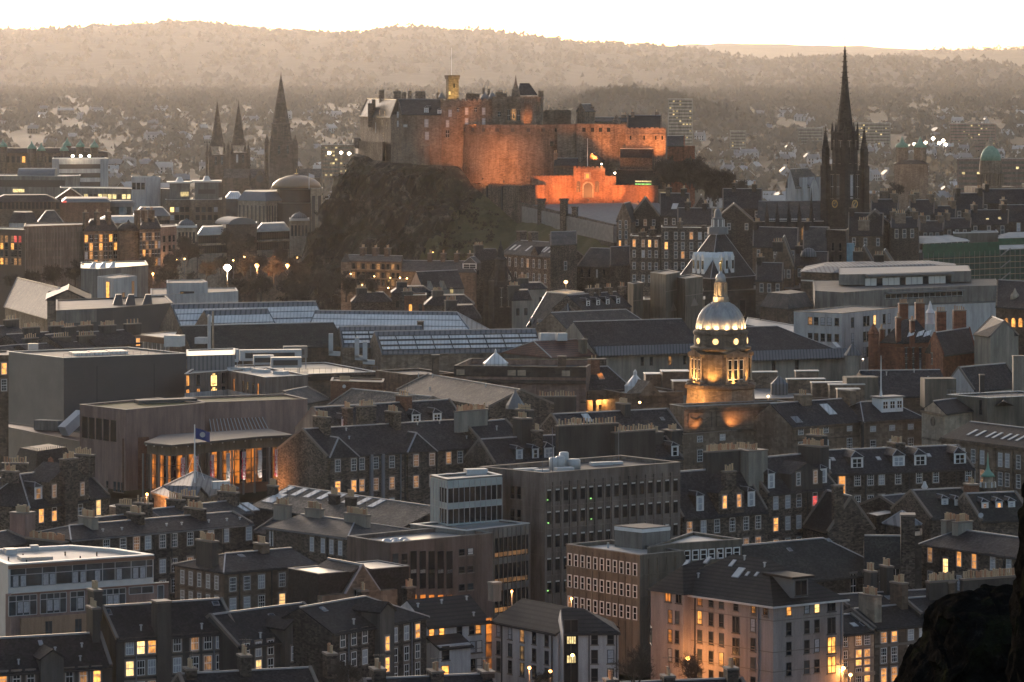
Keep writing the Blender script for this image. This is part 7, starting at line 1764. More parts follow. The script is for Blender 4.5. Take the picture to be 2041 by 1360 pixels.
m = MB().m('bronze'); p = f.p(f.t(1024),f.z(1024,236),.25); m.lathe(V2(p),[(.3,p.z),(.35,p.z + .8),(.25,p.z + 1.4),(.1,p.z + 1.6),(.16,p.z + 1.8),(.05,p.z + 2)],8); m.build('statue',b.root)
g = Fac(b.root,XD(1030,1612),XD(1070,1612),0,0); m = MB().m('slate'); zr_,ze_ = ZD(166,1612),ZD(190,1612)
m.add([(*XD(1032,1606),ze_),(*XD(1072,1606),ze_),(*XD(1068,1624),ze_),(*XD(1030,1624),ze_),(*XD(1036,1613),zr_),(*XD(1055,1613),zr_)],[(0,1,5,4),(1,2,5),(2,3,4,5),(3,0,4),(3,2,1,0)]); m.build('roof',b.root)
c = XD(1028,1606); m = MB().m(CS); m.lathe(c,[(1.9,ZD(197,1606)),(1.6,ZD(180,1606)),(.8,ZD(172,1606)),(.3,ZD(160,1606)),(.05,ZD(150,1606))],8); m.build('spirelet',b.root)
b.part('turret',MB().m(CS).box(XD(1078,1606),Vector((1,0)),1.1,1.3,ZD(200,1606),ZD(181,1606)))
b.fin()
# half moon battery
hc = XD(1036,1606); R = 24.0; t = thing('battery','great curved castle battery wall banded by string courses and washed with orange light','fortification',(hc.x,hc.y,95))
yy = lambda y: ZD(y,1584)
m = MB().m(CS); m.lathe(hc,[(R + 1.2,88),(R + .6,yy(340)),(R,yy(268)),(R - .2,yy(249)),(R - 1.6,yy(249)),(R - 1.6,yy(256)),(1,yy(256))],56,pi,2 * pi); m.build('wall',t)
m = MB().m(CS)
for y,o in ((268,.1),(300,.35),(317,.45),(335,.6)): m.lathe(hc,[(R + o,yy(y) - .2),(R + o + .3,yy(y) - .2),(R + o + .3,yy(y) + .2),(R + o,yy(y) + .2)],56,pi,2 * pi)
m.build('string_course',t)
m = MB().m('dark_frame')
for k in range(9):
 a = pi * (1.12 + .085 * k); p = hc + Vector((cos(a),sin(a))) * (R - .05); m.box(p,Vector((-sin(a),cos(a))),.7,.5,yy(263),yy(256))
m.build('embrasure',t)
b = dblock('castle_wall','plain grey stretch of forewall between the curved battery and the gate tower',[(1110,1584),(1150,1587),(1150,1600),(1110,1600)],250,95,wall=CS); b.flat(.2,CS,'flat_roof'); b.F[0].rows([1100],[(1100,287,'d')],1.6,2,'none',False); b.fin()
b = dblock('castle_wall','ivied forewall battery with gun slots glowing orange',[(1149,1585),(1250,1578),(1250,1600),(1149,1602)],249,95,wall=CS); b.flat(.2,CS,'flat_roof'); b.F[0].rows([1164,1181,1197,1213],[(1181,259,'dddd')],1.5,1.7,'none',False); b.F[0].band('string_course',CS,b.F[0].z(1200,269),b.F[0].z(1200,267),.25); b.part('turret',MB().m(CS).lathe(XD(1229,1586),[(1.6,ZD(262,1586)),(1.7,ZD(240,1586)),(.9,ZD(234,1586)),(.1,ZD(229,1586))],10)); b.fin()
b = dblock('gate_tower','square castle gate tower with crow stepped slate roof and two end stacks',[(1247,1576),(1327,1572),(1330,1602),(1250,1604)],258,95,wall=CS); b.flat(.3,CS,'flat_roof'); merlons(b,b.F[0],1,1,.8); b.F[0].band('corbel',CS,b.zt - 2.4,b.zt - 1.8,.35); b.F[0].rows([1257,1284,1307,1320],[(1284,275,'dddd')],.7,1.6,'none',False)
b2 = dblock('x','x',[(1250,1580),(1318,1577),(1320,1598),(1252,1600)],256,120,wall=CS); bpy.data.objects.remove(b2.root); b2.root = b.root; b2.gable(ry=(1285,231),roof='tile_dark',cope=CS)
for x in (1261,1309): stack(b.root,XD(x,1589),Vector((1,0)),Vector((0,-1)),ZD(223,1589),130,1.4,2.4,1,CS)
b2.walled = True; b2.wall.build('gable_wall',b.root); b.fin()
b = dblock('castle_block','square dark castle block behind the memorial hall',[(1083,1622),(1138,1622),(1138,1645),(1083,1645)],223,112,wall=CS); b.flat(.4,CS,'flat_roof'); b.fin()
b = dblock('castle_house','gabled dark castle house with a stack above the forewall',[(1149,1612),(1165,1606),(1186,1612),(1170,1630)],222,112,wall=CS); b.gable(rh=2.8,axis='n',roof='slate_grey',cope=CS); stack(b.root,XD(1181,1615),Vector((1,0)),Vector((0,-1)),ZD(212,1615),130,1.5,1.6,0,CS); b.fin()
b = dblock('castle_house','low castle roofs and stack between the gabled house and gate tower',[(1186,1610),(1250,1606),(1250,1624),(1186,1626)],243,112,wall=CS); b.gable(rh=1.6,roof='slate',cope=None); stack(b.root,XD(1243,1615),Vector((1,0)),Vector((0,-1)),ZD(229,1615),130,2.2,1.8,4,CS); b.fin()
b = dblock('barrack_house','red lit gabled house behind the castle gate tower',[(1327,1640),(1364,1645),(1385,1650),(1365,1672),(1330,1665)],292,100,wall='red_sandstone'); b.pts = b.pts[:2] + b.pts[3:]; b.gable(rh=4,roof='slate',cope='red_sandstone'); b.fin()
# gatehouse
gd = 1560
b = dblock('gatehouse','floodlit red castle gatehouse with battlements arch and two statue niches',[(1143,gd),(1206,gd - 1),(1206,gd + 10),(1143,gd + 11)],336,100,wall='gate_stone'); b.flat(.2,None,'flat_roof'); f = b.F[0]; merlons(b,f,1.0,.8,.9); f.band('corbel','gate_stone',b.zt - 1.4,b.zt,.4)
def archpts(f,x,y0,y1,w,o): t = f.t(x); z0,z1 = f.z(x,y0),f.z(x,y1); r = w / 2; return [f.p(t - r,z0,o),f.p(t + r,z0,o)] + [f.p(t + r * cos(a),z1 - r + r * sin(a),o) for a in [pi * j / 10 for j in range(11)]]
for nm,mt,(x,y0,y1,w),o in (('arch_surround','sandstone_pale',(1172,394,362,4.6),.12),('gateway','brown_glazed',(1172,394,365,3.4),.15)): b.part(nm,MB().m(mt).loft([archpts(f,x,y0,y1,w,0),archpts(f,x,y0,y1,w,o)]))
for x in (1153,1190):
 b.part('niche',MB().m('brown_glazed').loft([archpts(f,x,383,361,1.6,0),archpts(f,x,383,361,1.6,.1)])); p = f.p(f.t(x),f.z(x,382),.45); b.part('statue',MB().m('sandstone').lathe(V2(p),[(.4,p.z),(.35,p.z + 1.2),(.45,p.z + 2.2),(.15,p.z + 2.5),(.25,p.z + 2.9),(.05,p.z + 3.2)],8))
m = MB().m('sandstone_pale'); tt = f.t(1171); m.prism([V2(f.p(tt - 1.3,0,.15)),V2(f.p(tt + 1.3,0,.15)),V2(f.p(tt + 1.3,0,0)),V2(f.p(tt - 1.3,0,0))],f.z(1171,358),f.z(1171,344)); m.m('gold'); m.prism([V2(f.p(tt - .6,0,.25)),V2(f.p(tt + .6,0,.25)),V2(f.p(tt + .6,0,.1)),V2(f.p(tt - .6,0,.1))],f.z(1171,355),f.z(1171,347)); m.build('coat_of_arms',b.root); b.fin()
MB().m('white_paint').lathe(XD(1171,gd + 4),[(.14,ZD(332,gd)),(.07,ZD(277,gd)),(.01,ZD(276,gd))],6).solo('flagpole','white flagpole without a flag on top of the floodlit gatehouse','flagpole')
for x0,x1,y,d0,d1,lab in ((1059,1143,352,1556,1561,'floodlit red curtain wall to the arch side with square battlements'),(1040,1088,371,1546,1556,'lower floodlit red wall end near the grey bastion'),(1206,1228,352,1559,1558,'short stepped floodlit wall beside the gatehouse'),(1221,1312,370,1557,1548,'long low floodlit red wall running to the lit kiosk')):
 b = dblock('curtain_wall',lab,[(x0,d0),(x1,d1),(x1,d1 + 6),(x0,d0 + 6)],y,98,wall='gate_stone'); b.flat(.1,None,'flat_roof'); merlons(b,b.F[0],1.4,.5,.35); b.fin()
b = dblock('curtain_wall','grey bastion wall dropping to the grass below the battery',[(940,1578),(966,1566),(1037,1540),(1078,1556),(960,1590)],368,86,wall='rubble'); b.flat(.3,'rubble','flat_roof'); b.F[1].pipe(972,'pipe_dark',.3); b.F[1].pipe(1002,'pipe_dark',.3); b.fin()
# esplanade
q = [X3(1050,408,1556),X3(1312,403,1552),X3(1335,440,1447),X3(1222,452,1440),X3(1040,412,1535)]
MB().m('paving').loft([[p - Vector((0,0,6)) for p in q],q]).solo('esplanade',None,None,kind='structure')
a,c = X3(1037,404,1539),X3(1224,448,1441); m = MB().m('rubble'); n_ = Vector((c - a).xy).normalized(); n_ = Vector((-n_.y,n_.x,0)) * 1.0
m.loft([[Vector((a.x,a.y,86)),Vector((c.x,c.y,84)),Vector((c.x,c.y,84)) + n_,Vector((a.x,a.y,86)) + n_],[a,c,c + n_,a + n_]]); m.solo('parapet_wall','long rubble parapet wall bordering the castle esplanade above the grass','wall')
for x,d_,y,lab in ((1079,1515,396,'square stone turret at the upper bend of the esplanade wall'),(1124,1488,396,'square stone turret midway along the esplanade wall')):
 p = XD(x,d_); m = MB().m('rubble'); m.box(p,Vector((.9,-.4)),1.15,1.3,86,ZD(y + 4,d_)); m.box(p,Vector((.9,-.4)),1.45,1.6,ZD(y + 4,d_),ZD(y,d_)); m.solo('wall_turret',lab,'turret')
p = XD(1146,1474); m = MB().m('rubble'); m.box(p,Vector((.9,-.4)),.9,1,ZD(432,1474),ZD(414,1474)); m.box(p,Vector((.9,-.4)),1.1,1.2,ZD(414,1474),ZD(412,1474)); m.solo('wall_turret','small sentry box turret lower on the esplanade wall','turret')
b = dblock('visitor_block','dark flat visitor block with a yellow green lit strip above the red wall',[(1228,1568),(1318,1562),(1320,1580),(1228,1584)],340,98,wall='slate_dark'); b.flat(.2,'sill_stone','flat_roof'); b.F[0].band('lit_strip','lit_yellow',b.F[0].z(1280,363),b.F[0].z(1280,360.5),.06,b.F[0].t(1266),b.F[0].t(1298)); b.F[0].band('lit_strip','lit_green',b.F[0].z(1280,368),b.F[0].z(1280,366.5),.06,b.F[0].t(1266),b.F[0].t(1298)); b.fin()
MB().m('plant_white').loft([[X3(1248,337,1572),X3(1274,337,1570),X3(1276,337,1578),X3(1250,337,1580)],[X3(1259,325,1574),X3(1262,325,1574),X3(1262,325,1575),X3(1259,325,1575)]]).solo('canopy','small white pointed tent on the dark castle terrace','tent')
b = dblock('gate_house_lodge','dim slate roofed lodge with a tall end stack behind the red wall',[(1104,1568),(1152,1566),(1154,1578),(1106,1580)],330,98,wall='sandstone_brown'); b.gable(rh=2.6,roof='slate',cope=None); stack(b.root,XD(1107,1573),Vector((1,0)),Vector((0,-1)),ZD(305,1573),100,1.5,1.4,2,'sandstone'); b.fin()
b = dblock('gate_house_lodge','gabled lodge with a golden lit end behind the gatehouse',[(1160,1572),(1200,1570),(1206,1582),(1166,1584)],322,98,wall='sandstone_brown'); b.gable(rh=3,axis='n',roof='slate',cope=None); b.fin()
b = dblock('castle_house','dark curved roof range below the gate tower',[(1236,1570),(1300,1566),(1305,1576),(1236,1580)],314,98,wall='rubble_dark'); b.gable(rh=3.2,roof='slate_dark',cope=None); b.fin()
b = dblock('kiosk','small brightly lit ticket kiosk at the end of the red wall',[(1312,1546),(1330,1545),(1330,1552),(1312,1553)],380,98,wall='brown_glazed'); b.flat(.2,'sill_stone'); b.F[0].band('lit_front','lit_yellow',b.zt - 3.2,b.zt - .6,.05,.6,b.F[0].L - .6); b.fin()
# floods
FL = [((962,356,1556),(972,335,1583),17000,'orange floodlight on the bastion below the battery curve'),((1004,362,1548),(1006,325,1582),19000,'orange floodlight raking up the middle of the battery'),
      ((880,335,1572),(895,290,1595),5000,'orange floodlight on the crag below the palace'),((945,251,1588),(945,228,1602),1500,'orange floodlight on the battery top before the palace sashes'),
      ((1186,318,1568),(1182,280,1584),7000,'orange floodlight below the ivied forewall'),((1222,318,1566),(1225,280,1580),5000,'orange floodlight below the gun slots'),
      ((1312,312,1562),(1312,280,1573),9000,'orange floodlight at the foot of the gate tower'),((1272,300,1560),(1270,280,1575),3000,'orange floodlight on the dark curved roof'),
      ((1090,404,1543),(1095,372,1557),9500,'orange floodlight on the esplanade before the curtain wall'),((1125,401,1545),(1130,372,1560),9500,'orange floodlight on the esplanade left of the arch'),((1172,399,1540),(1174,360,1560),9500,'orange floodlight on the esplanade facing the arch'),((1222,401,1544),(1215,370,1558),9500,'orange floodlight on the esplanade beyond the arch'),((1272,402,1537),(1270,385,1552),9500,'orange floodlight on the esplanade before the low red wall'),
      ((1050,252,1594),(1050,225,1600),900,'orange floodlight on the battery top before the memorial')]
for (x,y,d_),tg,pw,lab in FL: flood(lab,X3(x,y,d_),X3(*tg),pw * 1.6,(1,.33,.09),68,.3,'floodlights around the castle')
flood('yellow floodlight on the palace roof at the slim tower',X3(899,199.5,1601),X3(901,176,1610),5500,(1,.7,.18),70,.25,'floodlights around the castle')
flood('golden floodlight in the memorial niche',X3(1024,248,1600.2),X3(1024,228,1602),500,(1,.6,.15),60,.15,'floodlights around the castle')
for x,y,d_,lab in ((1199,327,1558,'small white lamp on the gatehouse battlement'),(1225.5,345,1556,'bright yellow lamp on the stepped wall by the gatehouse')): plamp(lab,x,y,d_,200,col=(1,.8,.4),bulb='bulb_white',r=.4,name='wall_lamp')
# ================================================================ black gothic spire and its church
HD = 1390; hc = XD(1684,HD); hz = lambda y: ZD(y,HD); k_ = HD / FOC
t = thing('gothic_church','towering black gothic steeple with pinnacles two clock faces and a tapering spire','church',(hc.x,hc.y,74)); SS = 'sooty_stone'; ca = radians(40); cu = Vector((cos(ca),sin(ca)))
h1 = 41 * k_ / (cos(ca) + sin(ca)) ; h2 = 25 * k_
m = MB().m(SS); m.box(hc,cu,h1 * .92,h1 * .92,74,hz(340)); m.build('tower',t)
m = MB().m(SS)
for s1,s2 in ((1,1),(1,-1),(-1,1),(-1,-1)):
 q = hc + cu * h1 * s1 * .93 + Vector((-cu.y,cu.x)) * h1 * s2 * .93; m.box(q,cu,1.3,1.3,74,hz(330)); m.box(q,cu,1.0,1.0,hz(330.2),hz(296))
m.build('buttress',t)
for s1,s2 in ((1,1),(1,-1),(-1,1),(-1,-1)):
 q = hc + cu * h1 * s1 * .93 + Vector((-cu.y,cu.x)) * h1 * s2 * .93; m = MB().m(SS); m.lathe(q,[(1.15,hz(296)),(1.25,hz(293)),(1.05,hz(290)),(.15,hz(258)),(.3,hz(257)),(.03,hz(252))],8)
 for j in range(7):
  zz_ = hz(290 - 4.4 * j); r = 1.05 - .125 * j
  for a in range(4): aa = ca + a * pi / 2; m.beam((q.x,q.y,zz_),(q.x + (r + .28) * cos(aa),q.y + (r + .28) * sin(aa),zz_ + .25),.12)
 m.build('pinnacle',t)
m = MB().m(SS); m.lathe(hc,[(h2 * 1.02,hz(345)),(h2,hz(268)),(h2 * 1.06,hz(266)),(h2 * 1.06,hz(262))],8,ca,ca + 2 * pi); m.build('octagon',t)
for j in range(8):
 a = ca + j * pi / 4; q = hc + Vector((cos(a),sin(a))) * h2; m = MB().m(SS); m.lathe(q,[(.5,hz(300)),(.5,hz(264)),(.55,hz(262)),(.05,hz(243))],6); m.build('pinnacle',t)
 a2 = a + pi / 8; q2 = hc + Vector((cos(a2),sin(a2))) * h2 * .92; window(t,(q2.x,q2.y,hz(303)),a2 + pi / 2,'stone',1.1,8,'d',False)
m = MB().m(SS); m.lathe(hc,[(h2 * .68,hz(262)),(h2 * .30,hz(180)),(.16,hz(92)),(.03,hz(88))],8,ca,ca + 2 * pi)
for j in range(8):
 a = ca + j * pi / 4
 for r_ in range(16):
  v = r_ / 16; r = h2 * .68 * (1 - v) + .15; z_ = hz(262) + (hz(92) - hz(262)) * v; m.beam((hc.x + r * cos(a),hc.y + r * sin(a),z_),(hc.x + (r + .22) * cos(a),hc.y + (r + .22) * sin(a),z_ + .3),.1)
m.build('spire',t)
m = MB().m('gold'); m.beam((*hc,hz(91)),(*hc,hz(72)),.07); m.beam((hc.x - .9,hc.y,hz(78)),(hc.x + .9,hc.y,hz(78)),.07); m.lathe(hc,[(.05,hz(88)),(.25,hz(87)),(.05,hz(86))],8); m.build('cross',t)
nn = Vector((-cu.y,cu.x))
for dr,lab in ((-nn,0),(-cu,1)):
 u_ = Vector((-dr.y,dr.x)); o = hc + dr * h1 * .92; f = Fac(t,o - u_ * h1,o + u_ * h1,74,140)
 f.rows([],[]);
 for off in (-.28,.28): window(t,f.p(h1 + off * h1,hz(372),.02),f.rz,'stone',1.5,8.5,'d',False)
 m = MB().m('dark_frame'); p = f.p(h1,hz(406),.05)
 lo = [[f.p(h1 + rr * cos(a),hz(406) + rr * sin(a),o_) for a in [2 * pi * j / 20 for j in range(20)]] for rr,o_ in ((1.35,0),(1.35,.2))]; m.loft(lo); m.m('gold')
 for j in range(12): a = j * pi / 6; m.beam(f.p(h1 + 1.0 * cos(a),hz(406) + 1.0 * sin(a),.24),f.p(h1 + 1.28 * cos(a),hz(406) + 1.28 * sin(a),.24),.07)
 m.loft([[f.p(h1 + rr * cos(a),hz(406) + rr * sin(a),o_) for a in [2 * pi * j / 20 for j in range(20)]] for rr,o_ in ((1.4,.2),(1.4,.3),(1.3,.3),(1.3,.2))],False); m.beam(f.p(h1,hz(406),.26),f.p(h1 + .2,hz(406) + .9,.26),.06); m.beam(f.p(h1,hz(406),.26),f.p(h1 - .6,hz(406) + .1,.26),.06); m.build('clock_face',t)
 f.band('string_course',SS,hz(392),hz(390),.3); f.band('string_course',SS,hz(346),hz(342),.4)
b = dblock('gothic_nave','black church nave with a slate roof pinnacled buttresses and amber lit arches',[(1508,HD - 4),(1645,HD),(1650,HD + 26),(1515,HD + 22)],441,74,wall=SS); b.gable(ry=(1590,402),roof='slate_grey',cope=None,gut='coping_pale'); f = b.F[0]
for x in (1527,1548,1571,1592,1616):
 p = f.p(f.t(x),0,1.0); m = MB().m(SS); m.box(V2(p),f.u,.6,.9,74,ZD(428,HD)); m.lathe(V2(p),[(.75,ZD(428,HD)),(.6,ZD(425,HD)),(.05,ZD(402 if x < 1610 else 374,HD))],6); m.build('buttress',b.root)
for x in (1537,1560,1582,1604,1628): b.part('lit_arch',MB().m('lit_dim').loft([archpts(f,x,478,452,2.6,0),archpts(f,x,478,452,2.6,.08)]))
for k in range(22): t0 = f.L * (.17 + .68 * k / 22); f.band('roof_light','coping_pale',b.zt + .3,b.zt + .9,.45,t0,t0 + .55)
b.fin()
b = dblock('white_house','white harled house with steep gables peeping beside the black steeple',[(1566,1480),(1584,1474),(1650,1488),(1640,1510),(1570,1500)],372,80,wall='harl_white'); b.pts = b.pts[:1] + b.pts[1:3] + b.pts[4:]; b.gable(rh=6.5,axis='n',roof='slate_brown',cope=None)
f = b.F[1]; m = MB().m('harl_white'); m.loft([[f.p(f.t(1612),b.zt - 1,.6),f.p(f.t(1630),b.zt - 1,.6),f.p(f.t(1621),b.zt + 3.6,.6)],[f.p(f.t(1612),b.zt - 1,-4),f.p(f.t(1630),b.zt - 1,-4),f.p(f.t(1621),b.zt + 3.6,-4)]]); m.prism([f.p(f.t(1612),0,.6),f.p(f.t(1630),0,.6),f.p(f.t(1630),0,0),f.p(f.t(1612),0,0)],80,b.zt - 1); m.build('gablet',b.root); stack(b.root,f.p(f.t(1601),0,0),f.u,f.n,ZD(352,1480),100,2.6,2,0,'harl_white'); stack(b.root,f.p(f.t(1634),0,0),f.u,f.n,ZD(352,1480),100,2.2,2,0,'harl_white'); f.rows([1619,1625],[(1619,375,'dd')],.9,2,'none',False); b.fin()
# royal mile roofs to the right
RM = [(1735,1790,428,1345,6,'u'),(1790,1830,440,1340,5,'n'),(1812,1862,428,1395,6,'u'),(1855,1905,436,1400,5,'u'),(1900,1960,418,1440,7,'u'),(1952,2060,405,1455,6,'u'),(1932,2010,448,1405,6,'u'),(1990,2070,442,1410,7,'u'),(1832,1880,462,1370,4,'u'),(1715,1770,445,1330,5,'n'),(1775,1830,455,1325,4,'u'),(1880,1935,456,1390,4,'u')]
RL = ['dark house with three pale sashes right of the black steeple','dark gable next to the three sash house','dark roof with a thick stack beyond the sash house','dark ridge with a crowd of small pots','long dark roof block high at the right','topmost dark roof with a fringe of pots at the right edge','slate roof with two amber rooflights','slate roof below the topmost one at the right edge','low roof with a tall tan stack above the netted block','gabled house tucked under the black steeple','lower roofs with two tan stacks','plain roof between tan stacks above the netted block']
for (x0,x1,y,d_,rh,ax),lab in zip(RM,RL):
 b = dblock('old_town_house',lab,[(x0,d_),(x1,d_ + 4),(x1 + 2,d_ + 18),(x0 + 2,d_ + 16)],y,72,wall='rubble_dark'); b.gable(rh=rh * .8,axis=ax,roof='slate',cope='sill_stone')
 for fr,p in ((.12,5),(.85,6)): b.chim(x0 + (x1 - x0) * fr,2.2,3.4,1.6,p,0,'sooty_stone' if d_ > 1400 else 'sandstone')
 b.F[0].rows([x0 + 12,(x0 + x1) / 2,x1 - 12],[((x0 + x1) / 2,y + 11,'www' if 'three pale' in lab else 'ddd')],1.3,3,'sash2',False)
 if 'amber roof' in lab:
  for x in (1967,1992): b.skylight(x,.4,1.2,2,'lit_yellow')
 b.fin()
# ================================================================ cathedral
CD = 2700; cz = lambda y: ZD(y,CD); ck = CD / FOC; CT = 'cathedral_stone'
t = thing('cathedral','distant brown cathedral with three sharp stone spires above a long nave','cathedral',(*XD(540,CD),60))
def steeple(x,d_,wt,ytop,ybase,ytow,wsp,ptip,big=False):
 c = XD(x,d_); z = lambda y: ZD(y,d_); k2 = d_ / FOC; h = wt / 2 * k2; u_ = Vector((.97,.25)); tt = thing('steeple','x','x',(c.x,c.y,60)); bpy.data.objects.remove(tt)
 m = MB().m(CT); m.box(c,u_,h * .86,h * .86,60,z(ytow)); m.box(c,u_,h * .9,h * .9,z(ytow + 22),z(ytow + 20)); m.build('tower',t)
 n2 = Vector((-u_.y,u_.x))
 for i in (-1,1):
  for j in (-1,1): q = c + (u_ * i + n2 * j) * h * .86; m = MB().m(CT); m.box(q,u_,h * .16,h * .16,60,z(ytow + 2)); m.lathe(q,[(h * .2,z(ytow + 2)),(h * .18,z(ytow)),(.05,z(ptip))],6); m.build('pinnacle',t)
 if big: m = MB().m(CT); m.lathe(c,[(h * .72,z(ytow)),(h * .66,z(ybase)),(h * .74,z(ybase - 1)),(h * .6,z(ybase - 3))],8); m.build('belfry',t)
 m = MB().m(CT); m.lathe(c,[(wsp / 2 * k2,z(ybase)),(wsp * .26 * k2,z((ybase + ytop) / 2)),(.25,z(ytop)),(.03,z(ytop - 7))],8); m.build('spire',t)
 f = Fac(t,c - u_ * h * .86 - n2 * h * .86,c + u_ * h * .86 - n2 * h * .86,60,100)
 for o in (.32,.68): window(t,f.p(f.L * o,z(ytow + 13),.02),f.rz,'stone',1.6,6.5,'d',False)
steeple(433,2715,40,206,292,308,28,284); steeple(475.5,2720,39,206,290,304,27,282); steeple(560,2690,56,150,248,286,34,268,True)
m = MB().m(CT); z0,z1 = cz(355),cz(337); A,B_ = XD(445,CD - 6),XD(640,CD - 6); m.prism([A,B_,B_ + Vector((0,22)),A + Vector((0,22))],60,z0); m.m('slate_brown'); m.loft([[(A.x,A.y - .5,z0),(A.x,A.y + 11,z1),(A.x,A.y + 22.5,z0)],[(B_.x,B_.y - .5,z0),(B_.x,B_.y + 11,z1),(B_.x,B_.y + 22.5,z0)]]); m.build('nave',t)
c = XD(518,CD - 12); m = MB().m(CT); m.prism([c + Vector((-6,0)),c + Vector((6,0)),c + Vector((6,8)),c + Vector((-6,8))],60,cz(362)); m.loft([[(c.x - 6,c.y,cz(362)),(c.x + 6,c.y,cz(362)),(c.x,c.y,cz(338))],[(c.x - 6,c.y + 8,cz(362)),(c.x + 6,c.y + 8,cz(362)),(c.x,c.y + 8,cz(338))]]); m.lathe(c + Vector((-7,0)),[(1,60),(1,cz(352)),(.05,cz(337))],6); m.lathe(c + Vector((7,0)),[(1,60),(1,cz(352)),(.05,cz(337))],6); m.build('transept',t)
f = Fac(t,c + Vector((-6,0)),c + Vector((6,0)),60,90); MB().m('dark_frame').loft([[f.p(6 + 2.6 * cos(a),cz(356) + 2.6 * sin(a),o) for a in [2 * pi * j / 16 for j in range(16)]] for o in (0,.15)]).build('rose_window',t)
# ================================================================ west end, gardens, suburbs, woods
def low(name,lab,cor,py,zb=60,wall='sandstone_pale',roof='flat_roof_pale',rows=(),cols=(),par=.3,cope='coping_pale',w=1.6,h=2.4,style='plain',fi=0,hip=None,**k):
 b = dblock(name,lab,cor,py,zb,wall=wall)
 if hip: b.hiproof(hip[0],roof,.4,hip[1],None,None,None)
 else: b.flat(par,cope,roof)
 if rows: b.F[fi].rows(cols,rows,w,h,style,False)
 return b
def rng(a,b,n): return [a + (b - a) * (k + .5) / n for k in range(n)]
b = low('office_block','dark grid office with lit coloured windows at its near end',[(-20,1415),(50,1405),(55,1425),(-20,1430)],458,wall='brown_glazed',cols=[-4,4,13,25,31,40],rows=[(13,476,'lmmmrr'),(13,491,'mldldd'),(13,505,'dddddd'),(13,521,'llmdmm')],w=1.5).fin()
b = low('office_block','long dark office wrapped in a concrete window grid',[(48,1406),(167,1425),(170,1450),(50,1440)],454,wall='concrete_rose',roof='flat_roof',cope='dark_frame'); f = b.F[0]
for k in range(6): f.band('glazing','brown_glazed',b.zt - 4.4 - 3.2 * k,b.zt - 2.2 - 3.2 * k,.06)
f.grid('precast_frame','concrete_grey',[f.L * k / 40 for k in range(41)],[],.12,.22,60,b.zt - .3); b.fin()
for k,(x0,x1,y,lab,ch) in enumerate(((167,235,462,'ornate dark hotel with steep roofs and lit arched windows','dldlddl'),(278,320,458,'hotel end with rosy lamplit bays','ddmddmd'))):
 b = dblock('hotel',lab,[(x0,1420),(x1,1428),(x1,1450),(x0,1445)],y,60,wall='sandstone_brown'); b.hiproof(4,'slate',.3,.6); b.F[0].rows(rng(x0,x1,7),[(x0 + 20,y + 14,ch[::-1]),(x0 + 20,y + 30,ch),(x0 + 20,y + 48,'dldmddd'),(x0 + 20,y + 64,'ddlmdld')],1.4,3.0,'stone',False)
 for x in rng(x0,x1,3): stack(b.root,b.F[0].p(b.F[0].t(x),0,-3),b.F[0].u,b.F[0].n,b.zr + 3,b.zt,1.4,2,3,'sandstone_brown')
 b.fin()
c = XD(256,1424); t = thing('domed_turret','dark ribbed dome turret in the middle of the ornate hotel','turret',(*c,60)); MB().m('sandstone_brown').lathe(c,[(4.2,60),(4.2,ZD(462,1424)),(4.5,ZD(460,1424))],14).build('wall',t); MB().m('slate').lathe(c,[(4.2,ZD(460,1424)),(3.8,ZD(453,1424)),(2.6,ZD(447,1424)),(.6,ZD(443,1424)),(.1,ZD(438,1424))],14).build('dome',t,True)
b = low('office_block','plain brown office between the hotel and the domed gallery',[(320,1440),(352,1450),(352,1470),(320,1465)],455,wall='pink_stone',cols=[327,338,346],rows=[(338,476,'ddd'),(338,495,'ddd')]).fin()
# long sandstone offices with domed corner towers
for x0,x1,y,d_,lab,yd in ((349,395,452,1560,'near domed corner tower of the long sandstone offices',442),(574,619,438,1590,'far domed corner tower of the long sandstone offices',429)):
 b = low('corner_tower',lab,[(x0 + 3,d_),(x1 - 3,d_ + 2),(x1 - 3,d_ + 12),(x0 + 3,d_ + 10)],y,wall='sandstone_pale',roof='lead',cols=rng(x0 + 5,x1 - 5,5),rows=[((x0 + x1) / 2,y + 22,'ddddd')],w=.9,h=4.4,style='none'); b.F[0].band('eaves_board','coping_pale',b.zt - .5,b.zt + .2,1.4); c = XD((x0 + x1) / 2,d_ + 5); h = b.zt; b.part('dome',MB().m('lead_seam').lathe(c,[(3.4,h),(3.1,h + 1.2),(2.0,h + 2.2),(.4,h + 2.8),(.05,h + 3.4)],16),True); b.fin()
for x0,x1,y,d0,d1,n,lab in ((395,452,470,1562,1572,14,'near wing of the sandstone offices under a curved white roof'),(512,576,463,1578,1590,18,'far wing of the sandstone offices under a curved white roof')):
 b = low('office_block',lab,[(x0,d0),(x1,d1),(x1,d1 + 22),(x0,d0 + 22)],y,wall='sandstone_pale',cols=rng(x0,x1,n),rows=[(x0 + 9,y + 8,'d' * n),(x0 + 9,y + 28,'d' * n)],w=1.1,h=3.2,style='none',hip=(3.2,.7)); b.F[0].band('string_course','sandstone_pale',b.zt - 4,b.zt - 3.2,.6); b.fin()
b = low('office_block','central arched block of the sandstone offices',[(452,1570),(512,1576),(512,1596),(452,1592)],448,wall='sandstone_brown'); f = b.F[0]; b.part('arched_roof',MB().m('lead').loft([[f.p(f.L / 2 + 6 * cos(a),b.zt + 2.8 * sin(a),o) for a in [pi * j / 10 for j in range(11)]] for o in (.5,-14)])); b.fin()
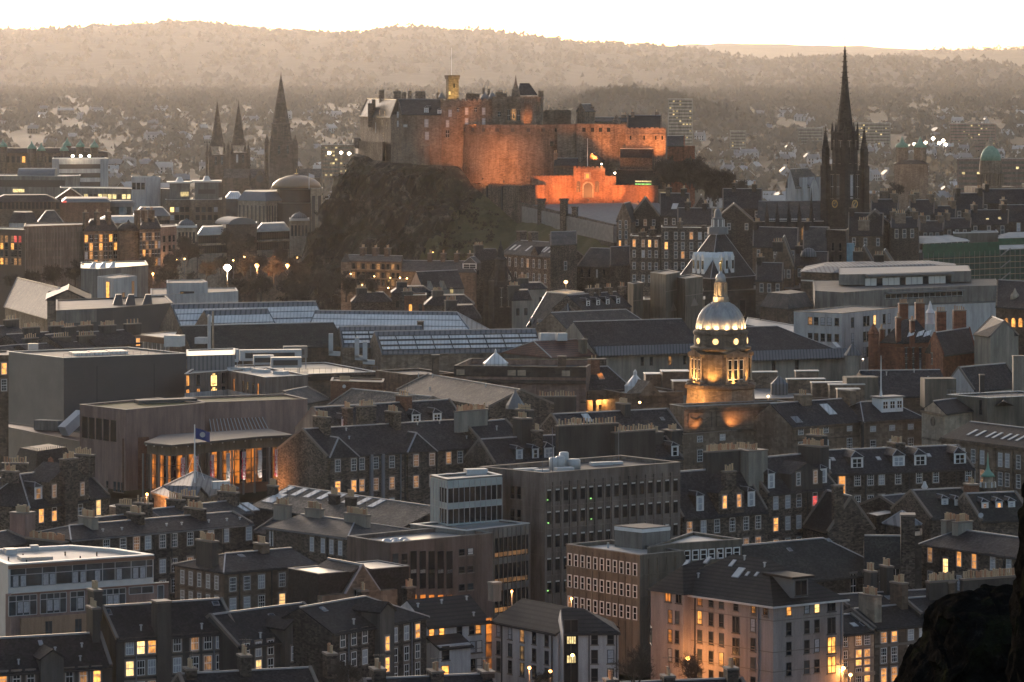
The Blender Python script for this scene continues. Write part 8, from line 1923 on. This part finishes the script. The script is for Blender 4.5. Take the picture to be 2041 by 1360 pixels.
# conference house with copper dome
b = low('conference_house','pillared pale stone hall with dark tall window slots',[(474,1740),(530,1728),(566,1740),(560,1775),(480,1770)],400,wall='sandstone_pale',roof='lead',hip=(4,.75))
for k in (0,1):
 f = b.F[k]
 for j in range(7): f.band('window_slot','brown_glazed',66,b.zt - 2,.05,f.L * (j + .3) / 7,f.L * (j + .7) / 7)
b.fin()
c = XD(591,1745); q = lambda y: ZD(y,1745); t = thing('domed_rotunda','dark drum with a glowing copper dome and golden ball','building',(*c,60)); MB().m('brown_glazed').lathe(c,[(12.3,60),(12.3,q(404)),(9,q(403)),(9,q(377)),(11.6,q(376)),(11.6,q(374))],28).build('drum',t); s = NT('copper_roof'); s.set((.30,.20,.13),.5,.4,.2)
m = MB().m('copper_roof'); m.lathe(c,[(11.4,q(374)),(10.4,q(365)),(8,q(357)),(4.4,q(351)),(.5,q(348.5)),(.1,q(343))],28); m.build('dome',t,True); MB().m('gold').lathe(c,[(.1,q(348)),(.9,q(346.5)),(.1,q(344.5)),(.05,q(337))],10).build('finial',t)
flood('amber floodlight under the copper dome',(c.x + 15,c.y - 9,q(388)),(c.x + 4,c.y - 4,q(362)),9000,(1,.5,.16),120,.2)
for x0,x1,y,dd,lab in ((619,643,377,1735,'pale pylon block beside the copper dome'),(663,680,377,1750,'pale pylon block next to the crag with a bright lamp')):
 b = low('pylon_block',lab,[(x0,dd),(x1,dd),(x1,dd + 14),(x0,dd + 14)],y,wall='sandstone_pale'); f = b.F[0]
 for j in range(2): f.band('window_slot','brown_glazed',66,b.zt - 3,.05,f.L * (j + .25) / 2,f.L * (j + .75) / 2)
 b.fin()
plamp('star white lamp on the pylon block by the crag',668,378,1734,300,col=(1,.7,.4),bulb='bulb_white',r=.6,name='wall_lamp')
for x,y0,y1,mt,lab in ((616,377,345,'flag_white','white flag on a pole right of the copper dome'),(679,392,345,'flag_red','red flag on a pole against the crag')):
 p = XD(x,1733); t = thing('flagpole',lab,'flagpole',(*p,ZD(y0,1733))); MB().m('white_paint').lathe(p,[(.15,ZD(y0,1733)),(.08,ZD(y1,1733))],6).build('pole',t); MB().m(mt).loft([[(p.x,p.y,ZD(y1,1733) - .2),(p.x + 2.4,p.y - .4,ZD(y1,1733) - 1),(p.x + 2.4,p.y - .4,ZD(y1,1733) - 2.3),(p.x,p.y,ZD(y1,1733) - 1.8)],[(p.x,p.y + .05,ZD(y1,1733) - .2),(p.x + 2.4,p.y - .35,ZD(y1,1733) - 1),(p.x + 2.4,p.y - .35,ZD(y1,1733) - 2.3),(p.x,p.y + .05,ZD(y1,1733) - 1.8)]]).build('flag',t)
b = low('glass_hall','blue glazed hall roof between the pavilions and the pillared hall',[(450,1790),(484,1790),(484,1815),(450,1815)],397,wall='glass_blue',roof='roof_glass',hip=(3,.5)).fin()
# financial pavilions
for x0,x1,yt,lab,lit in ((338,378,362,'pale office pavilion with a brightly lit stair window',1),(388,436,360,'pale office pavilion with a conical rooflight and dark glazing',0)):
 b = low('office_block',lab,[(x0 - 8,1800),(x1 + 6,1804),(x1 + 6,1830),(x0 - 8,1826)],400,wall='sandstone',cols=rng(x0,x1,4),rows=[(x0 + 18,418,'bddd' if lit else 'dddd'),(x0 + 18,434,'dddd')],w=2,h=2.4)
 c2 = [XD(x0,1804),XD(x1,1807),XD(x1,1822),XD(x0,1820)]; z1 = ZD(yt + 4,1804); b.part('upper_storey',MB().m('concrete_grey').prism(c2,b.zt,z1)); b.part('roof_slab',MB().m('coping_pale').prism(inset(ccw(c2),-1.4),z1,z1 + .7)); c = sum(c2,Vector((0,0))) / 4; b.part('conical_light',MB().m('coping_pale').lathe(c,[(2,z1 + .7),(1.3,z1 + 2),(.8,z1 + 2.8)],10))
 g = Fac(b.root,c2[0],c2[1],b.zt,z1)
 for y in (387,404) if lit else (382,): g.band('lit_window' if lit else 'glazing','lit_yellow' if lit else 'brown_glazed',ZD(y + 5,1804),ZD(y - 4,1804),.1,g.L * (.55 if lit else .15),g.L * (.95 if lit else .85))
 b.fin()
b = low('office_block','long low pale offices with a strip of golden windows',[(120,1830),(290,1815),(345,1812),(340,1840),(120,1855)],376,wall='concrete_grey'); f = b.F[0]
for j in range(18): f.band('window_strip','lit_yellow' if j in (5,8,9,10,11,13,14) else 'brown_glazed',b.zt - 4.6,b.zt - 2.4,.05,f.L * (j + .1) / 18,f.L * (j + .85) / 18)
b.fin()
b = low('office_block','white stair towers at the end of the long low offices',[(262,1808),(290,1806),(320,1812),(318,1826),(262,1824)],355,wall='harl_white',cols=[267,276,285],rows=[(276,371,'ddd')],w=1.8,h=3).fin()
b = low('office_block','far left pale offices with vaulted roofs',[(-20,1900),(130,1890),(160,1900),(160,1925),(-20,1930)],352,wall='concrete_grey',roof='lead'); b.F[0].band('glazing','brown_glazed',b.zt - 5,b.zt - 1.6,.06); b.F[0].band('lit_window','lit_yellow',b.zt - 7.6,b.zt - 6,.06,12,18); b.part('vault',MB().m('lead').loft([[(*XD(38 + o,1905).xy[:1],1905 + 7 * cos(a),b.zt + 4 * sin(a)) for a in [pi * j / 8 for j in range(9)]] for o in (0,74)])); b.fin()
b = low('office_tower','white banded office slab with three bright roof lamps',[(104,2010),(118,2004),(200,2010),(216,2018),(210,2040),(106,2035)],318,wall='harl_white')
for f in b.F[1:2]:
 for j in range(4): f.band('window_strip','brown_glazed',b.zt - 4.8 - 4.6 * j,b.zt - 2.4 - 4.6 * j,.06)
b.fin()
for x,k in ((145,'first'),(161,'second'),(178,'third')): plamp('bright roof lamp on the white office slab, %s of three' % k,x,311,2003,200,col=(1,.8,.5),bulb='bulb_white',r=.8,pole=2,name='roof_lamp')
b = low('theatre','windowless terracotta theatre tower with a pale curved roof',[(124,1620),(220,1622),(220,1650),(124,1650)],404,wall='brick_brown',roof='lead',hip=(1.6,.85)); b.fin(); b.part('red_sign',MB().m('lit_red').box(XD(128,1618),Vector((1,0)),.9,.2,ZD(404,1618),ZD(401,1618)))
c = XD(240,1650); t = thing('glass_drum','tapered pale green glass drum beside the terracotta theatre','building',(*c,60)); MB().m('glass_blue').lathe(c,[(5.6,60),(5.6,ZD(432,1650)),(5.0,ZD(412,1650))],20).build('drum',t); MB().m('lead').lathe(c,[(6,ZD(412,1650)),(6,ZD(404,1650)),(5.2,ZD(400,1650)),(.1,ZD(399,1650))],20).build('roof',t)
b = low('hall','low stone hall with a lead barrel roof',[(266,1640),(338,1645),(338,1665),(266,1662)],432,wall='sandstone',cols=rng(310,338,5),rows=[(324,448,'ddddd')],w=1.2,h=3.6,style='none',roof='lead',hip=(3.6,.6)).fin()
b = low('hall','shallow arched white canopy roof over the ornate hotel',[(189,1500),(290,1506),(290,1530),(189,1526)],446,wall='sandstone_brown',hip=(2.4,.6)).fin()
plamp('star lamp on the roof above the ornate hotel',303,444,1500,300,col=(1,.7,.35),bulb='bulb_warm',r=.6,pole=2,name='roof_lamp')
b = low('mansard_house','white fronted little mansard beside the terracotta theatre',[(18,1520),(52,1515),(74,1522),(70,1540),(20,1540)],444,wall='harl_white',roof='slate',hip=(4,.7)).fin()
b = low('hall','big grey slate slope beside the white mansard',[(72,1530),(128,1535),(128,1560),(72,1555)],450,wall='sandstone',roof='slate_grey',hip=(5.5,.3)).fin()
b = low('warehouse','long brown range with a dim arcade at the far left',[(-20,1690),(120,1696),(120,1720),(-20,1715)],404,wall='sandstone_brown',roof='slate',hip=(3,.6),cols=rng(-10,118,16),rows=[(50,410,'d' * 16)],w=1.4,h=3,style='none').fin()
b = low('warehouse','brown gable shed behind the terracotta theatre',[(110,1705),(170,1708),(170,1730),(110,1726)],398,wall='brick_brown'); b.gable(rh=4.5,axis='n',roof='slate',cope=None); b.fin()
# turreted school with pale green domes, far left
for k,(x,y,d_) in enumerate(((6,286,2500),(63,290,2500),(82,294,2500),(128,294,2500),(134,284,2520),(160,286,2500),(188,287,2500))):
 c = XD(x,d_); q = lambda yy_: ZD(yy_,d_); t = thing('domed_turret',('domed turret at the very edge of the far turreted school','first pale green dome of the turreted school','second pale green dome of the turreted school','third pale green dome of the turreted school','taller set back dome of the turreted school','pale green dome left of the last school turret','last pale green dome above the white office slab')[k],'turret',(*c,60)); MB().m('sandstone_brown').lathe(c,[(2.6,60),(2.6,q(y + 7))],10).build('wall',t); MB().m('copper_green').lathe(c,[(3,q(y + 7)),(2.4,q(y + 2)),(.8,q(y - 3)),(.4,q(y - 6)),(.05,q(y - 10))],10).build('dome',t,True)
b = low('school','long brown body of the far turreted school',[(-20,2510),(215,2515),(215,2540),(-20,2535)],305,wall='sandstone_brown',roof='slate',hip=(3,.7),cols=rng(0,210,20),rows=[(100,318,'ddddlddddddddddddddd')],w=2,h=4,style='none').fin()
# arcaded lit housing and neighbours under the crag
b = dblock('housing_block','galleried stone housing with golden balcony lamps under the crag',[(692,1395),(800,1385),(806,1400),(696,1410)],520,64,wall='sandstone_brown'); b.gable(ry=(745,510),roof='slate_grey',cope=None); f = b.F[0]
for k in range(4): f.band('balcony','sandstone',b.zt - 3.2 - 3.1 * k,b.zt - 2.8 - 3.1 * k,1.0)
f.rows(rng(700,798,10),[(745,532,'dmdmdmddmd'),(745,549,'mddddmdmdd'),(745,563,'ddmdddddmd')],1.3,2.2,'none',False)
for x in (724,749,773): b.chim(x,3,2.4,1.6,3,0)
c = XD(690,1396); b.part('turret',MB().m('sandstone').box(c,Vector((1,0)),1.8,1.8,60,ZD(522,1396))); b.part('turret_roof',MB().m('slate_grey').lathe(c,[(2.7,ZD(522,1396)),(.5,ZD(507,1396)),(.1,ZD(505,1396))],4,pi / 4,pi / 4 + 2 * pi)); b.fin()
for k,(x,y) in enumerate(((699,546),(699,564),(746,551),(722,568),(746,571),(778,554),(797,554),(811,555),(774,574))): plamp('golden balcony lamp on the galleried housing, ' + ('top of the near end','below the one at the near end','upper middle','lower near end','lower middle','upper far part','by the stone gable','past the stone gable','lowest far one')[k],x,y,1378,90,col=(1,.6,.2),bulb='bulb_warm',r=.26,name='balcony_lamp')
b = dblock('housing_block','long slate roofed range continuing the galleried housing',[(800,1385),(948,1378),(950,1396),(804,1402)],541,64,wall='sandstone_brown'); b.gable(ry=(870,521),roof='slate_grey',hip=(0,3),cope=None)
for x in (858,884,911,937): b.chim(x,3,2.4,1.6,3,0)
b.dormer(936,.3,5,2,'d','slate_grey'); b.fin()
b = dblock('hall','white gabled hall with two small front gables among the rooftops',[(816,1300),(842,1292),(925,1298),(900,1318)],573,64,wall='harl_cream'); b.gable(rh=5.2,roof='slate',axis='n',cope=None)
for x in (858,884): f = b.F[1]; b.part('gablet',MB().m('harl_cream').loft([[f.p(f.t(x) - 2,b.zt - 2,.3),f.p(f.t(x) + 2,b.zt - 2,.3),f.p(f.t(x),b.zt + 2.4,.3)],[f.p(f.t(x) - 2,b.zt - 2,-3),f.p(f.t(x) + 2,b.zt - 2,-3),f.p(f.t(x),b.zt + 2.4,-3)]]))
b.F[1].rows([868,900],[(868,580,'by')],1.2,2,'none',False); b.fin()
for k,(x0,x1,y,d_,rh,lab) in enumerate(((700,780,604,1230,3,'dark roofs with white cowls beyond the glass vault'),(806,850,592,1215,0,'brown lit wall with a white pipe above the glass vault'),(846,945,610,1190,3,'dark roofs with a green dormer above the glass vault'),(880,958,638,1130,4,'low dark domed roof right of the glass vault'),(780,860,585,1260,2,'row of pots under the white gabled hall'),(1020,1060,600,1180,3,'pale stub house left of the mansard pavilion'),(1030,1090,578,1230,2,'pot fringed pale wall below the rooflit tenement'),(940,1000,520,1400,4,'gabled stone bay beside the dark gothic tower'))):
 b = dblock('stone_house',lab,[(x0,d_),(x1,d_ + 3),(x1,d_ + 16),(x0,d_ + 14)],y,64,wall='brick_brown' if k == 1 else ('harl_cream' if k in (5,6) else 'rubble_dark')); b.hiproof(rh,'slate',.3,.6) if rh else b.flat(.3,'sill_stone'); f = b.F[0]; stack(b.root,f.p(f.L * .3,0,-3),f.u,f.n,b.zt + rh + 1.6,b.zt,3.4,1.2,7,'harl_grey'); f.rows([x0 + 12,x1 - 12],[(x0 + 12,y + 22,'ld' if k == 1 else 'dd')],1.1,2.2,'none',False); b.fin()
# dark gothic crown tower
GD = 1250; c = XD(998,GD); q = lambda y: ZD(y,GD); t = thing('gothic_tower','dark gothic church tower with open corner pinnacles and a slim crown','tower',(*c,64)); m = MB().m('sooty_stone'); u_ = Vector((.9,.43)); n2 = Vector((-.43,.9)); m.box(c,u_,3.1,3.1,64,q(560)); m.lathe(c,[(2.0,q(560)),(1.9,q(520)),(2.2,q(517)),(1.2,q(512)),(.9,q(498)),(.25,q(488)),(.05,q(478))],8); m.build('tower',t)
for i in (-1,1):
 for j in (-1,1): p = c + (u_ * i + n2 * j) * 3.6; m = MB().m('sooty_stone'); m.box(p,u_,.75,.75,64,q(568)); m.lathe(p,[(.9,q(568)),(.7,q(566)),(.05,q(545))],6); m.beam((*p,q(566)),(*(c + (u_ * i + n2 * j) * 1.2),q(530)),.25); m.build('pinnacle',t)
f = Fac(t,c - u_ * 3.1 - n2 * 3.1,c + u_ * 3.1 - n2 * 3.1,64,90)
for o in (.3,.7): window(t,f.p(f.L * o,q(592),.02),f.rz,'stone',.9,6,'d',False)
# landmarks beyond the steeple
WD = 2200; c = XD(1974.5,WD); q = lambda y: ZD(y,WD); t = thing('domed_hall','columned stone rotunda with a weathered green copper dome','building',(*c,60)); m = MB().m('sandstone'); m.box(c,Vector((1,.2)),11.5,11.5,60,q(372)); m.lathe(c,[(6.4,q(372)),(6.2,q(346)),(6.6,q(344)),(6.2,q(322)),(6,q(320))],24); m.build('drum',t); MB().m('copper_green').lathe(c,[(5.9,q(320)),(5.5,q(309)),(4,q(298)),(1.6,q(292)),(1.4,q(291))],24).build('dome',t,True); MB().m('sandstone_pale').lathe(c,[(1.3,q(292)),(1.2,q(283)),(1.5,q(282)),(1.1,q(277)),(.3,q(273)),(.05,q(262))],10).build('lantern',t)
for k in range(14): a = -pi * k / 13; place('column',POTS.setdefault('wcol',MB().m('sandstone').lathe((0,0),[(.55,0),(.5,6.5)],6).mesh('column')),t,(c.x + 7.1 * cos(a),c.y + 7.1 * sin(a),q(370)))
for x,lab in ((1798,'pale domed church turret glowing amber, nearer the steeple'),(1834,'pale domed church turret, farther from the steeple')):
 c = XD(x,2600); q = lambda y: ZD(y,2600); t = thing('domed_turret',lab,'turret',(*c,60)); MB().m('sandstone').lathe(c,[(4.4,60),(4.2,q(294))],8).build('wall',t); MB().m('copper_green').lathe(c,[(4.6,q(294)),(4,q(288)),(1.6,q(284)),(1.2,q(280)),(.1,q(272))],12).build('dome',t,True)
b = low('church','stone church body carrying the two pale domed turrets',[(1782,2590),(1850,2592),(1850,2620),(1782,2618)],328,wall='sandstone',roof='slate',hip=(3,.6)).fin()
flood('amber floodlight at the far domed church turrets',(XD(1815,2560).x,2560,ZD(325,2560)),(XD(1800,2600).x,2600,ZD(310,2600)),3000,(1,.5,.15),110,.3)
def slab(lab,x0,x1,y,dd,nr,nc,dp=14,wall='harl_cream',lit=3,name='apartment_slab'):
 b = low(name,lab,[(x0,dd),(x1,dd + 3),(x1,dd + dp),(x0,dd + dp)],y,wall=wall,zb=ground_z(0,dd) - 4); f = b.F[0]
 for j in range(int((b.zt - ground_z(0,dd)) / 3.3)):
  f.band('window_strip','concrete_olive',b.zt - 2.9 - 3.3 * j,b.zt - 1.3 - 3.3 * j,.06,1,f.L - 1)
  for t in rng(1,f.L - 1,nc):
   if RND.random() < lit / 26: f.band('lit_window','lit_yellow',b.zt - 2.8 - 3.3 * j,b.zt - 1.4 - 3.3 * j,.12,t - .9,t + .9)
 return b.fin()
slab('hazy ten storey tower block beyond the castle gate tower',1331,1381,198,3900,10,7); slab('long hazy white slab right of the steeple',1703,1775,246,4200,6,14); slab('pair of distant pale slabs at the right, lower one',1893,1985,247,4300,3,18,wall='harl_pink'); slab('long banded brown offices beside the green dome',1908,2070,318,2450,3,26,20,'pink_stone',1); slab('hazy stepped flats left of the steeple',1590,1640,256,4300,5,8); slab('pale flats on the rise below the hill',1455,1487,262,4100,5,4)
slab('white hospital range glowing left of the crag',640,705,290,3300,3,12,16,'sandstone',5)
for x,y,k in ((656,305,'first'),(680,304,'middle'),(696,306,'last')): plamp('brilliant floodlight before the white range, %s of three' % k,x,y,2880,3000,col=(1,.8,.5),bulb='bulb_white',r=1.4,pole=6,name='flood_mast')
for k,(x,y) in enumerate(((1822,287),(1845,284),(1860,276),(1872,285),(1880,280),(1885,288))): plamp('glaring white sports ground light among the hazy suburb, ' + ('leftmost','second','topmost','fourth','fifth','rightmost')[k],x,y,3600,6000,col=(1,.85,.6),bulb='bulb_white',r=1.7,pole=10,name='flood_mast')
# suburbs: countable houses and trees share meshes
def house_mesh(w,d,h,rh,wall,roof):
 m = MB().m(wall); m.prism([(-w,-d),(w,-d),(w,d),(-w,d)],0,h); m.loft([[(-w,-d,h - .01),(-w,d,h - .01),(-w,0,h + rh)],[(w,-d,h - .01),(w,d,h - .01),(w,0,h + rh)]])
 m.m(roof); m.loft([[(-w - .4,-d - .5,h - .3),(-w - .4,0,h + rh + .25),(-w - .4,d + .5,h - .3),(-w - .4,0,h + rh)],[(w + .4,-d - .5,h - .3),(w + .4,0,h + rh + .25),(w + .4,d + .5,h - .3),(w + .4,0,h + rh)]])
 m.m(wall); m.box((w * .8,0),(1,0),.7,.9,h,h + rh + 2); m.box((-w * .8,0),(1,0),.7,.9,h,h + rh + 2); m.m('glass')
 for i in range(4):
  for j in range(2): m.box((-w * .75 + w * .5 * i,-d - .03),(1,0),.55,.06,1 + 3 * j,2.8 + 3 * j) if h > 3.5 + 3 * j - 1 else None
 return m.mesh('house')
mat_plain('roof_far',(.22,.2,.19),.32,0,.3,.5,.05)
mat_plain('roof_shine',(.38,.35,.32),.5,0,.3,.5,.05)  # pale base colour carries the white sky glint of wet roofs
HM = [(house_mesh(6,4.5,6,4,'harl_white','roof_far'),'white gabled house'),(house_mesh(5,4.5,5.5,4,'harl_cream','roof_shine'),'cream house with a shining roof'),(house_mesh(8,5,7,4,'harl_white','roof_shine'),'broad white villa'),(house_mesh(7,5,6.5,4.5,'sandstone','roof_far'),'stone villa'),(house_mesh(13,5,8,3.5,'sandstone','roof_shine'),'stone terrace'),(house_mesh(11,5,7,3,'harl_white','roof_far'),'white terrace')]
TF = {'far': tree_mesh(21,11,.8,4,'bark_far',.25,4,.25,.05),'far2': tree_mesh(22,10,.95,4,'bark_far',.25,4,.2,.05)}
regs = [((-10,715),'hazy plain left of the crag'),((1090,1330),'wooded rise behind the castle'),((1330,1650),'hazy suburb between castle and steeple'),((1725,2050),'hazy suburb right of the steeple')]
cnt = 0
for k in range(1200):
 if cnt >= 290: break
 d_ = RND.choice((RND.uniform(2750,4200),RND.uniform(3600,6300))); px = RND.uniform(-10,2050)
 reg = [r for r in regs if r[0][0] <= px <= r[0][1]]
 if not reg or (px < 715 and RND.random() < .35) or noise.noise(Vector((px / 60,d_ / 260,0))) < -.12: continue
 me,kind = HM[RND.choice((0,0,1,1,2,3,3,4,5)) if d_ > 3300 else RND.choice((3,4,4,5))]; p = XD(px,d_)
 o = place('house',me,None,(p.x,p.y,ground_z(p.x,d_) - .2),RND.choice((0,0,.3,-.4,.9,1.57)) + RND.uniform(-.2,.2)); cnt += 1
 tag(o,'small %s in the %s' % (kind,reg[0][1]),'house','houses in the hazy suburbs')
cnt = 0
for k in range(2000):
 if cnt >= 270: break
 d_ = RND.uniform(1950,5200); px = RND.uniform(-10,2050); reg = [r for r in regs if r[0][0] <= px <= r[0][1]]
 if not reg or (px < 260 and d_ < 2600) or (d_ < 2750 and 410 < px < 650): continue
 kk = RND.choice(('far','far2')); p = XD(px,d_); t = thing('bare_tree','leafless tree among houses in the ' + reg[0][1],'tree',(p.x,p.y,ground_z(p.x,d_)),'trees in the hazy suburbs'); t.rotation_euler = (0,0,RND.random() * 6); sc_ = RND.uniform(.8,1.5); cnt += 1
 for nme,me in zip(('trunk','crown'),TF[kk]): o = bpy.data.objects.new(nme,me); COL.objects.link(o); o.parent = t; o.scale = (sc_,) * 3
mat_plain('scrub_leaf',(.045,.034,.024),.95,0,.5,.1,.1)
m = MB().m('hill_wood')
def clump(p,r):
 for _ in range(9):
  c = p + Vector((RND.gauss(0,.5),RND.gauss(0,.5),RND.gauss(.35,.45))) * r; a = RND.random() * 6.28; e = r * RND.uniform(.35,.8); dz = RND.uniform(-.4,.8)
  m.add([c + Vector((cos(a) * e,sin(a) * e,-e * .3)),c + Vector((-cos(a) * e,-sin(a) * e,e * .1 * dz)),c + Vector((RND.uniform(-.4,.4) * e,0,e))],[(0,1,2)])
for key,n,r0,r1,jl in (('main',5200,13,26,0),('east',2400,12,24,0),('mid',700,5,8,2),('far_east',500,14,22,20)):
 PH,mh,nyh = HILLS[key]
 for _ in range(n):
  jj = nyh - RND.randrange(0,2) if RND.random() < .4 else RND.randrange(jl,nyh); kk = RND.randrange(0,mh - 1); q = Vector(PH[jj * mh + kk]).lerp(Vector(PH[min(len(PH) - 1,jj * mh + kk + 1)]),RND.random()); clump(q,RND.uniform(r0,r1))
for _ in range(13000):
 d_ = RND.uniform(2300,12500); px = RND.uniform(-20,2060)
 if noise.noise(Vector((px / 90,d_ / 330,5))) < -.16 or (d_ < 2800 and 410 < px < 650): continue
 p = XD(px,d_); clump(Vector((p.x,d_,ground_z(p.x,d_) + 2)),RND.uniform(3.0,6.5) * (1 + d_ / 16000))
tag(m.build('woodland',None,False,False),None,None,None,'stuff')
m = MB().m('scrub_leaf')
for _ in range(700):
 j,k = RND.randrange(1,nv - 2),RND.randrange(0,52); q = CRAG[j * (nu + 1) + k]; clump(q - Vector((0,.5,0)),RND.uniform(.5,1.3))
tag(m.build('scrub',None,False,False),None,None,None,'stuff')
# gardens below the crag
NT_ = tree_mesh(31,11,.72,5,'bark',.2,4,.25,.05); NT2 = tree_mesh(33,10,.9,5,'bark',.2,4,.25,.05); TG = {'a': NT_,'b': NT2}
GT = [(300,545,1330),(345,548,1380),(372,530,1420),(410,560,1340),(440,545,1400),(470,520,1470),(488,560,1345),(520,545,1400),(545,565,1330),(560,540,1430),(590,560,1370),(610,580,1300),(640,590,1280),(575,600,1260),(520,600,1255),(660,600,1240),(480,600,1250),(330,580,1300),(385,585,1290),(20,585,1260),(60,580,1290),(110,575,1280),(150,570,1270),(690,600,1250),(735,600,1240),(600,610,1230),(450,500,1500),(365,505,1490),(495,510,1490)]
for k,(x,y,d_) in enumerate(GT): tree('bare winter tree in the gardens below the crag' if x > 200 else 'bare winter tree behind the kirk roofs',x,y,d_,RND.uniform(1.05,1.5),RND.choice('ab'),RND.random() * 6,'garden trees',keys=TG)
for k in range(34): x = RND.uniform(1325,1470); d_ = RND.uniform(1500,1620); tree('dark bare tree on the slope beside the castle',x,402 - (x < 1400) * 30 + RND.uniform(-10,10),d_,RND.uniform(1.2,1.7),RND.choice('ab'),RND.random() * 6,'trees beside the castle',keys=TG)
tree('lone broad bare tree right of the black steeple',1778,425,1500,1.75,'b',.5,keys=TG); tree('bare tree with open branches above the castle slope',1432,385,1540,1.6,'a',2,keys=TG)
for x,y,dd,pw,bl,rr,lab in ((453,533,1300,30000,'bulb_white',1.3,'dazzling white lamp in the gardens'),(512,529,1310,20000,'bulb_orange',.75,'orange lamp in the gardens next to the dazzling white one'),(573,529,1310,14000,'bulb_orange',.6,'red orange lamp in the gardens nearest the crag')): plamp(lab,x,y,dd,pw,col=(1,.8,.45) if bl == 'bulb_white' else (1,.36,.1),bulb=bl,r=rr,pole=8)
for k,(x,y) in enumerate(((228,513),(274,508),(331,513),(364,501),(353,518),(368,516),(465,519),(487,512),(500,513),(549,511),(592,513),(863,503),(966,500),(983,504))): plamp('small pale street lamp on a tall pole, %s along the road under the crag' % ('first second third fourth fifth sixth seventh eighth ninth tenth eleventh twelfth thirteenth fourteenth'.split()[k]),x,y,1440,160,col=(1,.65,.3),bulb='bulb_warm',r=.3,pole=7)
p = X3(308,552,1390); plamp('orange lamp glowing on the hotel foot',305,545,1395,5000,pole=4,r=.4)
for x,y,lab in ((3,20,'faint lattice mast at the hill edge'),(370,8,'faint lattice mast on the hill crest')):
 dd = 23000; c = XD(x,dd); b = MB().m('steel_grey'); z0,z1 = ZD(60,dd),ZD(y,dd)
 for i in (-1,1): b.beam((c.x + 6 * i,dd,z0),(c.x + 1.2 * i,dd,z1),1.2)
 for j in range(7): v = j / 7; w_ = 4 - 3.2 * v; b.beam((c.x - w_,dd,z0 + (z1 - z0) * v),(c.x + w_,dd,z0 + (z1 - z0) * (v + .1)),.6)
 b.solo('radio_mast',lab,'mast')
